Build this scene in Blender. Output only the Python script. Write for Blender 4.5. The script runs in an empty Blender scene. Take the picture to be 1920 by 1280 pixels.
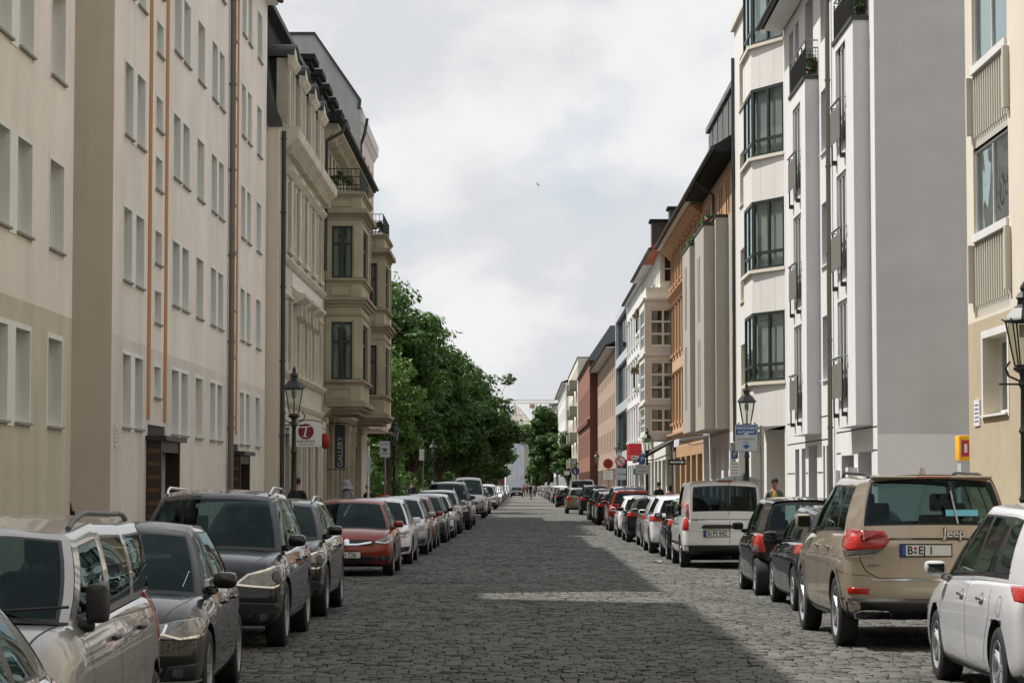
import bpy, bmesh, math, random
import numpy as np
from mathutils import Vector, Matrix, noise as mnoise
from mathutils.bvhtree import BVHTree
R = math.radians
random.seed(7)
SC = bpy.context.scene
COL = SC.collection
# ---------------------------------------------------------------- camera
cam = bpy.data.cameras.new("camera"); cam_o = bpy.data.objects.new("camera", cam); COL.objects.link(cam_o)
cam.sensor_width = 36.0; cam.lens = 85.0; cam.clip_start = 0.5; cam.clip_end = 6000
cam_o.location = (0, 0, 1.75)
cam_o.rotation_euler = (R(90 + 3.38), 0, R(0.19))
SC.camera = cam_o
SC.render.resolution_x, SC.render.resolution_y = 1024, 682
SC.view_settings.view_transform = 'Standard'; SC.view_settings.look = 'None'
SC.view_settings.exposure = 0.16; SC.view_settings.gamma = 1.0
SC.cycles.max_bounces = 6; SC.cycles.diffuse_bounces = 3; SC.cycles.glossy_bounces = 4
SC.cycles.transparent_max_bounces = 12; SC.cycles.transmission_bounces = 4
SC.cycles.caustics_reflective = False; SC.cycles.caustics_refractive = False
SC.cycles.sample_clamp_indirect = 6.0
# ---------------------------------------------------------------- sun
sdir = Vector((-1.0, 0.42, 1.72)).normalized()          # towards the sun
SUN_EL = math.asin(sdir.z); SUN_AZ = math.atan2(sdir.x, sdir.y)
sun = bpy.data.lights.new("sun", 'SUN'); sun.energy = 5.0; sun.angle = R(0.6); sun.color = (1.0, 0.965, 0.91)
sun_o = bpy.data.objects.new("sun", sun); COL.objects.link(sun_o)
sun_o.rotation_euler = sdir.to_track_quat('Z', 'Y').to_euler(); sun_o.location = (-40, 40, 60)
# ---------------------------------------------------------------- sky with clouds
W = bpy.data.worlds.new("World"); SC.world = W; W.use_nodes = True
nt = W.node_tree; N = nt.nodes; L = nt.links; N.clear()
out = N.new('ShaderNodeOutputWorld')
sky = N.new('ShaderNodeTexSky'); sky.sky_type = 'NISHITA'; sky.sun_disc = False
sky.sun_elevation = SUN_EL; sky.sun_rotation = SUN_AZ; sky.air_density = 1.0; sky.dust_density = 1.5
b1 = N.new('ShaderNodeBackground'); b1.inputs[1].default_value = 0.11; L.new(sky.outputs[0], b1.inputs[0])
tc = N.new('ShaderNodeTexCoord'); sep = N.new('ShaderNodeSeparateXYZ'); L.new(tc.outputs['Generated'], sep.inputs[0])
def wmath(op, a, b=None):
    n = N.new('ShaderNodeMath'); n.operation = op
    for i, v in enumerate((a, b)):
        if v is None: continue
        if isinstance(v, (int, float)): n.inputs[i].default_value = v
        else: L.new(v, n.inputs[i])
    return n.outputs[0]
zz = wmath('ADD', wmath('MAXIMUM', sep.outputs[2], 0.0), 0.60)
cx = wmath('DIVIDE', sep.outputs[0], zz); cy = wmath('DIVIDE', sep.outputs[1], zz)
cmb = N.new('ShaderNodeCombineXYZ'); L.new(cx, cmb.inputs[0]); L.new(cy, cmb.inputs[1])
def wnoise(scale, det, dist, loc):
    mp = N.new('ShaderNodeMapping'); mp.inputs['Location'].default_value = loc; L.new(cmb.outputs[0], mp.inputs[0])
    n = N.new('ShaderNodeTexNoise'); n.inputs['Scale'].default_value = scale; n.inputs['Detail'].default_value = det
    n.inputs['Roughness'].default_value = 0.55; n.inputs['Distortion'].default_value = dist
    L.new(mp.outputs[0], n.inputs['Vector']); return n.outputs[0]
def wramp(src, p0, p1, c0=(0, 0, 0, 1), c1=(1, 1, 1, 1)):
    r = N.new('ShaderNodeValToRGB'); r.color_ramp.elements[0].position = p0; r.color_ramp.elements[1].position = p1
    r.color_ramp.elements[0].color = c0; r.color_ramp.elements[1].color = c1
    r.color_ramp.interpolation = 'EASE'; L.new(src, r.inputs[0]); return r.outputs[0]
cover = wramp(wnoise(4.6, 7, 0.2, (3.1, 0.4, 0)), 0.30, 0.50)
hi = N.new('ShaderNodeMapRange'); hi.inputs[1].default_value = 0.20; hi.inputs[2].default_value = 0.50; hi.inputs[3].default_value = 1.0; hi.inputs[4].default_value = 0.95
L.new(sep.outputs[2], hi.inputs[0]); cover = wmath('MULTIPLY', cover, hi.outputs[0]); veilk = wmath('MULTIPLY', hi.outputs[0], 0.6)
shade = wramp(wnoise(7.0, 8, 0.1, (1.7, 3.2, 0)), 0.40, 0.62, (0.63, 0.65, 0.675, 1), (0.80, 0.80, 0.80, 1))
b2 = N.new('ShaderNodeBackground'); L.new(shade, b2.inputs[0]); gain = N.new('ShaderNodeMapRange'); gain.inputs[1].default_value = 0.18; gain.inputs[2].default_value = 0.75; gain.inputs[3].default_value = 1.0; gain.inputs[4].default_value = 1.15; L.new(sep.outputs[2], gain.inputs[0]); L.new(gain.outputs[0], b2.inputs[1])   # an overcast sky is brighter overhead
veil = N.new('ShaderNodeBackground'); veil.inputs[0].default_value = (0.62, 0.67, 0.73, 1)   # thin high veil over the blue
mv = N.new('ShaderNodeMixShader'); L.new(veilk, mv.inputs[0]); L.new(b1.outputs[0], mv.inputs[1]); L.new(veil.outputs[0], mv.inputs[2])
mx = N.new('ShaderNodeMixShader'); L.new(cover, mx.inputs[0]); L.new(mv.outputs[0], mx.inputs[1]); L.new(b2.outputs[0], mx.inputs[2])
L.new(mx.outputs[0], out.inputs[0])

# ---------------------------------------------------------------- materials
MATS = {}
def sl(c):    # sRGB 0-255 -> linear
    return tuple(((v/255)/12.92 if v/255 <= 0.04045 else ((v/255+0.055)/1.055)**2.4) for v in c)
def mat(name, col, rough=0.8, metal=0.0, var=0.0, vscale=1.0, bump=0.0, bscale=30.0, coat=0.0, spec=0.5, streak=0.0,
        island=0.0, trans=0.0, stretch=(1, 1, 1), col2=None, emit=None):
    if name in MATS: return MATS[name]
    m = bpy.data.materials.new(name); m.use_nodes = True
    t = m.node_tree; n = t.nodes; l = t.links; p = n['Principled BSDF']
    p.inputs['Base Color'].default_value = (*col, 1); p.inputs['Roughness'].default_value = rough
    p.inputs['Metallic'].default_value = metal; p.inputs['Specular IOR Level'].default_value = spec
    p.inputs['Coat Weight'].default_value = coat; p.inputs['Coat Roughness'].default_value = 0.02; p.inputs['Coat IOR'].default_value = 1.45
    co = n.new('ShaderNodeTexCoord'); mp = n.new('ShaderNodeMapping'); l.new(co.outputs['Object'], mp.inputs[0])
    mp.inputs['Scale'].default_value = stretch
    cur = None
    def rgb(c):
        q = n.new('ShaderNodeRGB'); q.outputs[0].default_value = (*c, 1); return q.outputs[0]
    if var or streak or island or col2:
        cur = rgb(col)
        if var:
            a = n.new('ShaderNodeTexNoise'); a.inputs['Scale'].default_value = vscale; a.inputs['Detail'].default_value = 8
            a.inputs['Roughness'].default_value = 0.62; l.new(mp.outputs[0], a.inputs['Vector'])
            mr = n.new('ShaderNodeMapRange'); mr.inputs[1].default_value = 0.3; mr.inputs[2].default_value = 0.7
            mr.inputs[3].default_value = 1-var; mr.inputs[4].default_value = 1+var*0.6; l.new(a.outputs[0], mr.inputs[0])
            if col2:
                mc = n.new('ShaderNodeMix'); mc.data_type = 'RGBA'; l.new(a.outputs[0], mc.inputs[0]); l.new(cur, mc.inputs[6]); mc.inputs[7].default_value = (*col2, 1); cur = mc.outputs[2]
            v = n.new('ShaderNodeVectorMath'); v.operation = 'SCALE'; l.new(cur, v.inputs[0]); l.new(mr.outputs[0], v.inputs['Scale']); cur = v.outputs[0]
        if streak:
            m2 = n.new('ShaderNodeMapping'); m2.inputs['Scale'].default_value = (0.9, 0.9, 0.10); l.new(co.outputs['Object'], m2.inputs[0])
            a = n.new('ShaderNodeTexNoise'); a.inputs['Scale'].default_value = 1.6; a.inputs['Detail'].default_value = 6; l.new(m2.outputs[0], a.inputs['Vector'])
            mr = n.new('ShaderNodeMapRange'); mr.inputs[1].default_value = 0.42; mr.inputs[2].default_value = 0.72
            mr.inputs[3].default_value = 1; mr.inputs[4].default_value = 1-streak; l.new(a.outputs[0], mr.inputs[0])
            v = n.new('ShaderNodeVectorMath'); v.operation = 'SCALE'; l.new(cur, v.inputs[0]); l.new(mr.outputs[0], v.inputs['Scale']); cur = v.outputs[0]
        if island:
            g = n.new('ShaderNodeNewGeometry'); mr = n.new('ShaderNodeMapRange'); mr.inputs[3].default_value = 1-island; mr.inputs[4].default_value = 1+island
            l.new(g.outputs['Random Per Island'], mr.inputs[0])
            v = n.new('ShaderNodeVectorMath'); v.operation = 'SCALE'; l.new(cur, v.inputs[0]); l.new(mr.outputs[0], v.inputs['Scale']); cur = v.outputs[0]
        l.new(cur, p.inputs['Base Color'])
    if bump:
        a = n.new('ShaderNodeTexNoise'); a.inputs['Scale'].default_value = bscale; a.inputs['Detail'].default_value = 6; l.new(mp.outputs[0], a.inputs['Vector'])
        b = n.new('ShaderNodeBump'); b.inputs['Strength'].default_value = bump; b.inputs['Distance'].default_value = 0.02; l.new(a.outputs[0], b.inputs['Height'])
        l.new(b.outputs[0], p.inputs['Normal'])
    if trans:
        tr = n.new('ShaderNodeBsdfTranslucent'); ms = n.new('ShaderNodeMixShader'); ms.inputs[0].default_value = trans
        if cur: l.new(cur, tr.inputs[0])
        else: tr.inputs[0].default_value = (*col, 1)
        l.new(p.outputs[0], ms.inputs[1]); l.new(tr.outputs[0], ms.inputs[2]); l.new(ms.outputs[0], n['Material Output'].inputs[0])
    if emit:
        p.inputs['Emission Color'].default_value = (*emit[:3], 1); p.inputs['Emission Strength'].default_value = emit[3]
    MATS[name] = m; return m
def glass(name, tint, base=0.04, wav=0.0, r=0.0, ior=1.45, gc=(0.80, 0.95, 0.95)):
    """see-through tinted pane: fresnel reflection over a darkening transparent layer"""
    if name in MATS: return MATS[name]
    m = bpy.data.materials.new(name); m.use_nodes = True; t = m.node_tree; n = t.nodes; l = t.links; n.remove(n['Principled BSDF'])
    tr = n.new('ShaderNodeBsdfTransparent'); tr.inputs[0].default_value = (*tint, 1)
    gl = n.new('ShaderNodeBsdfGlossy'); gl.inputs['Roughness'].default_value = r; gl.inputs[0].default_value = (*gc, 1)
    ge = n.new('ShaderNodeNewGeometry'); dt = n.new('ShaderNodeVectorMath'); dt.operation = 'DOT_PRODUCT'; l.new(ge.outputs['Normal'], dt.inputs[0]); l.new(ge.outputs['Incoming'], dt.inputs[1])
    def mth(op, a, b):
        q = n.new('ShaderNodeMath'); q.operation = op; q.use_clamp = True
        for i, v in enumerate((a, b)):
            if isinstance(v, (int, float)): q.inputs[i].default_value = v
            else: l.new(v, q.inputs[i])
        return q.outputs[0]
    ab = n.new('ShaderNodeMath'); ab.operation = 'ABSOLUTE'; l.new(dt.outputs['Value'], ab.inputs[0])
    f0 = ((ior-1)/(ior+1))**2; sch = mth('POWER', mth('SUBTRACT', 1.0, ab.outputs[0]), 5.0)
    fk = mth('ADD', mth('MULTIPLY', sch, 1-f0-base), f0+base)
    class _A: outputs = [fk]
    ad = _A
    mi = n.new('ShaderNodeMixShader'); l.new(ad.outputs[0], mi.inputs[0]); l.new(tr.outputs[0], mi.inputs[1]); l.new(gl.outputs[0], mi.inputs[2])
    if wav:
        co = n.new('ShaderNodeTexCoord'); a = n.new('ShaderNodeTexNoise'); a.inputs['Scale'].default_value = 1.3; a.inputs['Detail'].default_value = 1
        l.new(co.outputs['Object'], a.inputs['Vector'])
        b = n.new('ShaderNodeBump'); b.inputs['Strength'].default_value = wav; b.inputs['Distance'].default_value = 0.02; l.new(a.outputs[0], b.inputs['Height'])
        l.new(b.outputs[0], gl.inputs['Normal'])
    l.new(mi.outputs[0], n['Material Output'].inputs[0]); MATS[name] = m; return m
def paint(name, c, metal=0.35):
    return mat('paint ' + name, c, rough=0.32, metal=metal, coat=1.0, spec=0.2, var=0.05, vscale=3)
M = dict(
    cream=mat('cream render', sl((240, 229, 217)), 0.9, var=0.13, vscale=0.35, bump=0.25, bscale=40, streak=0.10),
    cream_low=mat('grey beige render', sl((224, 214, 202)), 0.9, var=0.09, vscale=0.8, bump=0.25, bscale=40, streak=0.14),
    tan_low=mat('tan render', sl((206, 197, 177)), 0.9, var=0.10, vscale=0.9, bump=0.3, bscale=40, streak=0.18),
    side_tan=mat('tan side render', sl((206, 195, 178)), 0.9, var=0.08, vscale=0.6, bump=0.25, bscale=40, streak=0.12),
    reveal=mat('white window reveal', sl((232, 232, 225)), 0.75, var=0.05, vscale=2, bump=0.05, streak=0.08),
    ochre=mat('ochre stripe', sl((180, 128, 74)), 0.85, var=0.06, vscale=1),
    white=mat('white facade', sl((218, 217, 216)), 0.85, var=0.04, vscale=0.6, bump=0.08, bscale=30, streak=0.07),
    white_w=mat('warm white facade', sl((220, 217, 212)), 0.8, var=0.04, vscale=0.8, streak=0.06),
    grey_gable=mat('grey gable render', sl((202, 202, 204)), 0.9, var=0.08, vscale=0.5, bump=0.2, bscale=12.0, streak=0.06, stretch=(1, 1, 2.5)),
    grey_gable_low=mat('pale grey gable base', sl((228, 229, 231)), 0.9, var=0.03, vscale=0.6, bump=0.1, bscale=10),
    grey_fin=mat('light grey render', sl((204, 204, 206)), 0.85, var=0.04, vscale=0.5, streak=0.05),
    grey_concrete=mat('grey concrete render', sl((176, 170, 160)), 0.9, var=0.06, vscale=1.2, bump=0.3, bscale=60, streak=0.10),
    beige=mat('pale beige render', sl((218, 210, 194)), 0.9, var=0.05, vscale=0.8, bump=0.25, bscale=50, streak=0.08),
    beige_low=mat('sand render', sl((184, 170, 144)), 0.95, var=0.10, vscale=1.5, bump=0.5, bscale=60, streak=0.10),
    panel=mat('pale metal balcony panel', sl((192, 188, 176)), 0.5, var=0.03, vscale=2),
    stucco=mat('beige stucco', sl((192, 182, 162)), 0.85, var=0.18, vscale=1.3, bump=0.2, bscale=25, streak=0.20),
    stucco_l=mat('light stucco', sl((208, 199, 181)), 0.85, var=0.16, vscale=1.3, bump=0.2, bscale=25, streak=0.15),
    olive=mat('olive stucco', sl((160, 151, 128)), 0.85, var=0.18, vscale=1.1, bump=0.2, bscale=25, streak=0.22),
    olive_l=mat('light olive stucco', sl((178, 170, 146)), 0.85, var=0.18, vscale=1.1, bump=0.2, bscale=25, streak=0.2),
    olive_d=mat('dark green grey base', sl((98, 96, 74)), 0.85, var=0.12, vscale=1.1, streak=0.2),
    pink=mat('pale pink render', sl((222, 206, 200)), 0.88, var=0.04, vscale=0.7, streak=0.06),
    orange=mat('orange stucco', sl((184, 146, 110)), 0.85, var=0.08, vscale=1.0, bump=0.15, streak=0.12),
    orange_l=mat('pale orange stucco', sl((198, 164, 130)), 0.85, var=0.06, vscale=1.0, streak=0.1),
    salmon=mat('salmon render', sl((170, 146, 128)), 0.88, var=0.06, vscale=0.7, streak=0.10),
    brick=mat('red brick', sl((98, 60, 48)), 0.9, var=0.14, vscale=6, bump=0.3, bscale=20),
    brick_l=mat('orange red brick', sl((138, 94, 78)), 0.9, var=0.12, vscale=6, bump=0.3, bscale=20),
    palegreen=mat('pale green grey render', sl((212, 212, 200)), 0.88, var=0.05, vscale=0.7, streak=0.08),
    roof_dark=mat('dark slate roof', sl((38, 42, 40)), 0.85, spec=.2, var=0.25, vscale=6, bump=0.4, bscale=8, stretch=(1, 1, 3)),
    zinc=mat('dark zinc sheet', sl((56, 61, 60)), 0.6, metal=0.1, var=0.15, vscale=3),
    zinc_l=mat('pale zinc sheet', sl((108, 114, 116)), 0.6, metal=0.1, var=0.1, vscale=3),
    tile=mat('red roof tiles', sl((172, 92, 66)), 0.85, var=0.25, vscale=9, bump=0.5, bscale=10),
    firewall=mat('weathered grey firewall', sl((182, 181, 180)), 0.95, var=0.16, vscale=0.8, bump=0.3, bscale=8, streak=0.22),
    pipe=mat('grey brown downpipe', sl((112, 106, 96)), 0.5, metal=0.3, var=0.1, vscale=3),
    darkframe=mat('dark window frame', sl((44, 52, 50)), 0.4),
    whiteframe=mat('white window frame', sl((232, 232, 228)), 0.45),
    brownframe=mat('dark brown frame', sl((48, 40, 34)), 0.5),
    door=mat('dark brown timber door', sl((46, 34, 25)), 0.5, var=0.3, vscale=4, stretch=(1, 1, 8)),
    doorslat=mat('worn timber slats', sl((92, 66, 40)), 0.6, var=0.35, vscale=5, stretch=(1, 1, 6)),
    dark=mat('dark recess', (0.012, 0.013, 0.012), 0.7),  # near-black for painted shade in openings, and for black panel joints
    iron=mat('dark green cast iron', sl((34, 40, 38)), 0.4, metal=0.2, var=0.1, vscale=8),
    steel=mat('galvanised steel', sl((150, 152, 150)), 0.4, metal=0.7, var=0.08, vscale=10),
    curtain=mat('sheer curtain', sl((200, 206, 200)), 0.9, trans=0.35, var=0.18, vscale=6, stretch=(3, 3, 0.1)),
    sill=mat('weathered sill', sl((146, 142, 134)), 0.7, var=0.1, vscale=6),
    tyre=mat('tyre rubber', (0.013, 0.013, 0.013), 0.75, var=0.15, vscale=10),
    trim=mat('black plastic trim', (0.014, 0.014, 0.015), 0.45),
    gasket=mat('black gasket', (0.008, 0.008, 0.009), 0.35),
    cabin=mat('dark cabin lining', (0.025, 0.025, 0.026), 0.85),
    seat=mat('charcoal seat fabric', (0.03, 0.03, 0.032), 0.9),
    chrome=mat('chrome', (0.75, 0.76, 0.78), 0.12, metal=1.0),
    alloy=mat('silver alloy', (0.42, 0.43, 0.45), 0.45, metal=0.6),
    rimdark=mat('dark alloy', (0.08, 0.08, 0.085), 0.35, metal=0.6),
    red_lens=mat('red lamp lens', (0.42, 0.012, 0.010), 0.12, coat=1.0, var=0.25, vscale=14, stretch=(1, 1, 5)),
    clear_lens=mat('smoked clear lens', (0.20, 0.21, 0.21), 0.14, metal=0.6, coat=1.0, var=0.5, vscale=16),
    amber=mat('amber lens', (0.75, 0.22, 0.02), 0.15, coat=1.0, var=0.2, vscale=15),
    lamp_glass=mat('milky lantern glass', (0.62, 0.62, 0.58), 0.15, trans=0.4),
    plate_white=mat('licence plate white', (0.72, 0.72, 0.70), 0.4),
    plate_blue=mat('plate blue', sl((30, 70, 160)), 0.4),
    black_ink=mat('black lettering', (0.01, 0.01, 0.01), 0.5),
    white_ink=mat('white lettering', (0.75, 0.75, 0.74), 0.5),
    blue_sign=mat('blue enamel sign', sl((32, 84, 148)), 0.35),
    red_sign=mat('red enamel sign', sl((186, 34, 42)), 0.35),
    maroon=mat('maroon logo', sl((120, 28, 22)), 0.5),
    grey_ink=mat('grey lettering', sl((110, 110, 112)), 0.5),
    sign_grey=mat('pale grey sign', sl((186, 192, 196)), 0.45, var=0.05, vscale=4),
    yellow=mat('signal yellow', sl((246, 178, 20)), 0.45),
    glass_dark=mat('dark window glass', (0.020, 0.026, 0.026), 0.03, spec=0.9, var=0.5, vscale=1.5),
    glass_teal=mat('dark teal glass', (0.03, 0.055, 0.055), 0.03, spec=1.0, var=0.3, vscale=1.0),
    awning=mat('dark awning cloth', sl((44, 50, 52)), 0.8),
    awning_l=mat('pale lilac awning cloth', sl((196, 198, 214)), 0.8),
    bark=mat('bark', sl((86, 74, 60)), 0.95, var=0.3, vscale=5, bump=0.6, bscale=12, stretch=(1, 1, 0.3)),
    planter_leaf=mat('balcony plant leaf', (0.06, 0.11, 0.03), 0.6, island=0.5, trans=0.3),
    flower=mat('pink blossom', sl((206, 100, 110)), 0.7, island=0.3),
)
M['glass'] = glass('window glass', (0.93, 0.96, 0.95), 0.03, ior=1.5); M['glass_sky'] = glass('reflecting window glass', (0.5, 0.55, 0.55), 0.22, wav=.25, ior=1.6)
M['carglass'] = glass('car glass', (0.36, 0.47, 0.46), 0.0, gc=(.42, .56, .58))
M['privacy'] = glass('tinted car glass', (0.10, 0.13, 0.13), 0.0, gc=(.5, .62, .64))

# ---------------------------------------------------------------- helpers
class MB:
    def __init__(s): s.v = []; s.f = []; s.m = []; s.mats = []; s.mi = 0
    def use(s, m):
        if isinstance(m, str): m = M[m]
        if m not in s.mats: s.mats.append(m)
        s.mi = s.mats.index(m); return s
    def poly(s, pts):
        i = len(s.v); s.v += [tuple(p) for p in pts]; s.f.append(tuple(range(i, i+len(pts)))); s.m.append(s.mi)
    def box(s, x0, x1, y0, y1, z0, z1, skip=()):
        if x0 > x1: x0, x1 = x1, x0
        if y0 > y1: y0, y1 = y1, y0
        if z0 > z1: z0, z1 = z1, z0
        i = len(s.v)
        s.v += [(x0, y0, z0), (x1, y0, z0), (x1, y1, z0), (x0, y1, z0), (x0, y0, z1), (x1, y0, z1), (x1, y1, z1), (x0, y1, z1)]
        fs = dict(b=(0, 3, 2, 1), t=(4, 5, 6, 7), f=(0, 1, 5, 4), r=(1, 2, 6, 5), k=(2, 3, 7, 6), l=(3, 0, 4, 7))
        for k, q in fs.items():
            if k in skip: continue
            s.f.append(tuple(i+a for a in q)); s.m.append(s.mi)
        return s
    def prism(s, poly, lo, hi, axis='y'):
        """extrude a 2D polygon; axis y: poly is (x,z); axis x: (y,z); axis z: (x,y)"""
        def P(a, b, c): return {'y': (a, c, b), 'x': (c, a, b), 'z': (a, b, c)}[axis]
        i = len(s.v); n = len(poly)
        s.v += [P(a, b, lo) for a, b in poly] + [P(a, b, hi) for a, b in poly]
        s.f.append(tuple(range(i, i+n))); s.m.append(s.mi)
        s.f.append(tuple(range(i+2*n-1, i+n-1, -1))); s.m.append(s.mi)
        for k in range(n):
            s.f.append((i+k, i+(k+1) % n, i+n+(k+1) % n, i+n+k)); s.m.append(s.mi)
        return s
    def cyl(s, p0, p1, r0, r1=None, n=10, cap=True):
        r1 = r0 if r1 is None else r1
        p0 = Vector(p0); p1 = Vector(p1); d = (p1-p0)
        if d.length < 1e-6: return s
        q = d.to_track_quat('Z', 'Y'); i = len(s.v)
        for p, r in ((p0, r0), (p1, r1)):
            for k in range(n):
                a = 2*math.pi*k/n; s.v.append(tuple(p + q @ Vector((r*math.cos(a), r*math.sin(a), 0))))
        for k in range(n):
            s.f.append((i+k, i+(k+1) % n, i+n+(k+1) % n, i+n+k)); s.m.append(s.mi)
        if cap:
            s.f.append(tuple(range(i+n-1, i-1, -1))); s.m.append(s.mi)
            s.f.append(tuple(range(i+n, i+2*n))); s.m.append(s.mi)
        return s
    def lathe(s, prof, c=(0, 0, 0), axis='z', n=16, closed=False):
        i = len(s.v); m = len(prof)
        for k in range(n):
            a = 2*math.pi*k/n; ca, sa = math.cos(a), math.sin(a)
            for r, h in prof:
                if axis == 'z': s.v.append((c[0]+r*ca, c[1]+r*sa, c[2]+h))
                else: s.v.append((c[0]+h, c[1]+r*ca, c[2]+r*sa))
        for k in range(n):
            k2 = (k+1) % n
            for j in range(m if closed else m-1):
                j2 = (j+1) % m
                s.f.append((i+k*m+j, i+k2*m+j, i+k2*m+j2, i+k*m+j2)); s.m.append(s.mi)
        return s
    def grid(s, rows, mfun=None):
        i = len(s.v); nr = len(rows); nc = len(rows[0])
        for r in rows: s.v += [tuple(p) for p in r]
        for a in range(nr-1):
            for b in range(nc-1):
                mm = mfun(a, b) if mfun else s.mi
                if mm is None: continue
                s.f.append((i+a*nc+b, i+a*nc+b+1, i+(a+1)*nc+b+1, i+(a+1)*nc+b)); s.m.append(mm)
        return s
    def blob(s, c, rx, ry, rz, n=10, m=6):
        prof = [(math.sin(math.pi*j/m), -math.cos(math.pi*j/m)) for j in range(m+1)]
        i = len(s.v)
        for k in range(n):
            a = 2*math.pi*k/n
            for r, h in prof: s.v.append((c[0]+rx*r*math.cos(a), c[1]+ry*r*math.sin(a), c[2]+rz*h))
        for k in range(n):
            for j in range(m):
                k2 = (k+1) % n
                s.f.append((i+k*(m+1)+j, i+k2*(m+1)+j, i+k2*(m+1)+j+1, i+k*(m+1)+j+1)); s.m.append(s.mi)
        return s
    def tube(s, pts, r, n=6):
        for a, b in zip(pts[:-1], pts[1:]): s.cyl(a, b, r, r, n)
        return s
    def build(s, name, parent=None, off=None, smooth=None, bevel=0.0, weld=False):
        me = bpy.data.meshes.new(name)
        v = s.v
        if off is not None: v = [(a-off[0], b-off[1], c-off[2]) for a, b, c in v]
        me.from_pydata(v, [], s.f)
        for m in s.mats: me.materials.append(m)
        me.polygons.foreach_set('material_index', s.m)
        bm = bmesh.new(); bm.from_mesh(me)
        if weld: bmesh.ops.remove_doubles(bm, verts=bm.verts, dist=0.0005)
        if bevel:
            bmesh.ops.remove_doubles(bm, verts=bm.verts, dist=0.0005)
            bmesh.ops.bevel(bm, geom=[e for e in bm.edges if len(e.link_faces) == 2 and e.calc_face_angle(0) > 0.5], offset=bevel, segments=2, affect='EDGES', profile=0.6)
        bmesh.ops.recalc_face_normals(bm, faces=bm.faces)
        bm.to_mesh(me); bm.free()
        if smooth is not None:
            me.polygons.foreach_set('use_smooth', [True]*len(me.polygons))
            if smooth < 180: me.set_sharp_from_angle(angle=R(smooth))
        o = bpy.data.objects.new(name, me); COL.objects.link(o)
        if parent is not None: o.parent = parent
        return o
def tag(o, label=None, cat=None, group=None, kind=None):
    if label: o['label'] = label
    if cat: o['category'] = cat
    if group: o['group'] = group
    if kind: o['kind'] = kind
    return o
def thing(name, label, cat, loc=(0, 0, 0), rz=0, group=None):
    o = bpy.data.objects.new(name, None); COL.objects.link(o); o.empty_display_size = 0.3
    o.location = loc; o.rotation_euler = (0, 0, rz); return tag(o, label, cat, group)
def copy_tree(o, parent=None, swap=None):
    c = o.copy(); COL.objects.link(c)
    if parent is not None: c.parent = parent
    if swap and c.type == 'MESH':
        hit = [i for i, m in enumerate(o.data.materials) if m in swap]
        if hit:
            for i in hit:
                c.material_slots[i].link = 'OBJECT'; c.material_slots[i].material = swap[o.data.materials[i]]
    for ch in [x for x in CH.get(o.name, [])]: copy_tree(ch, c, swap)
    return c
CH = {}
def index_children():
    CH.clear()
    for x in bpy.data.objects:
        if x.parent: CH.setdefault(x.parent.name, []).append(x)
def place(proto, label, loc, rz, group=None, swap=None, first=False, scale=None):
    index_children() if proto.name not in CH else None
    c = proto if first else copy_tree(proto, None, swap)
    c.location = loc; c.rotation_euler = (0, 0, rz)
    if scale: c.scale = scale
    c['label'] = label
    if group: c['group'] = group
    return c
def text_obj(s, size, mt, parent, loc, rot, name='lettering', ext=0.002, align='CENTER', sx=1.0, bold=0.0, label=None):
    cu = bpy.data.curves.new(name, 'FONT'); cu.body = s; cu.size = size; cu.extrude = ext; cu.align_x = align; cu.align_y = 'CENTER'; cu.offset = bold
    t = bpy.data.objects.new(name, cu); COL.objects.link(t)
    me = bpy.data.meshes.new_from_object(t); bpy.data.objects.remove(t); bpy.data.curves.remove(cu)
    me.materials.clear(); me.materials.append(M[mt] if isinstance(mt, str) else mt)
    mat4 = Matrix.Translation(loc) @ Matrix.LocRotScale(None, __import__('mathutils').Euler(rot), Vector((sx, 1, 1)))
    me.transform(mat4)
    o = bpy.data.objects.new(name, me); COL.objects.link(o); o.parent = parent
    if label: o['label'] = label
    return o
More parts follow.
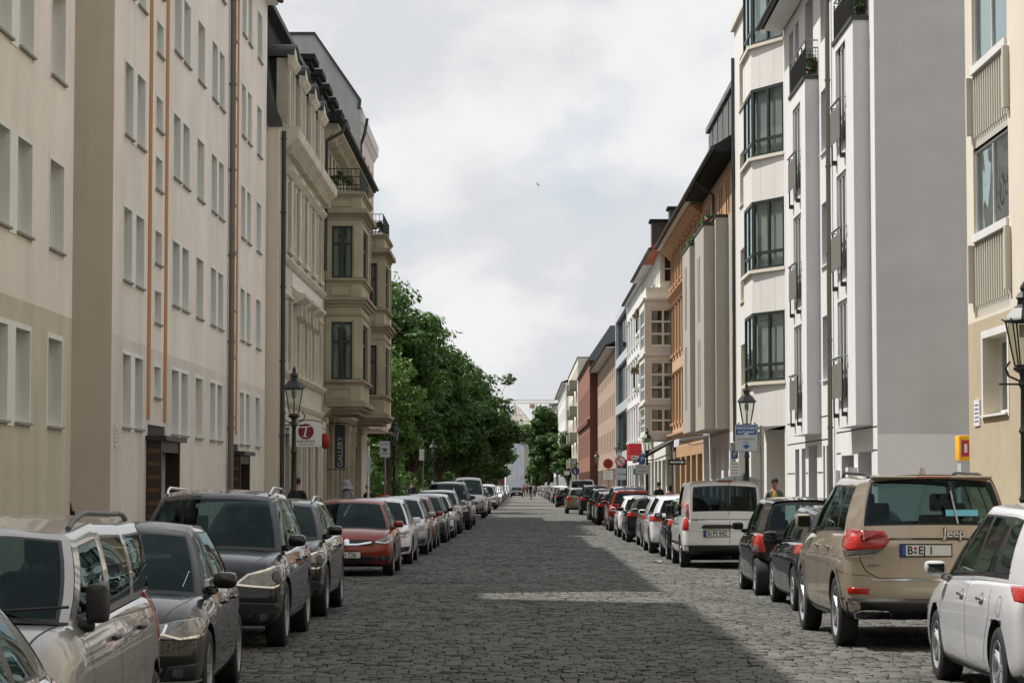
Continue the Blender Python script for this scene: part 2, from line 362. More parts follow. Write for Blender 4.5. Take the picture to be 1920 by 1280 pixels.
# ================================================================ cars (built at the origin, front towards +Y)
def lerp(a, b, t): return a+(b-a)*t
def itp(tab, x):
    """piecewise linear over [(x, v...)] sorted by x"""
    if x <= tab[0][0]: return tab[0][1]
    for (a, va), (b, vb) in zip(tab[:-1], tab[1:]):
        if x <= b: return lerp(va, vb, (x-a)/(b-a) if b > a else 0)
    return tab[-1][1]
LV = [(0.07, .962), (0.26, .992), (0.56, 1.0), (0.83, .988)]
def body_mesh(sp):
    st = sorted(sp['st']); bm = bmesh.new(); rings = []
    cab0, cab1 = sp['tub']
    nose, tail = sp['nose'], sp['tail']
    lv = sp.get('lv', LV)
    for si, (y, hw, zb, zt, cr, wt) in enumerate(st):
        h = zt-zb; half = [(0, zb), (.45*hw, zb), (.84*hw, zb)]
        half += [(fx*hw, zb+fz*h) for fz, fx in lv] + [(wt*hw, zt)]
        tub = cab0 < y < cab1
        if tub: half += [(.86*wt*hw, zt-.40), (0, zt-.42)]
        else: half += [(.5*wt*hw, zt+.8*cr), (0, zt+cr)]
        ends = si in (0, len(st)-1)
        ring = {}
        for k, (x, z) in enumerate(half):
            for s in ((1,) if k in (0, 9) else (1, -1)):
                yy = y
                if ends:
                    corner = abs(x)/hw if hw else 0
                    pr, sg = (nose, 1) if si else (tail, -1)
                    yy = y + sg*(itp(pr, z) - sp.get('bow', .10)*corner**2*(1 if k not in (7, 8) else .8))
                ring[(k, s)] = bm.verts.new((s*x, yy, z))
            if k in (0, 9): ring[(k, -1)] = ring[(k, 1)]
        rings.append(ring)
    inner = bm.faces.layers.int.new('inner'); cre = bm.edges.layers.float.new('crease_edge')
    for i, (a, b) in enumerate(zip(rings[:-1], rings[1:])):
        ya, yb = st[i][0], st[i+1][0]; tub = (cab0 < ya < cab1) or (cab0 < yb < cab1)
        for k in range(9):
            for s in (1, -1):
                q = [a[(k, s)], a[(k+1, s)], b[(k+1, s)], b[(k, s)]]
                f = bm.faces.new(q if s > 0 else q[::-1])
                if k >= 7 and tub: f[inner] = 1
    # end caps
    for si, sg, pr in ((0, -1, tail), (len(st)-1, 1, nose)):
        rg = rings[si]; y, hw, zb, zt, cr, wt = st[si]; rows = []
        rows.append([rg[(2, 1)], rg[(1, 1)], rg[(0, 1)], rg[(1, -1)], rg[(2, -1)]])
        for k in range(3, 7):
            z = rg[(k, 1)].co.z; row = [rg[(k, 1)]]
            for fx in (.5, 0, -.5):
                yy = y + sg*(itp(pr, z) - sp.get('bow', .10)*abs(fx)**2)
                row.append(bm.verts.new((fx*hw, yy, z+cr*.3*(1-abs(fx)))))
            row.append(rg[(k, -1)]); rows.append(row)
        rows.append([rg[(7, 1)], rg[(8, 1)], rg[(9, 1)], rg[(8, -1)], rg[(7, -1)]])
        for r0, r1 in zip(rows[:-1], rows[1:]):
            for c in range(4): bm.faces.new((r0[c], r0[c+1], r1[c+1], r1[c]))
    for i, (a, b) in enumerate(zip(rings[:-1], rings[1:])):
        for s in (1, -1):
            e = bm.edges.get((a[(7, s)], b[(7, s)]))
            if e: e[cre] = sp.get('crease', .45)
            e = bm.edges.get((a[(2, s)], b[(2, s)]))
            if e: e[cre] = .5
            if sp.get('swage'):
                e = bm.edges.get((a[(sp['swage'], s)], b[(sp['swage'], s)]))
                if e: e[cre] = .7
    bmesh.ops.recalc_face_normals(bm, faces=bm.faces)
    me = bpy.data.meshes.new('body'); bm.to_mesh(me); bm.free()
    return me
def make_car(name, label, sp, full=True):
    root = thing(name, label, sp.get('cat', 'car'))
    P = paint(sp['paint'][0], sp['paint'][1], sp['paint'][2] if len(sp['paint']) > 2 else .35)
    st = sorted(sp['st'])
    me = body_mesh(sp)
    tmp = bpy.data.objects.new('tmp', me); COL.objects.link(tmp)
    ss = tmp.modifiers.new('s', 'SUBSURF'); ss.levels = 2; ss.render_levels = 2
    dg = bpy.context.evaluated_depsgraph_get()
    me2 = bpy.data.meshes.new_from_object(tmp.evaluated_get(dg)); tmp.modifiers.clear(); tmp.data = me2
    bmv = bmesh.new(); bmv.from_mesh(me2); bvh = BVHTree.FromBMesh(bmv); bmv.free()
    # wheel arches
    (yf, yr), wr, ar = sp['axles'], sp['wr'], sp['ar']
    hwm = max(s[1] for s in st); cut = MB().use('trim')
    for yy in (yf, yr):
        for s in (1, -1): cut.cyl((s*(hwm-.30), yy, wr*1.02), (s*(hwm+.2), yy, wr*1.02), ar, ar, 40)
    co = cut.build('cut'); bo = tmp.modifiers.new('b', 'BOOLEAN'); bo.object = co; bo.operation = 'DIFFERENCE'; bo.solver = 'EXACT'
    dg = bpy.context.evaluated_depsgraph_get(); dg.update()
    me3 = bpy.data.meshes.new_from_object(tmp.evaluated_get(dg)); bpy.data.objects.remove(tmp); bpy.data.objects.remove(co)
    me3.name = 'body'; me3.materials.clear(); me3.materials.append(P); me3.materials.append(M['trim']); me3.materials.append(M['cabin'])
    att = me3.attributes.get('inner'); inn = [0]*len(me3.polygons)
    if att: att.data.foreach_get('value', inn)
    idx = []
    ycowl = sp['gh']['A'][0]
    yrear = sp['gh']['Rr'][0]
    for p, iv in zip(me3.polygons, inn):
        c = p.center; mi = 0
        for yy in (yf, yr):
            d = math.hypot(c.y-yy, c.z-wr*1.02)
            if d < ar+.004 and abs(c.x) > hwm-.34 and (abs(d-ar) < .012 or abs(abs(c.x)-(hwm-.30)) < .004): mi = 1
        if mi == 0:
            n = p.normal
            if iv or (n.z > .5 and yrear < c.y < ycowl-.02 and c.z > .6 and abs(c.x) < hwm*.86): mi = 2
            elif c.z < sp.get('clad', .0) or (n.z < -.6 and c.z < .45): mi = 1
        idx.append(mi)
    me3.polygons.foreach_set('material_index', idx); me3.polygons.foreach_set('use_smooth', [True]*len(idx)); me3.set_sharp_from_angle(angle=R(38))
    body = bpy.data.objects.new('body', me3); COL.objects.link(body); body.parent = root
    # ---- greenhouse
    g = sp['gh']; hwt = [(s[0], s[1]*s[5]) for s in st]; zts = [(s[0], s[3]) for s in st]; crs = [(s[0], s[4]) for s in st]
    wbase = lambda y: itp(hwt, y)-.010
    zbase = lambda y: itp(zts, y)-.020
    zr = lambda y: itp(g['zr'], y)
    wt = lambda y: itp(g['wt'], y)
    bul = g.get('bulge', .025); tb, tt = g.get('t', (.05, .90))
    T = [0, tb, tb+.03, .3, .5, .7, tt-.03, tt, .96, 1.0]
    knots = [(g['A'][0], g['A'][1])]; kinds = []
    for (yb, yt, kd) in g['side']:
        y0, y1 = knots[-1]
        if kd in 'gv':
            fb = .022/max(.05, abs(yb-y0)); ft = .022/max(.05, abs(yt-y1))
            for f, k2 in ((None, 'k'), (.33, kd), (.66, kd), (1, kd), (None, 'e')):
                if k2 == 'k': knots.append((lerp(y0, yb, fb), lerp(y1, yt, ft))); kinds.append('k')
                elif k2 == 'e': knots.append((yb, yt)); kinds.append('k')
                else:
                    a0 = lerp(fb, 1-fb, f if f < 1 else 1); a1 = lerp(ft, 1-ft, f if f < 1 else 1)
                    knots.append((lerp(y0, yb, a0), lerp(y1, yt, a1))); kinds.append(kd)
        else: knots.append((yb, yt)); kinds.append(kd)
    def sidept(s, kn, t):
        yb, yt = kn; y = lerp(yb, yt, t)
        rnd = max(0, (t-.90)/.10)
        x = lerp(wbase(yb), wt(yt), t) + bul*4*t*(1-t) - .012*rnd**2
        return (s*x, y, lerp(zbase(yb), zr(yt), t))
    shell = MB(); shell.use(P); shell.use('gasket'); pid, kid = 0, 1
    panes = []
    for s in (1, -1):
        rows = [[sidept(s, kn, t) for kn in knots] for t in T]
        def mf(a, b):
            k = kinds[b]
            if k in 'gv' : return None if 2 <= a <= 5 else (kid if a in (1, 6) else pid)
            if k == 'k': return kid if 1 <= a <= 6 else pid
            if k == 'b': return kid if 1 <= a <= 6 else pid
            return pid
        shell.grid(rows, mf)
        b = 0
        while b < len(kinds):
            if kinds[b] in 'gv':
                e = b
                while e < len(kinds) and kinds[e] == kinds[b]: e += 1
                pm = MB().use('privacy' if kinds[b] == 'v' else 'carglass')
                pm.grid([[sidept(s, kn, t) for kn in knots[b:e+1]] for t in T[2:7]]); panes.append(('side_window', pm)); b = e
            else: b += 1
    def endpt(u, t, front):
        yb, yt = g['A'] if front else g['Rr']; sg = 1 if front else -1
        bb, bt = (g.get('bowA', (.16, .09)) if front else g.get('bowR', (.06, .05)))
        wb_, wt_ = wbase(yb), wt(yt)
        x = u*(lerp(wb_, wt_, t) + bul*4*t*(1-t) - .012*max(0, (t-.9)/.1)**2)
        yc = lerp(yb, yt, t) + sg*lerp(bb, bt, t)*(1-u*u)
        zb_ = zbase(yb)+itp(crs, yb)*(1-u*u)*.8
        z = lerp(zb_, zr(yt)+.0, t) + g['crown']*(1-abs(u)**2.5)*t
        return (x, yc + sg*g.get('wbul', .03)*4*t*(1-t), z)
    for front in (True, False):
        t0, t1 = g.get('tw', (.03, .93)) if front else g.get('tr', (.12, .88)); um = .94 if front else g.get('ur', .88)
        U = [-1, -um, -um+.025, -.6, -.3, 0, .3, .6, um-.025, um, 1]
        TT = [0, t0, t0+.025, .3, .5, .7, t1-.025, t1, 1]
        if g.get('rfun') and not front: pass
        nU = len(U)-1
        def mf(a, b):
            if a in (0,) and front: return kid
            if a < 1 or a > 6: return pid
            if b in (0, nU-1): return kid if g.get('blackpillar') else pid
            if a in (1, 6) or b in (1, nU-2): return kid
            return None
        shell.grid([[endpt(u, t, front) for u in U] for t in TT], mf)
        pm = MB().use('carglass' if front or not g.get('privacy') else 'privacy')
        pm.grid([[endpt(u, t, front) for u in U[2:-2]] for t in TT[2:7]]); panes.append(('windscreen' if front else 'rear_window', pm))
    # roof skin
    ys = [kn[1] for kn in knots]; U = [-1, -.95, -.85, -.6, -.3, 0, .3, .6, .85, .95, 1]
    bA, bR = g.get('bowA', (.16, .09))[1], g.get('bowR', (.06, .05))[1]; ya, yz = ys[0], ys[-1]
    rows = []
    for y in ys:
        f = (y-yz)/(ya-yz)
        rows.append([(u*(wt(y)-.012), y + (bA*max(0, 1-(1-f)*5) - bR*max(0, 1-f*5))*(1-u*u), zr(y)+g['crown']*(1-abs(u)**2.5)) for u in U])
    shell.use(sp.get('roofmat', P)) if sp.get('roofmat') else shell.use(P)
    shell.grid(rows)
    shell.build('roof', root, smooth=50, weld=True)
    for nm, pm in panes: pm.build(nm, root, smooth=180)
    # ---- interior
    zs = itp(zts, 0)-.42
    it = MB().use('seat')
    ws = hwm*.46; ysf = g['side'][1][0] if len(g['side']) > 1 else 0
    for s in (1, -1):
        seat = MB().use('seat'); yy = sp.get('seat_y', -.12)
        seat.box(s*ws-.24, s*ws+.24, yy-.1, yy+.06, zs, zs+.62); seat.box(s*ws-.13, s*ws+.13, yy-.12, yy-.02, zs+.66, zs+.86)
        seat.build('seat', root, bevel=.04, smooth=60)
    bench = MB().use('seat'); bench.box(-hwm*.72, hwm*.72, yy-1.0, yy-.86, zs, zs+.56)
    for x in (-.42, .42): bench.box(x-.13, x+.13, yy-1.02, yy-.92, zs+.58, zs+.76)
    bench.build('rear_bench', root, bevel=.04, smooth=60)
    sw = MB().use('trim'); sw.lathe([(.17+.015*math.cos(a), .015*math.sin(a)) for a in [i*math.pi/3 for i in range(6)]], (0, 0, 0), 'z', 18, True)
    swo = sw.build('steering_wheel', root, smooth=180); swo.location = (-ws, yy+.55, zs+.42); swo.rotation_euler = (R(-62), 0, 0)
    # ---- projection helpers
    allm = [body] + [c for c in bpy.data.objects if c.parent == root and c.name.split('.')[0] in ('roof', 'windscreen', 'rear_window', 'side_window')]
    vv, ff = [], []
    for o in allm:
        k = len(vv); vv += [v.co.copy() for v in o.data.vertices]; ff += [[k+i for i in p.vertices] for p in o.data.polygons]
    bva = BVHTree.FromPolygons(vv, ff)
    def hit(u, z, az, full_=True):
        if az > 90:        # from above: (x, y)
            p, n, i, dist = (bva if full_ else bvh).ray_cast(Vector((u, z, 3)), Vector((0, 0, -1)))
            if p is None: p, n, i, dist = bva.find_nearest(Vector((u, z, 1)))
            return p, (n if n.z > 0 else -n)
        d = Vector((math.sin(az), math.cos(az), 0)); ux = Vector((math.cos(az), -math.sin(az), 0))
        pv = Vector((0, (sp['L']/2 if math.cos(az) > .3 else -sp['L']/2 if math.cos(az) < -.3 else 0), 0))
        o = ux*u + d*7 + pv; o.z = z
        p, n, i, dist = (bva if full_ else bvh).ray_cast(o, -d)
        if p is None or dist > 9:
            o2 = ux*u + d*.6 + pv; o2.z = z; p, n, i, dist = bva.find_nearest(o2)
        if n.dot(d) < 0: n = -n
        return p, n
    def mirror_u(pts): return [(-u, z) for u, z in pts]
    def decal(nm, pts, az, mt, off=.006, both=True, parent=root, lab=None, dense=.05):
        az = R(az) if az is not None else 99
        objs = []
        for s in ((1, -1) if both else (1,)):
            P2 = []
            for (a, b) in zip(pts, pts[1:]+pts[:1]):
                n = max(1, int(math.hypot(b[0]-a[0], b[1]-a[1])/dense))
                P2 += [(lerp(a[0], b[0], i/n), lerp(a[1], b[1], i/n)) for i in range(n)]
            cxx = sum(p[0] for p in P2)/len(P2); cz = sum(p[1] for p in P2)/len(P2)
            m = MB().use(mt); rows = []
            for f, o in ((.02, off), (.2, off), (.4, off), (.6, off), (.8, off), (.94, off), (1, off*.3), (1.0, -.012)):
                row = []
                for (u, z) in P2+[P2[0]]:
                    u2, z2 = cxx+(u-cxx)*f, cz+(z-cz)*f
                    p, n = hit(u2, z2, az); q = p+n*o
                    row.append((s*q.x, q.y, q.z))
                rows.append(row)
            m.grid(rows); m.poly(rows[0][:-1])
            ob = m.build(nm, parent, smooth=65)
            if lab: ob['label'] = lab
            objs.append(ob)
        return objs
    def ribbon(nm, lines, az, mt, w=.008, off=.0015, both=True, parent=root):
        az = R(az) if az is not None else 99
        for s in ((1, -1) if both else (1,)):
            m = MB().use(mt)
            for pts in lines:
                Q = [pts[0]]
                for a, b in zip(pts[:-1], pts[1:]):
                    n = max(1, int(math.hypot(b[0]-a[0], b[1]-a[1])/.06))
                    Q += [(lerp(a[0], b[0], i/n), lerp(a[1], b[1], i/n)) for i in range(1, n+1)]
                rows = []
                for i, q in enumerate(Q):
                    a, b = Q[max(0, i-1)], Q[min(len(Q)-1, i+1)]; dx, dz = b[0]-a[0], b[1]-a[1]; l = math.hypot(dx, dz) or 1
                    row = []
                    for k in (-1, 1):
                        p, n = hit(q[0]-dz/l*k*w/2, q[1]+dx/l*k*w/2, az, False); r = p+n*off; row.append((s*r.x, r.y, r.z))
                    rows.append(row)
                m.grid(rows)
            last = m.build(nm, parent, smooth=180)
        return last
    api = dict(hit=hit, decal=decal, ribbon=ribbon, root=root, P=P, body=body, zbase=zbase, wbase=wbase)
    # ---- wheels
    wheel(root, sp, hwm)
    # ---- mirrors
    mz = zbase(g['A'][0])+sp.get('mir', .10); my = g['A'][0]-sp.get('mirb', .28); mxx = wbase(my)+.10
    for s in (1, -1):
        m = MB().use(M['trim'] if sp.get('mirblack') else P)
        m.box(s*(mxx-.06), s*(mxx+sp.get('mirw', .13)), my-.04, my+.10, mz-.05, mz+sp.get('mirh', .08))
        m.use('trim'); m.box(s*(mxx-.14), s*(mxx-.02), my-.02, my+.05, mz-.10, mz-.03)
        mo = m.build('mirror', root, bevel=.032 if sp.get('mirblack') else .052, smooth=60)
        q = MB().use('glass_dark'); q.box(s*(mxx-.035), s*(mxx+sp.get('mirw', .13)-.025), my-.046, my-.036, mz-.025, mz+sp.get('mirh', .08)-.025); q.build('mirror_glass', mo, bevel=.004)
    # ---- handles, gaps
    hz = sp.get('handle_z', zbase(0)-.12)
    for hy in sp.get('handles', (-.02, -.95)):
        for s in (1, -1):
            p, n = hit(-hy, hz, R(90), False); m = MB().use(sp.get('handle_mat', P))
            m.box(s*(p.x+.004), s*(p.x+.034), hy-.09, hy+.09, p.z-.014, p.z+.014); m.build('door_handle', root, bevel=.011, smooth=60)
    if sp.get('gaps'): ribbon('panel_gap', [[(-y, z) for y, z in ln] for ln in sp['gaps']], 90, 'gasket', w=.009)
    if sp.get('molding'):
        ribbon('side_molding', [[(-y, z) for y, z in sp['molding'][0]]], 90, sp['molding'][1], w=sp['molding'][2], off=.006)
    # ---- rails
    if sp.get('rails'):
        y0, y1, rm, rh = sp['rails']
        for s in (1, -1):
            pts = []
            for i in range(13):
                f = i/12; y = lerp(y0, y1, f); e = min(1, min(f, 1-f)*7)
                pts.append((s*(wt(y)-.045), y, zr(y)+.012+rh*math.sqrt(e)))
            m = MB().use(rm)
            for a, b in zip(pts[:-1], pts[1:]): m.cyl(a, b, .016, .016, 8)
            m.build('roof_rail', root, smooth=60)
    # ---- lamps, plates and extras
    for d in sp.get('decals', []): decal(*d[:4], **(d[4] if len(d) > 4 else {}))
    for r_ in sp.get('ribbons', []): ribbon(*r_[:4], **(r_[4] if len(r_) > 4 else {}))
    for pl in sp.get('plates', []):
        rear, z, txt, cxp = pl; az = R(180) if rear else 0
        p, n = hit(-cxp if rear else cxp, z, az); sg = -1 if rear else 1
        m = MB().use('plate_white'); m.box(p.x-.26, p.x+.26, p.y+sg*.008, p.y+sg*.022, z-.055, z+.055)
        m.use('trim'); m.box(p.x-.275, p.x+.275, p.y-sg*.02, p.y+sg*.012, z-.07, z+.07)
        xb = p.x-.26 if rear else p.x+.26
        m.use('plate_blue'); m.box(xb, xb+(.045 if rear else -.045), p.y+sg*.009, p.y+sg*.0235, z-.055, z+.055)
        po = m.build('licence_plate', root)
        if txt:
            d_ = 1 if rear else -1; rt_ = (R(90), 0, 0 if rear else R(180)); a_, b_ = txt.split(' ', 1)
            text_obj(a_, .12, 'black_ink', po, (p.x-d_*.17, p.y+sg*.0235, z-.002), rt_, sx=.9, bold=.002)
            text_obj(b_, .12, 'black_ink', po, (p.x+d_*(-.085), p.y+sg*.0235, z-.002), rt_, align='LEFT', sx=.88, bold=.002)
            q = MB().use('red_lens' if 'EJ' in txt else 'grey_ink'); q.cyl((p.x-d_*.115, p.y+sg*.022, z+.022), (p.x-d_*.115, p.y+sg*.0245, z+.022), .016, .016, 12); q.build('seal', po)
            q = MB().use('grey_ink'); q.cyl((p.x-d_*.115, p.y+sg*.022, z-.020), (p.x-d_*.115, p.y+sg*.0245, z-.020), .018, .018, 12); q.build('seal', po)
    if sp.get('extra'): sp['extra'](api)
    return root
WHEELS = {}
def wheel(root, sp, hw):
    wr = sp['wr']; rr = sp.get('rim', wr*.66); style = sp.get('spokes', 5); rm = sp.get('rimmat', 'alloy'); key = (wr, rr, style, rm)
    if key not in WHEELS:
        t = MB().use('tyre'); w = .105
        prof = [(rr*.98, -w*.9), (rr+.02, -w), (wr-.03, -w*.98), (wr-.006, -w*.80), (wr, -w*.5), (wr, w*.5), (wr-.006, w*.80), (wr-.03, w*.98), (rr+.02, w), (rr*.98, w*.9)]
        t.lathe(prof, axis='x', n=40)
        tm = t.build('tyre', smooth=40).data
        r_ = MB().use('trim'); r_.cyl((w*.30, 0, 0), (w*.34, 0, 0), rr*.97, rr*.97, 32)
        r_.use(rm)
        r_.lathe([(rr*.99, w*.2), (rr*1.02, w*.86), (rr*1.0, w*.95), (rr*.955, w*.90), (rr*.93, w*.3)], axis='x', n=40)
        r_.lathe([(0.001, w*.78), (rr*.14, w*.80), (rr*.2, w*.72), (rr*.22, w*.4)], axis='x', n=16)
        ns = abs(style); dbl = style < 0
        for k in range(ns):
            a0 = 2*math.pi*k/ns
            for da in ((-.13, .13) if dbl else (0,)):
                rows = []
                for f in (.10, .35, .65, .97):
                    hwid = rr*(.075 if dbl else .13)*(1.1-.35*f if not dbl else 1.0-.2*f)
                    a = a0+da*(1-.1*f); cr, sr = math.cos(a), math.sin(a); d = w*(.74+.12*f)
                    row = []
                    for (o, dx) in ((-1, -.04), (-.6, 0), (.6, 0), (1, -.04)):
                        py, pz = rr*f*cr - o*hwid*sr, rr*f*sr + o*hwid*cr; row.append((d+dx*.6, py, pz))
                    rows.append(row)
                r_.grid(rows)
        rmh = r_.build('rim', smooth=40).data
        for o in [o for o in bpy.data.objects if o.data in (tm, rmh)]: bpy.data.objects.remove(o)
        WHEELS[key] = (tm, rmh)
    tm, rmh = WHEELS[key]
    for yy in sp['axles']:
        for s in (1, -1):
            wo = bpy.data.objects.new('wheel', None); COL.objects.link(wo); wo.parent = root; wo.location = (s*(hw-.125+sp.get('track', 0)), yy, wr)
            if s < 0: wo.rotation_euler = (0, 0, math.pi)
            for nm, dt in (('tyre', tm), ('rim', rmh)):
                o = bpy.data.objects.new(nm, dt); COL.objects.link(o); o.parent = wo
def base(**k):
    L_, W_ = k.get('L', 4.26), k.pop('W', 1.79); h = W_/2; H = k.pop('H', 1.46); belt = k.pop('belt', .93); hood = k.pop('hood', .74)
    k['L'] = L_; f, r = L_/2, -L_/2; zb = k.pop('zb', .18); zc = k.pop('cowlz', belt-.045)
    fc, fr = k.pop('cowl', 1.14), k.pop('roof0', 1.86); td = k.pop('taildy', .06); rb = k.pop('rb', None) or td+.13; rt = k.pop('rt', .50); foh = k.pop('foh', .86)
    hmid = k.pop('hmid', (belt+hood)/2+.02); bz = k.pop('bumpz', .46); rdrop = k.pop('rdrop', .10); tum = k.pop('tum', .665); wtf = k.pop('wtf', tum-.045); wtr = k.pop('wtr', tum-.06)
    nose = k.pop('nosepad', .07); bs = k.pop('beltslope', .03)
    fbz = -f+.5
    sp = dict(
        st=[(r+.06, h*.91, zb+.12, belt-.02, .01, .87), (r+.28, h*.965, zb+.04, belt+.01, .01, .895), (r+.75, h*.99, zb, belt+.02, 0, .905), (-.5, h, zb-.01, belt+.01, 0, .91),
            (.35, h, zb-.01, belt-bs*.4, 0, .91), (f-fc-.18, h*.998, zb-.01, belt-bs, .0, .905), (f-fc+.02, h*.992, zb, zc, .05, .89), (f-fc*.52, h*.98, zb, hmid, .055, .865),
            (f-.27, h*.945, zb+.02, hood, .05, .84), (f-nose, h*.87, zb+.06, hood-.09, .035, .82)],
        tub=(r+.5, f-fc-.11), nose=[(zb, -.06), (bz-.12, -.01), (bz, .01), (bz+.13, -.015), (hood, -.07)], tail=[(zb, -.05), (bz-.1, .0), (bz+.08, .01), (bz+.2, -.6*td), (belt, -td)],
        axles=(f-foh, f-foh-k.pop('wb', 2.62)), wr=.315, ar=.36,
        gh=dict(A=(f-fc, f-fr), Rr=(r+rb, r+rt), zr=[(r+rt, H-rdrop), (r+rt+.7, H-.055), (0, H-.035), (f-fr, H-.085)], wt=[(r+rt, h*wtr), (-.8, h*tum), (.2, h*tum), (f-fr, h*wtf)], crown=.04,
                side=k.pop('side', None) or [(f-fc-.09, f-fr-.08, 'b'), (-.02, -.08, 'g'), (-.10, -.15, 'b'), (-.93, -.86, 'g'), (-1.0, -.93, 'b'), (r+.62, r+.86, 'g'), (r+rb, r+rt, 'p')], tw=(.03, .93), tr=k.pop('tr', (.14, .88))),
        handles=(.02, -.86), bow=.12,
        gaps=[[(f-fc-.16, belt-.05), (f-fc-.20, .45), (f-fc-.08, zb+.06)], [(-.08, belt-.01), (-.10, zb+.06)], [(-.93, belt), (-.98, .70), (-.80, .45), (-.72, zb+.06)], [(f-fc-.08, zb+.06), (-.72, zb+.06)]])
    g = k.pop('gh', {}); sp['gh'].update(g); sp.update(k); return sp
def front_kit(h, hood, head, grille=True, chrome=False, fog=True, low=True, logo=True):
    """lamps and openings of a car front; head = outline of one headlight (u,z)"""
    D = [('headlight', head, 28, 'clear_lens', dict(off=.010))]
    if grille: D.append(('grille', [(-h*.55, hood-.19), (h*.55, hood-.19), (h*.60, hood-.12), (h*.5, hood-.075), (-h*.5, hood-.075), (-h*.60, hood-.12)], 0, 'trim', dict(both=False)))
    if low: D.append(('air_intake', [(-h*.58, .27), (h*.58, .27), (h*.66, .39), (h*.3, .41), (-h*.3, .41), (-h*.66, .39)], 0, 'trim', dict(both=False)))
    if fog: D += [('fog_lamp_recess', [(h*.66, .28), (h*.95, .31), (h*1.0, .42), (h*.72, .40)], 20, 'trim'), ('fog_lamp', [(h*.80+.05*math.cos(a*.785), .355+.042*math.sin(a*.785)) for a in range(8)], 20, 'clear_lens', dict(off=.014))]
    if logo: D.append(('badge', [(.055*math.cos(a*.524), hood-.125+.055*math.sin(a*.524)) for a in range(12)], 0, 'chrome', dict(both=False, off=.02)))
    return D
def rear_kit(tl, low=.36, az=200):
    return [('taillight', tl, az, 'red_lens', dict(off=.012)), ('bumper_trim', [(-.62, low-.12), (.62, low-.12), (.66, low), (-.66, low)], 180, 'trim', dict(both=False))]
def wiper(api, rear=False, **k): pass
# ---------------------------------------------------------------- the individual cars
def ring(cx, cz, r, n=14, rx=1.0): return [(cx+r*rx*math.cos(2*math.pi*i/n), cz+r*math.sin(2*math.pi*i/n)) for i in range(n)]
def sp_sedan(p):
    s = base(L=4.6, W=1.80, H=1.45, belt=.96, hood=.74, rb=.86, rt=1.36, rdrop=.06, paint=p, wr=.32, handle_mat='chrome',
             side=[(1.07, .37, 'b'), (-.10, -.16, 'g'), (-.20, -.26, 'b'), (-1.12, -.92, 'g'), (-1.44, -.94, 'p')], tr=(.05, .93),
             gh=dict(ur=.90), handles=(-.02, -.93))
    s['decals'] = front_kit(.9, .74, [(.50, .60), (.95, .63), (1.02, .72), (.62, .70)]) + rear_kit([(.55, .78), (1.05, .80), (1.02, .92), (.58, .90)])
    s['plates'] = [(True, .62, None, 0), (False, .42, None, 0)]; return s
M['grey_rail'] = mat('grey plastic rail', sl((92, 94, 96)), .5)
def sp_minivan(p):
    f = 2.12
    s = base(L=4.24, W=1.76, H=1.57, belt=1.07, hood=.92, cowl=.80, roof0=1.32, taildy=.02, rt=.30, foh=.78, wb=2.8, paint=p, rdrop=.05, hmid=1.02, cowlz=1.07, tum=.78, wtf=.775, wtr=.76, bumpz=.48, beltslope=.04,
             side=[(1.22, .62, 'p'), (.25, .14, 'g'), (.10, .0, 'p'), (-.78, -.80, 'g'), (-.92, -.92, 'p'), (-1.86, -1.72, 'g'), (-2.08, -1.82, 'p')], mirblack=True, mirh=.15, mir=.05, mirw=.05,
             gh=dict(blackpillar=False, t=(.09, .86), bulge=.035), handles=(.30, -.70), handle_mat='trim', rails=(.55, -1.72, 'grey_rail', .045), spokes=6)
    s['decals'] = [('headlight', [(.46, .60), (.80, .60), (.82, .79), (.46, .77)], 12, 'clear_lens', dict(off=.01)), ('indicator', [(.80, .60), (1.0, .61), (.99, .78), (.82, .79)], 30, 'amber', dict(off=.012)),
                   ('grille', [(-.44, .62), (.44, .62), (.44, .76), (-.44, .76)], 0, 'trim', dict(both=False)),
                   ('front_bumper_trim', [(-.80, .26), (.80, .26), (.82, .52), (-.82, .52)], 0, 'trim', dict(both=False)), ('taillight', [(.78, .8), (.98, .8), (.96, 1.1), (.80, 1.1)], 200, 'red_lens')]
    s['molding'] = ([(1.6, .50), (-1.9, .52)], p and paint(p[0], p[1], p[2]), .05)
    s['gaps'] = [[(1.10, 1.0), (1.06, .4), (1.12, .25)], [(.12, 1.0), (.10, .25)], [(-.86, 1.0), (-.84, .30)], [(1.12, .25), (-.84, .25)], [(.1, 1.02), (-1.95, 1.0)]]
    s['ribbons'] = []
    def ex(a):
        P = a['hit'](0.30, .95, 0)[0]
        # permit card behind the windscreen, bonnet vent, wiper
        m = MB().use(mat('pale green permit', sl((170, 205, 190)), .6)); yy = 1.02; m.poly([(.46, 1.12, 1.17), (.62, 1.12, 1.16), (.60, 1.06, 1.26), (.44, 1.06, 1.27)]); m.build('permit_card', a['root'])
        m = MB().use('trim'); m.cyl((.55, 1.40, 1.11), (-.10, 1.38, 1.15), .010, .008, 6); m.cyl((-.2, 1.41, 1.11), (-.78, 1.36, 1.14), .010, .008, 6); m.build('wiper', a['root'], smooth=60)
        a['ribbon']('bonnet_gap', [[(.76, 1.34), (.70, 1.6), (.60, 1.98)]], None, 'gasket', w=.010, off=.003)
    s['extra'] = ex; s['plates'] = [(False, .42, None, 0)]; return s
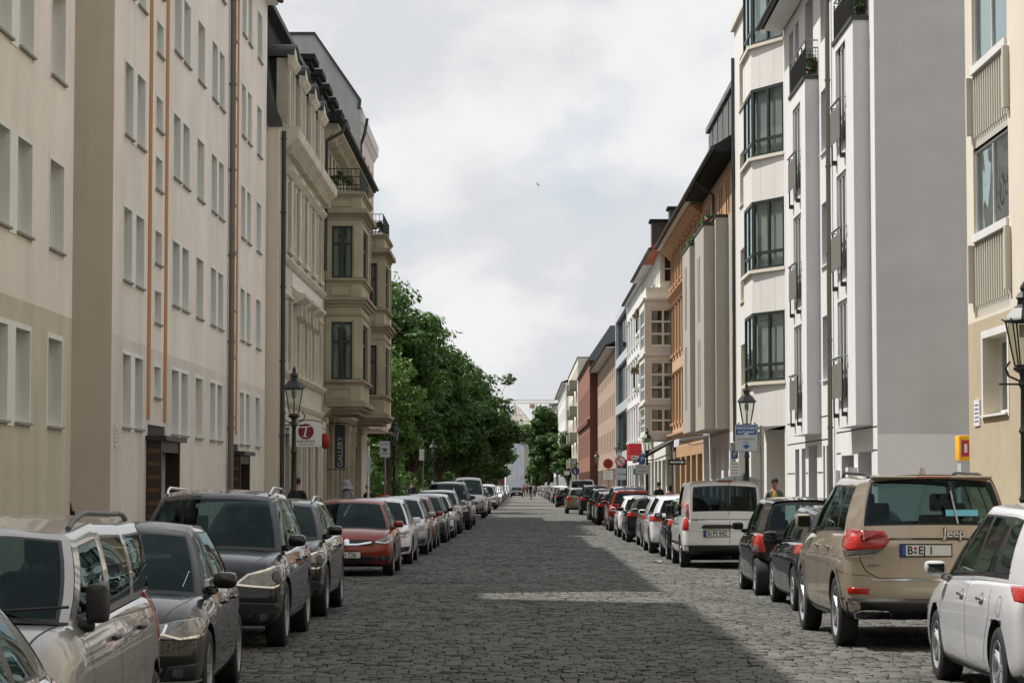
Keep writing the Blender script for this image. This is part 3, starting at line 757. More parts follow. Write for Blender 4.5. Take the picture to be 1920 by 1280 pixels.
def sp_polo(p):
    s = base(L=4.05, W=1.75, H=1.45, belt=.94, hood=.76, paint=p, wr=.32, spokes=-5, side=None, handles=(.02, -.80))
    h = .875
    s['decals'] = front_kit(h, .76, [(.42, .60), (.90, .585), (1.03, .66), (.98, .75), (.70, .735), (.42, .675)], logo=True)
    s['ribbons'] = [('headlight_strip', [[(.40, .608), (.58, .635), (.70, .60), (.95, .625)], [(.58, .635), (.62, .70)]], 28, 'chrome', dict(w=.016, off=.016)),
                    ('fog_strip', [[(.30, .275), (.92, .285)]], 15, 'alloy', dict(w=.018, off=.012)),
                    ('bonnet_crease', [[(.76, .92), (.70, 1.4), (.56, 1.78)]], None, 'gasket', dict(w=.007, off=.002)), ('window_strip', [[(-.85, .93), (0, .945), (.95, .965)]], 90, 'chrome', dict(w=.012, off=.006))]
    s['plates'] = [(False, .40, None, 0), (True, .75, None, 0)]; return s
def sp_suv(p, L=4.43, W=1.81, H=1.69, roofm='chrome', round_head=True):
    s = base(L=L, W=W, H=H, belt=1.05, hood=.93, hmid=.99, cowlz=1.04, cowl=1.10, roof0=1.80, rt=.42, foh=.88, wb=2.60, paint=p, wr=.355, ar=.40, zb=.24, clad=.33, tum=.70, wtf=.67, wtr=.66, bumpz=.55,
             rails=(.30, -1.55, roofm, .045), handles=(.0, -.88), spokes=5, beltslope=.03, privacy=True)
    h = W/2
    s['decals'] = front_kit(h, .93, [(.42, .70), (.80, .665), (1.02, .76), (1.05, .885), (.86, .875), (.55, .80)] if round_head else [(.45, .74), (.9, .72), (1.0, .82), (.85, .88), (.5, .83)], logo=False) + \
        rear_kit([(.55, .82), (1.02, .86), (1.0, 1.0), (.6, 1.0)])
    s['decals'][0] = (*s['decals'][0][:4], dict(off=.008))
    s['decals'].append(('headlight_projector', ring(.86, .775, .062), 28, 'rimdark', dict(off=.018)))
    s['decals'].append(('air_intake_side', [(.30, .36), (.92, .40), (.88, .50), (.34, .52)], 10, 'trim'))
    hp = [(.42, .70), (.60, .68), (.80, .665), (.92, .70), (1.02, .76), (1.05, .82), (1.05, .885), (.86, .875), (.55, .80), (.42, .70)]
    s['ribbons'] = [('headlight_rim', [hp], 28, 'chrome', dict(w=.022, off=.013)), ('bonnet_gap', [[(.80, 1.10), (.76, 1.5), (.60, 1.95)]], None, 'gasket', dict(w=.008, off=.003)),
                    ('sill_strip', [[(-1.0, .345), (.55, .345)]], 90, 'chrome', dict(w=.018, off=.012))]
    s['plates'] = [(False, .60, None, 0), (True, .80, None, 0)]; return s
def sp_corsa(p):
    s = base(L=4.02, W=1.76, H=1.48, belt=.93, hood=.78, hmid=.88, cowl=1.02, roof0=1.72, paint=p, wr=.305, side=None, foh=.82, wb=2.51)
    h = .88
    s['decals'] = front_kit(h, .78, [(.50, .64), (.74, .61), (1.0, .70), (1.04, .80), (.90, .79), (.60, .70)], logo=False, fog=True) + [('mirror_badge', ring(0, .66, .055), 0, 'chrome', dict(both=False, off=.022))]
    s['ribbons'] = [('grille_bar', [[(-.46, .655), (-.2, .615), (.2, .615), (.46, .655)]], 0, 'chrome', dict(w=.030, off=.02, both=False)), ('bonnet_gap', [[(.76, 1.0), (.72, 1.4), (.58, 1.78)]], None, 'gasket', dict(w=.007, off=.003)),
                    ('headlight_strip', [[(.56, .66), (.75, .64), (.97, .72)]], 28, 'chrome', dict(w=.014, off=.016))]
    s['plates'] = [(False, .42, s.get('plate', 'B H 726'), 0)]; return s
def sp_mpv(p):
    s = base(L=4.60, W=1.775, H=1.60, belt=.98, hood=.72, hmid=.88, cowlz=.94, cowl=1.06, roof0=2.15, rt=.52, foh=.95, wb=2.78, paint=p, wr=.32, ar=.37, tum=.68, wtf=.64, wtr=.62, rdrop=.13, spokes=-5, rimmat='alloy', beltslope=.05, mir=.08,
             side=[(1.16, .08, 'b'), (.88, -.02, 'g'), (.83, -.06, 'b'), (-.12, -.30, 'g'), (-.17, -.35, 'b'), (-1.02, -1.00, 'g'), (-1.06, -1.04, 'b'), (-1.52, -1.30, 'g'), (-2.18, -1.78, 'p')],
             handles=(.05, -.82), handle_mat='chrome', handle_z=.83)
    s['gaps'] = [[(1.0, .93), (1.06, .5), (.96, .30)], [(-.15, .97), (-.17, .26)], [(-1.08, .98), (-1.16, .72), (-1.0, .52), (-.86, .26)], [(.96, .28), (-.86, .25)]]
    s['decals'] = front_kit(.88, .72, [(.5, .6), (.95, .62), (1.0, .75), (.6, .70)]) + [('taillight', [(.60, .82), (.90, .86), (.98, .97), (.78, .98), (.60, .95)], 200, 'red_lens'), ('fuel_flap', [(a+1.42, b) for a, b in ring(0, .76, .085, 16)], 90, s['paint'] and 'white', dict(both=False))]
    s['decals'].pop()
    s['ribbons'] = [('sill_strip', [[(-1.0, .245), (.85, .215)]], 90, 'trim', dict(w=.022, off=.006)), ('belt_strip', [[(-1.1, .945), (0, .972), (1.5, 1.0)]], 90, 'trim', dict(w=.022, off=.004)),
                    ('fuel_flap', [[(1.50+x, z) for x, z in ring(0, .80, .08, 18)+[ring(0, .80, .08, 18)[0]]]], 90, 'gasket', dict(w=.005, off=.002)),
                    ('handle_recess', [[(-.05+x, z) for x, z in ring(0, .83, .045, 12, 1.3)+[ring(0, .83, .045, 12, 1.3)[0]]], [(.82+x, z) for x, z in ring(0, .83, .045, 12, 1.3)+[ring(0, .83, .045, 12, 1.3)[0]]]], 90, 'steel', dict(w=.012, off=.002))]
    s['wheelmat'] = 1; s['plates'] = [(True, .75, None, 0)]; return s
def sp_jeep(p):
    s = base(L=4.80, W=1.92, H=1.86, belt=1.21, hood=1.08, hmid=1.17, cowlz=1.20, cowl=1.30, roof0=1.98, taildy=.03, rt=.36, foh=.90, wb=2.90, paint=p, wr=.385, ar=.44, zb=.30, clad=.0, tum=.70, wtf=.68, wtr=.675, bumpz=.60, rdrop=.045,
             rails=(.15, -1.75, 'trim', .045), handles=(.05, -.85), handle_mat='chrome', spokes=5, rim=.265, beltslope=.03, tr=(.20, .93), mir=.10, mirh=.13, crease=.7,
             side=[(.98, .32, 'b'), (-.06, -.12, 'g'), (-.12, -.18, 'b'), (-1.00, -.95, 'g'), (-1.05, -.99, 'b'), (-1.55, -1.42, 'g'), (-2.34, -2.06, 'p')], gh=dict(ur=.955, bulge=.03, t=(.06, .88)))
    s['decals'] = [('headlight', [(.5, .85), (.95, .83), (1.0, .95), (.5, .96)], 28, 'clear_lens'),
                   ('taillight', [(.48, 1.17), (.54, 1.08), (.94, 1.05), (1.08, 1.09), (1.10, 1.265), (.96, 1.28), (.54, 1.265)], 205, 'red_lens', dict(off=.016)),
                   ('reversing_lamp', [(.54, 1.075), (.64, 1.02), (.98, .99), (1.05, 1.06), (.95, 1.045)], 205, 'clear_lens', dict(off=.014)),
                   ('rear_reflector', [(.70, .60), (.93, .60), (.95, .67), (.70, .66)], 192, 'red_lens'),
                   ('lower_bumper', [(-.92, .33), (.92, .33), (.96, .52), (-.96, .52)], 180, 'trim', dict(both=False, off=.012)),
                   ('exhaust_tip', [(.46, .37), (.80, .37), (.82, .42), (.76, .44), (.50, .44), (.45, .41)], 180, 'gasket', dict(off=.03))]
    s['ribbons'] = [('bumper_chrome_strip', [[(-.93, .545), (.93, .545)]], 180, 'chrome', dict(w=.028, off=.022, both=False)), ('tailgate_chrome_strip', [[(-.66, .755), (.66, .755)]], 180, 'chrome', dict(w=.018, off=.012, both=False)),
                    ('lamp_chrome_strip', [[(.54, 1.065), (.64, 1.01), (.98, .98)]], 205, 'chrome', dict(w=.014, off=.018)),
                    ('tailgate_gap', [[(.78, 1.20), (.78, .96), (.72, .84), (.60, .77), (0, .76)]], 180, 'gasket', dict(w=.010, off=.003)),
                    ('exhaust_rim', [[(.46, .37), (.80, .37), (.82, .42), (.76, .44), (.50, .44), (.45, .41), (.46, .37)]], 180, 'chrome', dict(w=.012, off=.034)),
                    ('bumper_edge', [[(.70, .79), (.95, .81), (1.2, .84)]], 195, 'gasket', dict(w=.007, off=.002)),
                    ('sill_strip', [[(-.9, .34), (.55, .34)]], 90, 'alloy', dict(w=.05, off=.015)), ('window_strip', [[(-1.0, 1.19), (0, 1.21), (1.6, 1.235)]], 90, 'chrome', dict(w=.012, off=.006))]
    fl = []
    for yy in (1.5, -1.4): fl.append([(-(yy+.47*math.cos(a)), .39+.47*math.sin(a)) for a in [math.pi*(-.02+1.04*i/14) for i in range(15)]])
    s['ribbons'].append(('wheel_arch_flare', fl, 90, paint(p[0], p[1], p[2]), dict(w=.06, off=.016)))
    def ex(a):
        rt = a['root']
        p = a['hit'](0, 1.235, R(180))[0].copy(); p.y = min(a['hit'](-u, z, R(180))[0].y for u in (.05, .2, .35) for z in (1.18, 1.24, 1.30)); t = text_obj('Jeep', .135, 'white_ink', rt, (.20, p.y-.018, 1.24), (R(90), 0, 0), name='badge_lettering', ext=.003, bold=.001)
        t2 = text_obj('Jeep', .135, 'trim', rt, (.20, p.y-.004, 1.24), (R(90), 0, 0), name='badge_backing', ext=.002, bold=.008)
        p, n = a['hit'](.62, .90, R(180)); text_obj('OVERLAND', .035, 'rimdark', rt, (-.62, p.y-.006, .90), (R(90), 0, 0), name='badge_script', ext=.002)
        m = MB().use(a['P']); m.box(-.62, .62, -2.24, -1.97, 1.815, 1.842); m.build('roof_spoiler', rt, bevel=.012, smooth=60)
        m = MB().use('red_lens'); m.box(-.18, .18, -2.246, -2.22, 1.82, 1.835); m.build('brake_light', rt)
        m = MB().use(a['P']); m.prism([(-1.62, 1.845), (-1.45, 1.845), (-1.56, 1.93), (-1.60, 1.93)], -.02, .02, 'x'); m.build('aerial', rt, bevel=.008)
        hp, n = a['hit'](-.12, 1.40, R(180)); h2, n2 = a['hit'](-.06, 1.66, R(180))
        m = MB().use('sign_grey'); m.cyl((.24, hp.y-.03, 1.34), (.18, h2.y-.03, 1.68), .012, .009, 8); m.build('rear_wiper', rt, smooth=60)
        m = MB().use(mat('pale blue sticker', sl((120, 200, 225)), .5)); hp, n = a['hit'](-.13, 1.43, R(180)); h2, _ = a['hit'](-.13, 1.49, R(180))
        m.poly([(.12, hp.y-.012, 1.42), (.46, hp.y-.012, 1.42), (.46, h2.y-.012, 1.485), (.12, h2.y-.012, 1.485)]); m.build('window_sticker', rt)
    s['extra'] = ex; s['plates'] = [(True, 1.06, 'B EJ 1', -.10)]; return s
def sp_small(p):
    s = base(L=3.50, W=1.66, H=1.55, belt=.98, hood=.86, hmid=.95, cowlz=.97, cowl=.72, roof0=1.35, taildy=.04, rt=.34, foh=.62, wb=2.49, paint=p, wr=.30, ar=.345, tum=.68, wtf=.65, wtr=.62, rdrop=.08,
             side=[(.94, .32, 'b'), (-.05, -.1, 'g'), (-.10, -.15, 'b'), (-.85, -.80, 'v'), (-1.1, -1.0, 'b'), (-1.65, -1.45, 'p')], handles=(.05, -.72), spokes=6, gh=dict(blackpillar=True, ur=.93))
    s['decals'] = front_kit(.83, .86, [(.5, .68), (.9, .7), (.9, .85), (.55, .82)]) + [('taillight', [(.66, .68), (.98, .70), (1.02, .95), (.72, .97)], 205, 'red_lens', dict(off=.02)), ('reversing_lamp', [(.76, .70), (.92, .72), (.92, .80), (.78, .80)], 205, 'clear_lens', dict(off=.028))] + rear_kit([(.1, .1), (.11, .1), (.1, .11)])[1:]
    s['plates'] = [(True, .62, None, 0)]; return s
def sp_hatch(p, tl=None, L=4.26, H=1.45, rails=None, **k):
    s = base(L=L, W=1.79, H=H, belt=.95, hood=.74, paint=p, spokes=k.pop('spokes', 6), **k)
    s['decals'] = front_kit(.895, .74, [(.48, .61), (.92, .62), (1.04, .70), (.95, .76), (.55, .70)]) + rear_kit(tl or [(.56, .80), (1.04, .80), (1.06, .93), (.62, .94)])
    s['plates'] = [(True, .66, None, 0), (False, .42, None, 0)]
    if rails: s['rails'] = rails
    return s
def sp_van(p):
    s = base(L=4.42, W=1.80, H=1.82, belt=1.06, hood=.92, hmid=1.02, cowlz=1.05, cowl=.86, roof0=1.62, taildy=.005, rt=.20, foh=.86, wb=2.66, paint=p, wr=.33, ar=.39, zb=.26, tum=.80, wtf=.74, wtr=.785, rdrop=.03, bumpz=.50, clad=.0,
             side=[(1.20, .52, 'b'), (.28, .20, 'g'), (.22, .14, 'b'), (-.68, -.72, 'v'), (-.8, -.8, 'p'), (-1.1, -1.1, 'p'), (-2.19, -2.09, 'p')], tr=(.20, .86), spokes=5, handles=(.32, -.62), handle_mat='trim', mirblack=True, mirh=.18, crease=.8,
             gh=dict(ur=.90, bulge=.03, privacy=True, crown=.05))
    s['decals'] = [('headlight', [(.5, .78), (.95, .78), (1.0, .98), (.7, .92)], 28, 'clear_lens'), ('taillight', [(.76, .80), (.93, .80), (.90, 1.34), (.77, 1.36)], 200, 'red_lens', dict(off=.014)),
                   ('rear_bumper', [(-.90, .27), (.90, .27), (.93, .50), (-.93, .50)], 180, 'trim', dict(both=False, off=.02)), ('plate_grip', [(-.14, .84), (.46, .84), (.48, .88), (.42, .92), (-.12, .92), (-.16, .88)], 180, 'trim', dict(both=False, off=.03)),
                   ('front_bumper', [(-.85, .28), (.85, .28), (.85, .55), (-.85, .55)], 0, 'trim', dict(both=False))]
    s['ribbons'] = [('door_split', [[(-.10, 1.76), (-.10, .50)]], 180, 'gasket', dict(w=.010, off=.003, both=False)), ('door_crease', [[(-.8, .78), (.8, .78)]], 180, 'gasket', dict(w=.004, off=.0015, both=False)), ('side_rub_strip', [[(-1.0, .52), (.9, .52)]], 90, 'trim', dict(w=.06, off=.008))]
    def ex(a):
        rt = a['root']; p, n = a['hit'](.4, 1.03, R(180))
        text_obj('TRANSIT CONNECT', .038, 'grey_ink', rt, (-.34, p.y-.004, 1.02), (R(90), 0, 0), name='badge_script', ext=.002)
        m = MB().use('red_lens'); m.box(-.16, .16, -2.10, -2.02, 1.80, 1.825); m.build('brake_light', rt, bevel=.006)
        for s_ in (-1,):
            p, n = a['hit'](.75, 1.25, R(90)); text_obj('MOVE', .22, mat('orange lettering', sl((220, 90, 40)), .5), rt, (-p.x-.03, -1.5, 1.30), (R(90), 0, R(-90)), name='side_lettering', ext=.002)
    s['extra'] = ex; s['plates'] = [(True, .735, 'B PS 842', -.17)]; return s
# ================================================================ building helpers
class Pl:
    """a vertical plane: O + U*u + N*d at height z"""
    def __init__(s, O, U, Nn): s.O = Vector((*O, 0)); s.U = Vector((*U, 0)).normalized(); s.N = Vector((*Nn, 0)).normalized()
    def P(s, u, z, d): q = s.O+s.U*u+s.N*d; return (q.x, q.y, z)
def street(side, X): return Pl((X, 0), (0, 1), (side, 0))
def facing(y): return Pl((0, y), (1, 0), (0, -1))
def between(p, q, outward_hint):
    U = Vector(q)-Vector(p); n = Vector((U.y, -U.x))
    if n.dot(Vector(outward_hint)) < 0: n = -n
    F = Pl(p, U, n); F.len = U.length; return F
def fb(m, F, u0, u1, z0, z1, d0, d1):
    i = len(m.v)
    m.v += [F.P(u0, z0, d0), F.P(u1, z0, d0), F.P(u1, z0, d1), F.P(u0, z0, d1), F.P(u0, z1, d0), F.P(u1, z1, d0), F.P(u1, z1, d1), F.P(u0, z1, d1)]
    for q in ((0, 3, 2, 1), (4, 5, 6, 7), (0, 1, 5, 4), (1, 2, 6, 5), (2, 3, 7, 6), (3, 0, 4, 7)): m.f.append(tuple(i+a for a in q)); m.m.append(m.mi)
    return m
def fprof(m, F, u0, u1, prof):
    """extrude a (d,z) profile along u"""
    i = len(m.v); n = len(prof)
    m.v += [F.P(u0, z, d) for d, z in prof]+[F.P(u1, z, d) for d, z in prof]
    m.f.append(tuple(range(i, i+n))); m.m.append(m.mi); m.f.append(tuple(range(i+n, i+2*n))); m.m.append(m.mi)
    for k in range(n): m.f.append((i+k, i+(k+1) % n, i+n+(k+1) % n, i+n+k)); m.m.append(m.mi)
    return m
def wall(m, F, u0, u1, z0, z1, ops, depth=.2, rev=None, wm=None, band=None):
    """a wall face with rectangular holes and their reveals; band=(z, material) paints the part below z"""
    us = sorted({u0, u1, *[v for o in ops for v in o[:2] if u0 < v < u1]}); zs = sorted({z0, z1, *[v for o in ops for v in o[2:4] if z0 < v < z1], *([band[0]] if band and z0 < band[0] < z1 else [])})
    for a, b in zip(us[:-1], us[1:]):
        for c, d in zip(zs[:-1], zs[1:]):
            mu, mz = (a+b)/2, (c+d)/2
            if any(o[0] < mu < o[1] and o[2] < mz < o[3] for o in ops): continue
            m.use(band[1] if band and mz < band[0] else wm); m.poly([F.P(a, c, 0), F.P(b, c, 0), F.P(b, d, 0), F.P(a, d, 0)])
    m.use(rev or wm)
    for o in ops:
        a, b, c, d = o[:4]; dp = o[4] if len(o) > 4 else depth
        m.poly([F.P(a, c, 0), F.P(a, d, 0), F.P(a, d, -dp), F.P(a, c, -dp)]); m.poly([F.P(b, c, 0), F.P(b, d, 0), F.P(b, d, -dp), F.P(b, c, -dp)])
        m.poly([F.P(a, c, 0), F.P(b, c, 0), F.P(b, c, -dp), F.P(a, c, -dp)]); m.poly([F.P(a, d, 0), F.P(b, d, 0), F.P(b, d, -dp), F.P(a, d, -dp)])
    return m
def window(F, root, off, a, b, c, d, depth=.2, fm='whiteframe', gm='glass_dark', nx=1, zs=(), sill=None, sur=None, sw=.08, curtain=0, fw=.055, name='window', sub=True):
    m = MB().use(fm); d0, d1 = -depth-.02, -depth+.05
    e = .003
    fb(m, F, a+e, a+fw, c+e, d-e, d0, d1); fb(m, F, b-fw, b-e, c+e, d-e, d0, d1); fb(m, F, a+fw, b-fw, c+e, c+fw, d0, d1); fb(m, F, a+fw, b-fw, d-fw, d-e, d0, d1)
    for k in range(1, nx):
        u = lerp(a, b, k/nx); fb(m, F, u-fw*.6, u+fw*.6, c+fw, d-fw, d0, d1-.006)
    for z in zs:
        z = lerp(c, d, z); fb(m, F, a+fw, b-fw, z-fw*.55, z+fw*.55, d0, d1-.012)
    if not sub:
        m.use(gm); fb(m, F, a+fw*.7, b-fw*.7, c+fw*.7, d-fw*.7, d0+.02, d0+.03)
        if sill: m.use(sill); fb(m, F, a-.06, b+.06, c-.06, c-.002, -depth+.04, .07)
        return m.build(name, root, off)
    w = m.build(name, root, off)
    p = MB().use(gm); fb(p, F, a+fw*.7, b-fw*.7, c+fw*.7, d-fw*.7, d0+.02, d0+.03); p.build('pane', w, off)
    if sill: q = MB().use(sill); fb(q, F, a-.04, b+.04, c-.04, c-.002, -depth+.04, .06); q.build('sill', w, off)
    if sur:
        q = MB().use(sur[0]); A, B = sur[1] if len(sur) > 1 else a-sw, sur[2] if len(sur) > 2 else b+sw
        for (x0, x1) in ((A, a), (b, B)): fb(q, F, x0, x1, c-.07, d+sw, .0, .012)
        fb(q, F, a, b, d, d+sw, .0, .012); q.build('surround', w, off)
    if curtain:
        q = MB().use('curtain'); n = 14
        for (ua, ub) in (((a+.05, lerp(a, b, .30)), (lerp(a, b, .70), b-.05)) if curtain == 1 else ((a+.05, b-.05),) if curtain == 2 else ((lerp(a, b, .35), b-.05),)):
            rows = [[F.P(lerp(ua, ub, i/(2*n)), z, -depth-.09-.03*(i % 2)) for i in range(2*n+1)] for z in (c+.02, d-.02)]; q.grid(rows)
        q.build('curtain', w, off, smooth=180)
    return w
def shell(name, label, side, X, y0, y1, H, back=11.0, roof=None, cat='building', group=None):
    off = (X, y0, 0); root = thing(name, label, cat, off, 0, group); return root, off, street(side, X)
def box_rest(m, side, X, y0, y1, H, back, wm, z0=0.0, ends=True, inner=True):
    """the back, the two ends and the top of a building whose street face is built apart"""
    xb = X-side*back; m.use(wm)
    m.poly([(xb, y0, z0), (xb, y1, z0), (xb, y1, H), (xb, y0, H)])
    m.poly([(X, y0, z0), (xb, y0, z0), (xb, y0, H), (X, y0, H)]); m.poly([(X, y1, z0), (xb, y1, z0), (xb, y1, H), (X, y1, H)])
    m.poly([(X, y0, H), (xb, y0, H), (xb, y1, H), (X, y1, H)])
def gable_roof(root, off, side, X, y0, y1, z, rise, back, mt, over=.45, lower=.25, gutter=True):
    """a pitched roof along the street with an eave and gutter"""
    s = side; xe = X+s*over; xr = X-s*back/2; xb = X-s*back
    m = MB().use(mt); t = .16
    m.prism([(xe, z-lower*.0), (xr, z+rise), (xb-s*.3, z), (xb-s*.3, z-t), (xr, z+rise-t), (xe, z-t)], y0, y1, 'y'); r = m.build('roof', root, off)
    m = MB().use('white'); m.box(X+s*.004, xe-s*.03, y0+.01, y1-.01, z-t-.06, z-t-.004); m.build('soffit', r, off)
    if gutter:
        g = MB().use('zinc'); g.cyl((xe+s*.06, y0, z-.09), (xe+s*.06, y1, z-.09), .075, .075, 10); g.build('gutter', r, off, smooth=60)
    return r
def downpipe(root, off, F, u, z0, z1, d=.09, r=.055, mt='pipe'):
    m = MB().use(mt); m.cyl(F.P(u, z0, d), F.P(u, z1, d), r, r, 12)
    z = z0+.8
    while z < z1: m.cyl(F.P(u, z, d), F.P(u, z+.05, d), r*1.3, r*1.3, 12); z += 2.2
    return m.build('downpipe', root, off, smooth=60)
def railing(root, off, F, u0, u1, z0, z1, d, mt='iron', n=14, name='balcony_railing', posts=True, panel=None):
    m = MB().use(mt); m.cyl(F.P(u0, z1, d), F.P(u1, z1, d), .022, .022, 8); m.cyl(F.P(u0, z0, d), F.P(u1, z0, d), .014, .014, 6)
    if panel: m.use(panel); fb(m, F, u0+.05, u1-.05, z0+.03, z1-.1, d-.012, d+.006); m.use(mt)
    else:
        for i in range(n+1): u = lerp(u0, u1, i/n); m.cyl(F.P(u, z0, d), F.P(u, z1, d), .009, .009, 5, cap=False)
    for u in (u0, u1):
        if d > .05: m.cyl(F.P(u, z1, 0), F.P(u, z1, d), .018, .018, 6); m.cyl(F.P(u, z0, 0), F.P(u, z0, d), .014, .014, 6)
    return m.build(name, root, off, smooth=60)
def plant_bunch(parent, off, c, rx, ry, rz, n=160, flowers=0, size=.10, seed=1, name='plant', mt='planter_leaf'):
    rnd = random.Random(seed); m = MB()
    for i in range(n):
        m.use('flower' if rnd.random() < flowers else mt)
        th, ph = rnd.uniform(0, 6.28), math.acos(rnd.uniform(-.3, 1)); rr = rnd.uniform(.4, 1)
        p = Vector((c[0]+rx*rr*math.sin(ph)*math.cos(th), c[1]+ry*rr*math.sin(ph)*math.sin(th), c[2]+rz*rr*math.cos(ph)))
        a = Vector((rnd.gauss(0, 1), rnd.gauss(0, 1), rnd.gauss(0, 1))).normalized()*size; b = a.cross(Vector((rnd.gauss(0, 1), rnd.gauss(0, 1), rnd.gauss(0, 1)))).normalized()*size*.55
        m.poly([p-a, p+b, p+a, p-b])
    return m.build(name, parent, off)
# ================================================================ ground, road, pavements
def flat(name, x0, x1, y0, y1, z, mt):
    m = MB().use(mt); m.poly([(x0, y0, z), (x1, y0, z), (x1, y1, z), (x0, y1, z)]); return tag(m.build(name), kind='structure')
M['soil'] = mat('dark ground', sl((92, 88, 74)), 1.0, var=.2, vscale=.5, bump=.4, bscale=8)
M['slab'] = mat('grey paving', sl((134, 131, 124)), .9, var=.2, vscale=1.5, bump=.3, bscale=20, streak=0)
M['kerb'] = mat('granite kerb', sl((158, 154, 148)), .8, var=.12, vscale=8)
M['joint'] = mat('sandy joints', sl((44, 44, 34)), 1.0, var=.25, vscale=1.3, bump=.3, bscale=60, col2=sl((40, 46, 28)))
flat('ground', -1500, 1500, -40, 3000, -.06, 'soil')
RX0, RX1 = -4.45, 5.35
flat('road_bed', RX0, RX1, -100, 700, -.026, 'joint')
for nm, x0, x1, y1 in (('pavement_left', -9.9, RX0-.16, 700), ('pavement_right', RX1+.16, 12.5, 700)):
    m = MB().use('slab'); m.box(x0, x1, -100, y1, -.05, .115); tag(m.build(nm), kind='structure')
for nm, x0, x1 in (('kerb_left', RX0-.16, RX0), ('kerb_right', RX1, RX1+.16)):
    m = MB().use('kerb'); y = -5
    while y < 330: m.box(x0, x1, y, y+.985, -.05, .125+random.uniform(-.004, .004)); y += 1.0
    tag(m.build(nm), kind='structure')
def cobbles():
    rg = np.random.default_rng(5); vs = []; n = 0
    y = 2.0; rows = []
    while y < 170:
        dep = rg.uniform(.150, .190)
        x = RX0+rg.uniform(0, .1); ws = rg.uniform(.12, .20, 95); xs = x+np.concatenate([[0], np.cumsum(ws)]); k = xs[1:] < RX1-.01
        rows.append(np.stack([xs[:-1][k], xs[1:][k], np.full(k.sum(), y), np.full(k.sum(), y+dep)], 1)); y += dep
    A = np.concatenate(rows); n = len(A)
    g = .008; jit = lambda s: rg.normal(0, s, n)
    gx, gy = .002, .011
    x0, x1, y0, y1 = A[:, 0]+gx+np.abs(jit(.003)), A[:, 1]-gx-np.abs(jit(.003)), A[:, 2]+gy+jit(.006), A[:, 3]-gy+jit(.006)
    course = lambda x, y: -.07*x+.12*np.sin(x*.45+y*.09)+.02*np.sin(x*1.6+y*.37)
    h = .012+jit(.0016)+.009*np.sin(A[:, 0]*1.3+1)*np.sin(A[:, 2]*.35)+.004*np.sin(A[:, 2]*1.1+A[:, 0]); tx, ty = jit(.002), jit(.003)
    V = np.zeros((n, 12, 3)); sx = (1, -1, -1, 1); sy = (1, 1, -1, -1)
    for i, (xx, yy) in enumerate(((x0, y0), (x1, y0), (x1, y1), (x0, y1))):
        V[:, i] = np.stack([xx, yy, h-.060], 1)
        V[:, 4+i] = np.stack([xx+sx[i]*.001+jit(.001), yy+sy[i]*.002+jit(.003), h-.0055-tx*sx[i]-ty*sy[i]], 1)
        V[:, 8+i] = np.stack([xx+sx[i]*.012, yy+sy[i]*.026, h-tx*sx[i]*.8-ty*sy[i]*.8], 1)
    V[:, :, 1] += course(V[:, :, 0], np.repeat(A[:, 2:3], 12, 1))
    F = np.array([(0, 1, 5, 4), (1, 2, 6, 5), (2, 3, 7, 6), (3, 0, 4, 7), (4, 5, 9, 8), (5, 6, 10, 9), (6, 7, 11, 10), (7, 4, 8, 11), (8, 9, 10, 11)])
    FF = (F[None]+12*np.arange(n)[:, None, None]).reshape(-1, 4)
    me = bpy.data.meshes.new('road'); me.vertices.add(12*n); me.vertices.foreach_set('co', V.reshape(-1)); me.loops.add(len(FF)*4); me.loops.foreach_set('vertex_index', FF.reshape(-1))
    me.polygons.add(len(FF)); me.polygons.foreach_set('loop_start', np.arange(0, len(FF)*4, 4)); me.polygons.foreach_set('loop_total', np.full(len(FF), 4)); me.update(); me.polygons.foreach_set('use_smooth', [True]*len(FF))
    me.materials.append(mat('granite cobbles', sl((94, 94, 90)), .70, var=.30, vscale=.45, island=.22, bump=.3, bscale=55, spec=.12)); me.materials.append(mat('joint dirt', sl((40, 43, 33)), 1.0, var=.4, vscale=3))
    mi = np.tile(np.array([1, 1, 1, 1, 0, 0, 0, 0, 0]), n); me.polygons.foreach_set('material_index', mi)
    o = bpy.data.objects.new('road', me); COL.objects.link(o); tag(o, kind='structure')
cobbles()
def far_road():
    m = bpy.data.materials.new('distant cobbles'); m.use_nodes = True; t = m.node_tree; n = t.nodes; l = t.links; p = n['Principled BSDF']; p.inputs['Roughness'].default_value = .7
    co = n.new('ShaderNodeTexCoord'); b = n.new('ShaderNodeTexBrick'); l.new(co.outputs['Object'], b.inputs['Vector']); b.inputs['Scale'].default_value = 1.0
    b.inputs['Brick Width'].default_value = .19; b.inputs['Row Height'].default_value = .165; b.inputs['Mortar Size'].default_value = .014
    b.inputs['Color1'].default_value = (*sl((106, 102, 95)), 1); b.inputs['Color2'].default_value = (*sl((90, 87, 80)), 1); b.inputs['Mortar'].default_value = (*sl((64, 62, 54)), 1); l.new(b.outputs[0], p.inputs['Base Color'])
    M['far_cobble'] = m
far_road(); flat('road_far', RX0, RX1, 169.5, 700, .004, 'far_cobble')
# ================================================================ left side of the street
def gdr_windows(F, root, off, cols, rows, depth=.24):
    ops = []
    for a, b in cols:
        for c, d in rows: ops.append((a, b, c, d, depth))
    return ops
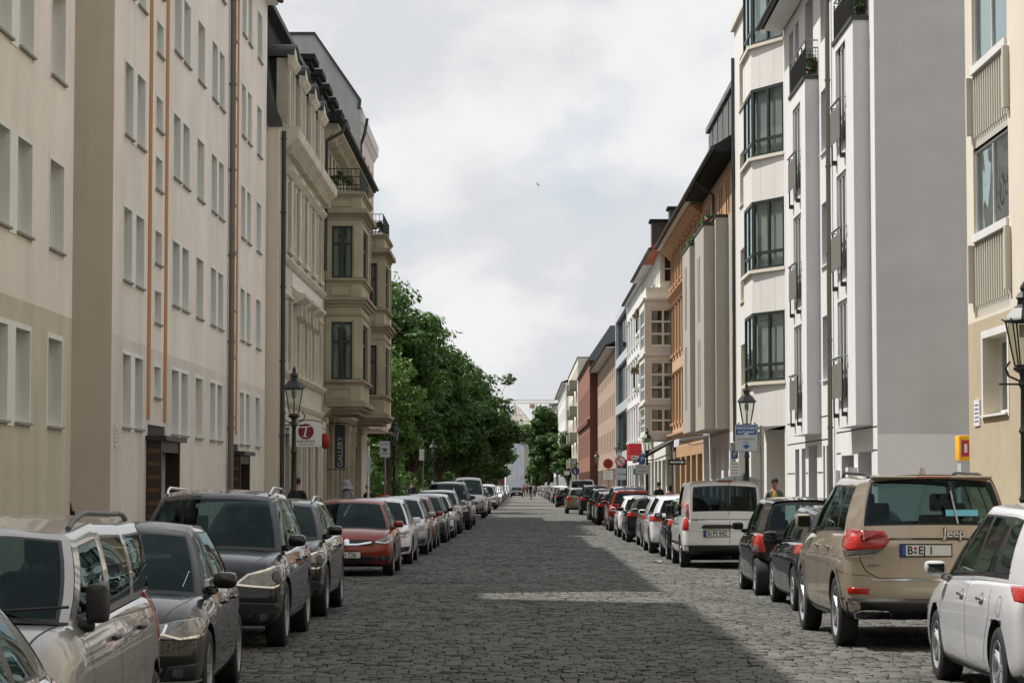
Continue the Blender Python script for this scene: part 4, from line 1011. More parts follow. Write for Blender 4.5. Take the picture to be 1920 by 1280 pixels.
# --- nearest cream block
def left_near():
    X, y0, y1, H = -7.4, 20.0, 39.8, 15.9
    root, off, F = shell('apartment_building', 'nearest cream rendered apartment block with an olive tan ground storey, left edge of the street', 1, X, y0, y1, H)
    rows = [(2.67, 4.05), (5.47, 6.87), (8.22, 9.62), (10.97, 12.37), (13.6, 15.0)]
    cols = [(33.75, 34.8), (35.35, 36.4), (37.8, 38.95), (22, 23.05), (23.6, 24.65), (26.4, 27.5), (29.8, 30.9)]
    ops = gdr_windows(F, root, off, cols, rows)
    m = MB(); wall(m, F, y0, y1, 0, H, ops, .24, 'reveal', 'cream', (4.48, 'tan_low')); box_rest(m, 1, X, y0, y1, H, 11, 'side_tan'); m.build('wall', root, off)
    for i, (a, b) in enumerate(cols):
        for c, d in rows:
            sur = ('reveal', a-.08, b+.28) if i in (0, 3) else ('reveal', a-.27, b+.08) if i in (1, 4) else ('reveal',)
            window(F, root, off, a, b, c, d, .24, sill='sill', sur=sur, nx=1)
    gable_roof(root, off, 1, X, y0, y1, H+.1, 3.2, 11, 'tile')
left_near()
def courtyard_gate():
    t = thing('iron_gate', 'dark arched iron gate closing the gap between the two cream blocks', 'gate', (-8.4, 41.2, .1))
    m = MB().use('iron')
    for i in range(13):
        x = -.75+.125*i; h = 1.15+.55*math.sqrt(max(0, 1-(x/.8)**2)); m.cyl((x, 0, 0), (x, 0, h), .012, .012, 6)
    m.build('bars', t, smooth=60)
    m = MB().use('iron'); m.tube([(-.78*math.cos(a), 0, 1.12+.62*math.sin(a)) for a in [math.pi*i/16 for i in range(17)]], .025, 8); m.cyl((-.78, 0, .1), (.78, 0, .1), .02, .02, 6); m.cyl((-.78, 0, 1.1), (.78, 0, 1.1), .02, .02, 6)
    m.box(-.83, -.77, -.03, .03, 0, 1.2); m.box(.77, .83, -.03, .03, 0, 1.2); m.build('frame', t, smooth=60)
courtyard_gate()
def shade_wing():  # unseen wing added in the gap to cut off the sunlit strip on the road
    root, off, F = shell('shade_wing', 'unseen cream wing added in the gap between the two cream blocks to shade the road', 1, -9.9, 39.82, 43.98, 15.4)
    ops = [(41.3, 42.5, c, c+1.4, .2) for c in (2.8, 5.6, 8.35, 11.1, 13.6)]
    m = MB(); wall(m, F, 39.82, 43.98, 0, 15.4, ops, .2, 'reveal', 'cream'); box_rest(m, 1, -9.9, 39.82, 43.98, 15.4, 7, 'side_tan'); m.build('wall', root, off)
    for o in ops: window(F, root, off, *o[:4], .2, sill='sill')
    gable_roof(root, off, 1, -9.9, 39.82, 43.98, 15.5, 1.5, 7, 'tile', over=.2)
shade_wing()
# --- second cream block with ochre stripes
def left_second():
    X, y0, y1, H = -7.45, 44.0, 70.62, 15.95
    root, off, F = shell('apartment_building', 'long cream apartment block with vertical ochre stripes and two canopied brown doors', 1, X, y0, y1, H)
    rows = [(2.83, 4.2), (5.6, 6.97), (8.35, 9.73), (11.1, 12.48), (13.85, 15.2)]
    pairs = [(45.2, 46.15, 46.65, 47.65), (51.6, 52.65, 53.05, 54.1), (58.0, 59.0, 59.4, 60.4), (64.2, 65.15, 65.6, 66.5)]; singles = [(55.4, 56.6), (68.0, 69.15)]
    srows = [(3.53, 4.15), (5.05, 5.7), (6.27, 6.93), (7.8, 8.45), (9.03, 9.7), (10.6, 11.25), (11.85, 12.5), (13.35, 14.0)]
    small = [(49.1, 50.0), (62.1, 62.95)]
    W_ = []
    for p in pairs:
        for c, d in rows: W_.append((p[0], p[1], c, d, ('reveal', p[0]-.07, (p[1]+p[2])/2))); W_.append((p[2], p[3], c, d, ('reveal', (p[1]+p[2])/2, p[3]+.07)))
    for a, b in singles:
        for c, d in rows: W_.append((a, b, c, d, ('reveal',)))
    for a, b in small:
        for c, d in srows: W_.append((a, b, c, d, ('reveal',)))
    doors = [(48.35, 50.75, 0.1, 2.95, .45), (61.95, 63.95, .1, 2.8, .45)]
    ops = [(w[0], w[1], w[2], w[3], .24) for w in W_]+doors
    m = MB(); wall(m, F, y0, y1, 0, H, ops, .24, 'reveal', 'cream', (4.5, 'cream_low')); box_rest(m, 1, X, y0, y1, H, 11, 'side_tan'); m.build('wall', root, off)
    for a, b, c, d, sur in W_: window(F, root, off, a, b, c, d, .24, sill='sill', sur=sur)
    for (a, b) in ((48.2, 48.55), (50.45, 50.8), (61.72, 61.95), (63.2, 63.5)):
        q = MB().use('ochre'); z0 = 3.05
        fb(q, F, a, b, z0, H-.02, .0, .02); q.build('ochre_stripe', root, off)
    for (a, b, zt) in ((48.2, 50.9, 2.62), (61.9, 64.1, 2.5)):
        q = MB().use('door'); fb(q, F, a, a+.10, .12, zt, .0, .30); q.use('door'); fb(q, F, b-.10, b, .12, zt, .0, .30); fb(q, F, a+.1, b-.1, zt-.22, zt, .0, .28)
        for k in range(9): q.use('doorslat'); fb(q, F, a-.012, a-.001, .3+k*.26, .38+k*.26, .03, .27)
        pr = q.build('door_portal', root, off)
        q = MB().use('door'); fb(q, F, a+.1, b-.1, .12, zt-.22, -.30, -.24); dd = q.build('door', pr, off)
        q = MB().use('glass_dark'); fb(q, F, a+.3, (a+b)/2-.08, .9, zt-.5, -.24, -.225); fb(q, F, (a+b)/2+.08, b-.3, .9, zt-.5, -.24, -.225); q.build('door_glass', pr, off)
        q = MB().use('trim'); fb(q, F, a-.12, b+.18, zt+.003, zt+.10, -.05, .42); q.build('door_canopy', root, off)
        q = MB().use('dark'); fb(q, F, a+.12, b-.12, zt+.11, zt+.34, -.3, -.02); q.build('recess_shade', root, off)  # recess above the canopy, its shade painted as a near-black block
    downpipe(root, off, F, 61.45, .15, H-.2, .10, .075); 
    q = MB().use('white'); fb(q, F, 44.9-.55, 44.62, 2.45, 2.85, .003, .03); sgn = q.build('house_notice', root, off)
    q = MB().use('grey_ink'); 
    for k in range(4): fb(q, F, 44.40, 44.58, 2.52+.07*k, 2.54+.07*k, .031, .034)
    q.build('notice_print', sgn, off)
    gable_roof(root, off, 1, X, y0-.55, y1, H+.12, 3.2, 11, 'tile', over=.35)
left_second()
# --- ornate stucco house with mansard and four dormers
def left_ornate():
    X, y0, y1, H = -7.1, 70.66, 86.5, 12.35
    root, off, F = shell('stucco_house', 'ornate beige stucco house with four pedimented stone dormers and a red circle shop sign', 1, X, y0, y1, H)
    ax = [73.5, 76.3, 79.1, 81.9, 84.7]; w = .55; ops = []
    f3 = (8.95, 11.0); f2 = (5.5, 7.3)
    for u in ax: ops += [(u-w, u+w, *f3, .26), (u-w, u+w, *f2, .26)]
    shop = [(72.6, 74.6, .5, 3.3, .4), (75.3, 77.3, .5, 3.3, .4), (78.0, 79.4, .12, 3.3, .5), (80.1, 82.1, .5, 3.3, .4), (82.8, 85.2, .5, 3.3, .4)]
    m = MB(); wall(m, F, y0, y1, 0, H, ops+shop, .26, 'stucco', 'stucco_l'); box_rest(m, 1, X, y0, y1, H, 11, 'side_tan')
    # mansard gable that faces up the street
    m.use('side_tan'); m.poly([(X, y0, H), (X-.2, y0, 12.9), (X-.75, y0, 16.3), (X-11, y0, 16.3), (X-11, y0, H)]); m.build('wall', root, off)
    for u in ax:
        window(F, root, off, u-w, u+w, *f3, .26, 'brownframe', 'glass_dark', 2, (.68,), curtain=0); window(F, root, off, u-w, u+w, *f2, .26, 'brownframe', 'glass_dark', 2, (.68,))
    for a, b, c, d, e in shop: window(F, root, off, a, b, c, d, e, 'olive_d', 'glass_dark', 2, (.75,), name='shop_window')
    # ornament, floor by floor
    q = MB().use('stucco_l')
    for z, dd in ((8.38, .16), (4.95, .18), (4.1, .12)):
        fprof(q, F, y0+.9, y1-.02, [(0, z), (dd*.5, z+.04), (dd, z+.14), (dd, z+.20), (0, z+.24)])
    q.build('string_course', root, off)
    q = MB().use('stucco_l'); fprof(q, F, y0+.85, y1, [(0, 11.55), (.08, 11.6), (.12, 11.75), (.34, 11.95), (.50, 12.05), (.54, 12.30), (.50, 12.38), (0, 12.5)]); q.use('stucco')
    for i in range(30): fb(q, F, y0+1.1+i*.50, y0+1.32+i*.50, 11.62, 11.93, .10, .30)
    q.build('cornice', root, off)
    for i, u in enumerate(ax):
        q = MB().use('stucco_l')
        for s in (-1, 1): fb(q, F, u+s*(w+.14)-.12, u+s*(w+.14)+.12, f3[0]-.25, f3[1]+.08, .0, .07)
        fprof(q, F, u-w-.34, u+w+.34, [(0, f3[1]+.10), (.10, f3[1]+.12), (.24, f3[1]+.26), (.24, f3[1]+.34), (0, f3[1]+.42)]); fb(q, F, u-w-.2, u+w+.2, f3[0]-.20, f3[0]-.06, .0, .16)
        q.build('window_surround', root, off)
        q = MB().use('stucco_l')
        for s in (-1, 1): fb(q, F, u+s*(w+.12)-.11, u+s*(w+.12)+.11, f2[0]-.25, f2[1]+.02, .0, .09)
        if 1 <= i <= 3:
            fprof(q, F, u-w-.62, u+w+.62, [(0, f2[1]+.06), (.14, f2[1]+.10), (.42, f2[1]+.28), (.42, f2[1]+.38), (0, f2[1]+.48)])
            for s in (-1, 1): q.prism([(u+s*(w+.12)-.11, f2[1]+.05), (u+s*(w+.12)+.11, f2[1]+.05), (u+s*(w+.12)+.11, f2[1]-.45), (u+s*(w+.12)-.11, f2[1]-.30)], X+.09, X+.28, 'x')
        else: fprof(q, F, u-w-.24, u+w+.24, [(0, f2[1]+.04), (.16, f2[1]+.1), (.16, f2[1]+.16), (0, f2[1]+.2)])
        q.build('window_hood', root, off)
    q = MB().use('white_w'); fb(q, F, 74.6, y1-.5, 7.86, 8.30, .0, .05); q.build('frieze_panel', root, off)
    q = MB().use('stucco_l'); fb(q, F, y0+.9, y1-.02, 3.45, 3.95, .0, .16)
    q.build('shop_fascia', root, off)
    for u in (71.9, 74.95, 77.65, 79.75, 82.45, 85.8): q = MB().use('stucco_l'); fb(q, F, u-.2, u+.2, .12, 3.44, .0, .10); q.build('pilaster', root, off)
    for k in range(5): q = MB().use('zinc_l'); q.lathe([(.09, 0), (.11, .04), (.05, .14), (.02, .2)], F.P(73.2+2.4*k, 3.05, .32), 'z', 10); q.cyl(F.P(73.2+2.4*k, 3.25, 0), F.P(73.2+2.4*k, 3.25, .32), .012, .012, 6); q.build('wall_light', root, off, smooth=60)
    # mansard and dormers
    q = MB().use('roof_dark'); q.prism([(X+.05, H+.06), (X-.2, 12.95), (X-.78, 16.4), (X-2, 16.6), (X-5.5, 17.6), (X-11, 16.4), (X-11, H+.06)], y0+.02, y1, 'y')
    q.use('zinc'); q.box(X-1.0, X-.45, y0-.1, y1-2, 16.32, 16.5); q.prism([(X+.10, 12.25), (X+.10, 12.42), (X-.18, 13.05), (X-.82, 16.5), (X-1.1, 16.5), (X-.5, 12.9), (X-.3, 12.25)], y0-.08, y0+.06, 'y')
    rf = q.build('mansard_roof', root, off)
    for k, u in enumerate((73.2, 76.9, 80.5, 84.1)):
        q = MB(); xf = X+.10; hw = .86
        wall(q, Pl((xf, 0), (0, 1), (1, 0)), u-hw, u+hw, 12.42, 14.55, [(u-.42, u+.42, 12.75, 14.3, .2)], .2, 'stucco', 'stucco_l')
        q.use('stucco_l'); FF = Pl((xf, 0), (0, 1), (1, 0))
        for s in (-1, 1): fb(q, FF, u+s*.72-.13, u+s*.72+.13, 12.42, 14.3, .0, .07)
        fprof(q, FF, u-hw-.12, u+hw+.12, [(0, 14.35), (.08, 14.38), (.22, 14.56), (.22, 14.64), (0, 14.68)])
        pts = [(u-hw-.1, 14.68)]+[(u+(hw+.1)*math.cos(a), 14.68+.42*math.sin(a)) for a in [math.pi*(1-i/10) for i in range(1, 10)]]+[(u+hw+.1, 14.68)]
        q.prism(pts, xf-.02, xf+.14, 'x'); q.use('stucco')
        for (ya, yb) in ((u-hw, u-hw+.04), (u+hw-.04, u+hw)): q.box(xf-.34, xf-.001, ya, yb, 12.45, 14.6); q.use('roof_dark'); q.box(xf-1.3, xf-.341, ya, yb, 12.45, 14.6); q.use('stucco')
        dm = q.build('dormer', rf, off)
        q = MB().use('zinc'); pts2 = [(a, b+.03) for a, b in pts]+[(a, b-.05) for a, b in reversed(pts)]; q.prism(pts2, xf-1.3, xf+.20, 'x'); q.build('dormer_roof', rf, off)
        q = MB().use('glass_dark'); fb(q, FF, u-.42, u+.42, 12.75, 14.3, -.2, -.17); q.use('whiteframe'); fb(q, FF, u-.03, u+.03, 12.75, 14.3, -.17, -.13); fb(q, FF, u-.42, u+.42, 13.7, 13.77, -.17, -.132); q.build('dormer_window', rf, off)
    downpipe(root, off, F, y0+.55, .15, 12.2, .10, .07, 'zinc')
    # shop sign on a bracket
left_ornate()
def hanging_sign():
    t = thing('shop_sign', 'white arched hanging sign with a dark red disc and slanted white letter', 'shop sign', (-6.95, 72.6, 0))
    W2 = .93; SCL = .52
    zb, zt = 3.08, 4.45
    m = MB().use('white_ink'); x0 = .06
    arc = [(x0+W2+W2*math.cos(a), zt-.12+.22*math.sin(a)) for a in [math.pi*i/14 for i in range(15)]]
    m.prism([(x0, zb), (x0+2*W2, zb)]+arc, -.04, .04, 'y'); b = m.build('board', t)
    m = MB().use('iron'); m.tube([(0, 0, zt-.3)]+[(x0+W2*1.0-W2*1.04*math.cos(a), 0, zt-.08+.25*math.sin(a)) for a in [math.pi*i/12 for i in range(13)]], .03, 6); m.cyl((-.1, 0, zt-.3), (-.1, 0, zb), .02, .02, 6); m.build('bracket', t, smooth=60)
    m = MB().use('maroon'); cxx, cz = x0+W2+.02, zt-.50; m.cyl((cxx, -.041, cz), (cxx, -.05, cz), .45, .45, 36); m.build('red_disc', b)
    m = MB().use('white_ink'); m.prism([(cxx-.30, cz+.20), (cxx+.32, cz+.28), (cxx+.33, cz+.33), (cxx-.29, cz+.27)], -.06, -.051, 'y'); m.prism([(cxx-.02, cz+.24), (cxx+.07, cz+.25), (cxx-.02, cz-.27), (cxx-.12, cz-.28)], -.0605, -.0515, 'y'); m.prism([(cxx-.22, cz-.24), (cxx+.1, cz-.30), (cxx+.1, cz-.34), (cxx-.22, cz-.28)], -.06, -.051, 'y'); m.build('letter', b)
    text_obj('sukushiya', .27, 'maroon', b, (cxx, -.046, zb+.33), (R(90), 0, 0), ext=.004); text_obj('JAPANESE DINING', .105, 'grey_ink', b, (cxx+.05, -.046, zb+.13), (R(90), 0, 0), ext=.004, bold=.002)
    t.scale = (SCL, SCL, SCL); t.location = (-6.95, 72.6, 1.28)
    t2 = thing('hanging_lantern', 'round red paper lantern behind the white arched shop sign', 'lantern', (-6.05, 75.2, 2.85)); t2.scale = (.42, .42, .55)
    m = MB().use(mat('red paper', sl((150, 40, 28)), .7)); m.lathe([(.12, 0), (.30, .12), (.36, .45), (.30, .78), (.12, .9)], n=18); m.build('paper_shade', t2, smooth=60)
    m = MB().use('iron'); m.cyl((0, 0, .9), (0, 0, 1.15), .012, .012, 6); m.cyl((0, 0, 1.15), (-1.45, 0, 1.15), .02, .02, 6); m.build('hook', t2)
hanging_sign()
# --- olive house with two oriels
def left_oriel():
    X, y0, y1, H = -7.1, 86.54, 108, 14.75
    root, off, F = shell('oriel_house', 'olive brown stucco house with two stacked oriels, potted plants and six dark dormers', 1, X, y0, y1, H)
    fl = [(5.55, 7.65), (9.25, 11.15), (12.6, 14.1)]; cols = [94.4, 96.4, 98.4, 100.4]; top = [88.3, 90, 91.7, 93.4, 95.1, 96.8, 98.5, 100.2, 101.9, 103.6, 105.3, 107]
    ops = [(u-.5, u+.5, c, d, .25) for u in cols for c, d in fl[:2]]+[(u-.42, u+.42, *fl[2], .25) for u in top]
    ground = [(87.2, 89.6, .12, 3.55, .9), (90.6, 92.0, .12, 3.4, .5), (93.0, 94.4, .6, 3.4, .4), (95.4, 98.0, .12, 3.5, .9), (99.4, 101.4, .6, 3.4, .4), (103, 105.5, .6, 3.4, .4)]
    m = MB(); wall(m, F, y0, y1, 0, H, ops+ground, .25, 'olive', 'olive_l', (4.2, 'olive')); box_rest(m, 1, X, y0, y1, H, 11, 'olive'); m.build('wall', root, off)
    for a, b, c, d, e in ops: window(F, root, off, a, b, c, d, e, 'darkframe', 'glass_dark', 2, (.68,), sub=c < 12)
    for a, b, c, d, e in ground: window(F, root, off, a, b, c, d, e, 'olive_d', 'dark' if e > .8 else 'glass_dark', 2, (.7,), name='shop_window')  # deepest openings are passages, their shade painted as near-black panes
    for u in (86.9, 90.1, 92.5, 94.9, 98.7, 102.1, 106.2):
        q = MB().use('olive_l'); fb(q, F, u-.22, u+.22, .9, 3.9, .0, .14); fb(q, F, u-.3, u+.3, 3.9, 4.15, .0, .2); fb(q, F, u-.28, u+.28, .12, .9, .0, .19); q.build('pilaster', root, off)
    q = MB().use('olive_l'); fprof(q, F, y0, y1, [(0, 4.2), (.12, 4.25), (.25, 4.42), (.25, 4.5), (0, 4.56)])
    q.use('olive_l'); fprof(q, F, y0, y1, [(0, 14.2), (.1, 14.24), (.3, 14.5), (.55, 14.66), (.55, 14.74), (0, 14.76)])
    for u in [y0+.5+.62*i for i in range(34)]: fb(q, F, u, u+.2, 14.22, 14.5, .08, .34)
    q.build('cornice', root, off)
    # dark overhanging eave, attic roof and dormers
    q = MB().use('roof_dark'); q.prism([(X+.62, 14.78), (X+.66, 15.0), (X-.3, 15.25), (X-2.6, 17.6), (X-11, 17.6), (X-11, 14.78)], y0-.25, y1, 'y'); q.use('zinc'); q.cyl((X+.70, y0-.2, 14.92), (X+.70, y1, 14.92), .07, .07, 8); rf = q.build('roof', root, off)
    for k in range(6):
        u = 88.0+3.3*k; q = MB().use('zinc'); q.box(X-2.6, X-.65, u-.75, u+.75, 15.3, 17.15); q.use('roof_dark'); q.box(X-2.7, X-.35, u-.95, u+.95, 17.16, 17.36); q.box(X-2.6, X-.5, u-.85, u+.85, 17.0, 17.155)
        dm = q.build('dormer', rf, off); q = MB().use('glass_dark'); q.box(X-.648, X-.63, u-.5, u+.5, 15.7, 16.85); q.build('dormer_window', rf, off)
    # rain pipe bracket that swings over the cornice
    q = MB().use('zinc'); q.tube([(X+.85, y0-.1, 14.85), (X+.7, y0-.1, 14.4), (X+.15, y0-.08, 14.1), (X+.12, y0-.08, 9.4)], .06, 8); q.build('downpipe', root, off, smooth=60)
    # the oriels
    for k, (a, b) in enumerate(((87.7, 92.6), (102.6, 107.4))):
        xo = X+1.32; ori = MB()
        C = facing(a); S = Pl((xo, 0), (0, 1), (1, 0)); x1 = X+.02; x2 = xo
        ops_c = [(X+.24, X+1.0, c, d, .14) for c, d in fl[:2]]; ops_s = [(a+.9, b-.9, c, d, .14) for c, d in fl[:2]]
        wall(ori, C, x1, x2, 4.6, 12.3, ops_c, .14, 'olive', 'olive_l'); wall(ori, S, a, b, 4.6, 12.3, ops_s, .14, 'olive', 'olive_l')
        ori.use('olive_l'); ori.poly([(x1, b, 4.6), (x2, b, 4.6), (x2, b, 12.3), (x1, b, 12.3)]); ori.poly([(x1, a, 4.6), (x2, a, 4.6), (x2, b, 4.6), (x1, b, 4.6)]); ori.poly([(x1, a, 12.3), (x2, a, 12.3), (x2, b, 12.3), (x1, b, 12.3)])
        o = ori.build('oriel', root, off)
        q = MB().use('olive_l')
        for c, d, in ops_c and [(o_[2], o_[3]) for o_ in ops_c]:
            for F2, u0, u1 in ((C, x1, x2), (S, a, b)):
                fb(q, F2, u1-.26 if F2 is C else u0+.02, u1 if F2 is C else u0+.28, c+.02, d+.10, .0, .05)
                if F2 is S: fb(q, F2, u1-.3, u1-.02, c+.02, d+.1, .0, .05)
        q.build('corner_pilasters', o, off)
        q = MB().use('olive')
        def band(z0, z1, prof):
            for (dd, za, zb_) in prof:
                q.box(x1, x2+dd, a-dd, b+dd, za, zb_)
        band(0, 0, [(-.12, 4.30, 4.44), (.06, 4.44, 4.56), (.20, 4.56, 4.72), (.10, 4.72, 4.78)])
        for c, d in fl[:2]: band(0, 0, [(.05, c-.18, c-.10), (.13, c-.10, c-.02)]); band(0, 0, [(.04, d+.22, d+.30), (.08, d+.55, d+.66), (.16, d+.66, d+.78), (.26, d+.78, d+.88)] if d < 9 else [(.04, d+.22, d+.30), (.08, d+.35, d+.45), (.24, d+.45, d+.62)])
        band(0, 0, [(.06, 12.22, 12.30), (.12, 12.30, 12.40)])
        q.build('mouldings', o, off)
        q = MB().use('olive')
        for z0, z1 in ((4.86, 5.22), (8.6, 8.98), (11.85, 12.15)):
            for (u0, u1) in ((X+.2, X+.95),):
                for (aa, bb, cc, dd2) in ((u0, u1, z0, z0+.03), (u0, u1, z1-.03, z1), (u0, u0+.03, z0+.03, z1-.03), (u1-.03, u1, z0+.03, z1-.03)): fb(q, C, aa, bb, cc, dd2, .0, .025)
        q.build('panel_frames', o, off)
        for (aa, bb, c, d, e) in ops_c: window(C, root, off, aa, bb, c, d, .14, 'darkframe', 'glass', 2, (.66,), curtain=1, fw=.07, name='oriel_window')
        for (aa, bb, c, d, e) in ops_s: window(S, root, off, aa, bb, c, d, .14, 'darkframe', 'glass_dark', 3, (.66,), fw=.07, name='oriel_window')
        rl = MB().use('iron')
        loop = [(x1, a+.06), (x2-.06, a+.06), (x2-.06, b-.06), (x1, b-.06)]
        for (p, q2) in zip(loop[:-1], loop[1:]):
            n = int(math.hypot(q2[0]-p[0], q2[1]-p[1])/.14)
            for i in range(n+1): x, y = lerp(p[0], q2[0], i/n), lerp(p[1], q2[1], i/n); rl.cyl((x, y, 12.4), (x, y, 13.25), .011, .011, 5)
            for z in (12.5, 12.95, 13.25): rl.cyl((p[0], p[1], z), (q2[0], q2[1], z), .018, .018, 6)
        rl.build('balcony_railing', o, off, smooth=60)
        for i in range(3 if k == 0 else 6):
            f = i/5; pl = plant_bunch(o, off, (lerp(X+.3, xo-.15, min(1, f*1.4)), a+.15+.5*i*(k), 12.75+.15*(i % 2)), .22, .22, .28, 70, .06 if k == 0 else .0, .08, 30+i+k*10)
    tag(root)
    # gallery banner
    t = thing('gallery_banner', 'tall charcoal banner reading GALLERY in pale vertical letters', 'banner', (X, 88.9, 0))
    m = MB().use(mat('charcoal banner', sl((54, 56, 58)), .7)); m.box(.30, .67, -.03, .03, 2.35, 3.95); b = m.build('cloth', t)
    m = MB().use('iron'); m.cyl((0, 0, 4.0), (.72, 0, 4.0), .02, .02, 6); m.build('bracket', t, smooth=60); m = MB().use('iron'); m.cyl((0, 0, 2.3), (.72, 0, 2.3), .02, .02, 6); m.build('bracket', t, smooth=60)
    text_obj('GALLERY', .27, 'sign_grey', b, (.50, -.035, 2.95), (R(90), R(-90), 0), ext=.003)
left_oriel()
# --- tall pink house with a grey firewall, and its low pink neighbour
def left_pink():
    X, y0, y1, H = -7.3, 108.04, 120, 18.1
    root, off, F = shell('pink_house', 'tall pale pink house with a weathered grey firewall gable rising over the dormers', 1, X, y0, y1, H)
    ops = [(u-.5, u+.5, c, c+1.9, .22) for u in (110, 113, 116, 118.6) for c in (5.6, 8.8, 12.0, 15.2)]
    m = MB(); wall(m, F, y0, y1, 4.5, H, ops, .22, 'pink', 'pink'); box_rest(m, 1, X, y0, y1, H, 12, 'pink', 4.5); m.poly([(X, y0, 4.5), (X-12, y0, 4.5), (X-12, y1, 4.5), (X, y1, 4.5)]); m.build('wall', root, off)
    m = MB().use('firewall'); m.prism([(X+.12, 8), (X+.12, 18.6), (X+.05, 19.0), (X-1.95, 21.95), (X-14, 21.95), (X-14, 8)], y0-.16, y0-.002, 'y'); fw = m.build('firewall', root, off)
    m = MB().use('zinc'); pts = [(X+.12, 18.6), (X+.16, 19.02), (X-1.93, 22.06), (X-14, 22.06), (X-14, 21.96), (X-1.97, 21.96), (X+.04, 19.0), (X+.0, 18.6)]; m.prism(pts, y0-.26, y0+.1, 'y'); m.build('coping', fw, off)
    for a, b, c, d, e in ops: window(F, root, off, a, b, c, d, e, 'brownframe', 'glass_dark', 2, (.7,), sub=False)
    m = MB().use('white_w'); fprof(m, F, y0, y1+.05, [(0, 17.75), (.06, 17.8), (.16, 18.0), (.22, 18.05), (.24, 18.5), (.15, 18.6), (0, 18.6)]); m.build('cornice', root, off)
    m = MB().use('roof_dark'); m.prism([(X+.2, 18.6), (X-1.95, 21.8), (X-12, 21.8), (X-12, 18.6)], y0, y1, 'y'); m.build('roof', root, off)
    m = MB().use('zinc'); m.tube([(X+.42, y0+.15, 18.2), (X+.3, y0+.12, 17.5), (X+.13, y0+.1, 17.0), (X+.13, y0+.1, 12)], .07, 8); m.build('downpipe', root, off, smooth=60)
    m = MB().use('pink'); wall(m, street(1, X-.6), y0, y1, 0, 4.5, [(u-.55, u+.55, .7, 3.3, .3) for u in (109.3, 111.3, 113.3, 115.3, 117.3, 119.0)], .3, 'pink', 'pink'); m.build('ground_storey', root, off)
    for u in (109.3, 111.3, 113.3, 115.3, 117.3, 119.0): window(street(1, X-.6), root, off, u-.55, u+.55, .7, 3.3, .3, 'darkframe', 'glass_dark', 1, (.7,), sub=False, name='shop_window')
    X, y0, y1, H = -7.0, 120.04, 131, 13.75
    root, off, F = shell('pink_house', 'low flat topped pale pink house beside the trees', 1, X, y0, y1, H)
    ops = [(u-.5, u+.5, c, c+1.9, .22) for u in (122.5, 125.5, 128.5) for c in (5.6, 8.4, 11.2)]
    m = MB(); wall(m, F, y0, y1, 4.5, H, ops, .22, 'pink', 'pink'); box_rest(m, 1, X, y0, y1, H, 12, 'pink', 4.5); m.poly([(X, y0, 4.5), (X-12, y0, 4.5), (X-12, y1, 4.5), (X, y1, 4.5)])
    m.use('pink'); m.box(X-12, X-1.2, y0, y1-1.5, 0, 4.5); m.build('wall', root, off)
    for a, b, c, d, e in ops: window(F, root, off, a, b, c, d, e, 'brownframe', 'glass_dark', 2, (.7,), sub=False)
    m = MB().use('stucco'); fb(m, F, y0, y1+.1, 4.45, 4.7, .0, .12); fb(m, F, y0, y1+.1, H-.02, H+.12, -.3, .12); m.build('cornice', root, off)
left_pink()
# ================================================================ right side of the street
def right_near():
    X, y0, y1, H = 7.87, 24, 42.4, 18
    root, off, F = shell('apartment_building', 'nearest beige apartment block with ribbed loggia panels, right edge of the street', -1, X, y0, y1, H)
    lo = [(c, c+1.5) for c in (6.03, 8.95, 11.87, 14.8)]
    ops = [(38.75, 41.75, c-1.42, d, .28) for c, d in lo]+[(39.0, 41.05, 2.92, 4.22, .32)]+[(31, 34, c-1.42, d, .28) for c, d in lo]
    m = MB(); wall(m, F, y0, y1, 0, H, ops, .28, 'beige', 'beige', (4.55, 'beige_low')); box_rest(m, -1, X, y0, y1, H, 11, 'beige'); m.build('wall', root, off)
    for c, d in lo:
        for (a, b) in ((38.75, 41.75), (31, 34)):
            window(F, root, off, a, b, c+.02, d-.02, .09, 'whiteframe', 'glass_sky', 2, (), fw=.035, name='loggia_glazing', curtain=3)
            q = MB().use('panel'); fb(q, F, a+.01, b-.01, c-1.40, c-.02, -.10, -.04)
            n = 15
            for i in range(n): u = lerp(a+.12, b-.12, i/(n-1)); fb(q, F, u-.035, u+.035, c-1.22, c-.16, -.04, .0)
            q.use('white'); fb(q, F, a+.01, b-.01, c-.12, c+.015, -.04, .05); q.build('balcony_panel', root, off)
            for u in (a-.16, b+.02):
                q = MB().use('panel'); fb(q, F, u, u+.14, c-1.15, c-.15, .0, .10); q.build('panel_bracket', root, off)
    window(F, root, off, 39.0, 41.05, 2.92, 4.22, .32, 'whiteframe', 'glass_dark', 2, (), sill='white', sur=('white',), sw=.12, fw=.08)
    q = MB().use('white'); fb(q, F, 41.35, 41.85, 2.75, 3.2, .003, .02); sg = q.build('wall_notice', root, off)
    q = MB().use('blue_sign')
    for k in range(5): fb(q, F, 41.43, 41.77, 2.82+.07*k, 2.84+.07*k, .0205, .023)
    q.build('notice_print', sg, off)
right_near()
def yellow_machine():
    t = thing('ticket_pillar', 'yellow topped grey service pillar standing by the grey gable wall', 'pillar', (9.60, 51.2, 0))
    m = MB().use('sign_grey'); m.box(-.32, .32, -.2, .2, .115, 2.23); m.build('column', t, bevel=.015)
    m = MB().use('yellow'); m.box(-.36, .36, -.24, .24, 2.25, 2.78); h = m.build('head', t, bevel=.03, smooth=40)
    m = MB().use('red_sign'); m.box(-.29, -.15, -.246, -.24, 2.34, 2.68); m.use('plate_blue'); m.box(-.31, -.29, -.247, -.241, 2.32, 2.70); m.use('white_ink'); m.box(-.25, -.19, -.249, -.245, 2.42, 2.60); m.build('emblem', h)
    m = MB().use('grey_ink')
    for k in range(3): m.box(-.26, -.08, -.206, -.2, 1.55-.06*k, 1.57-.06*k)
    m.build('print', t)
yellow_machine()
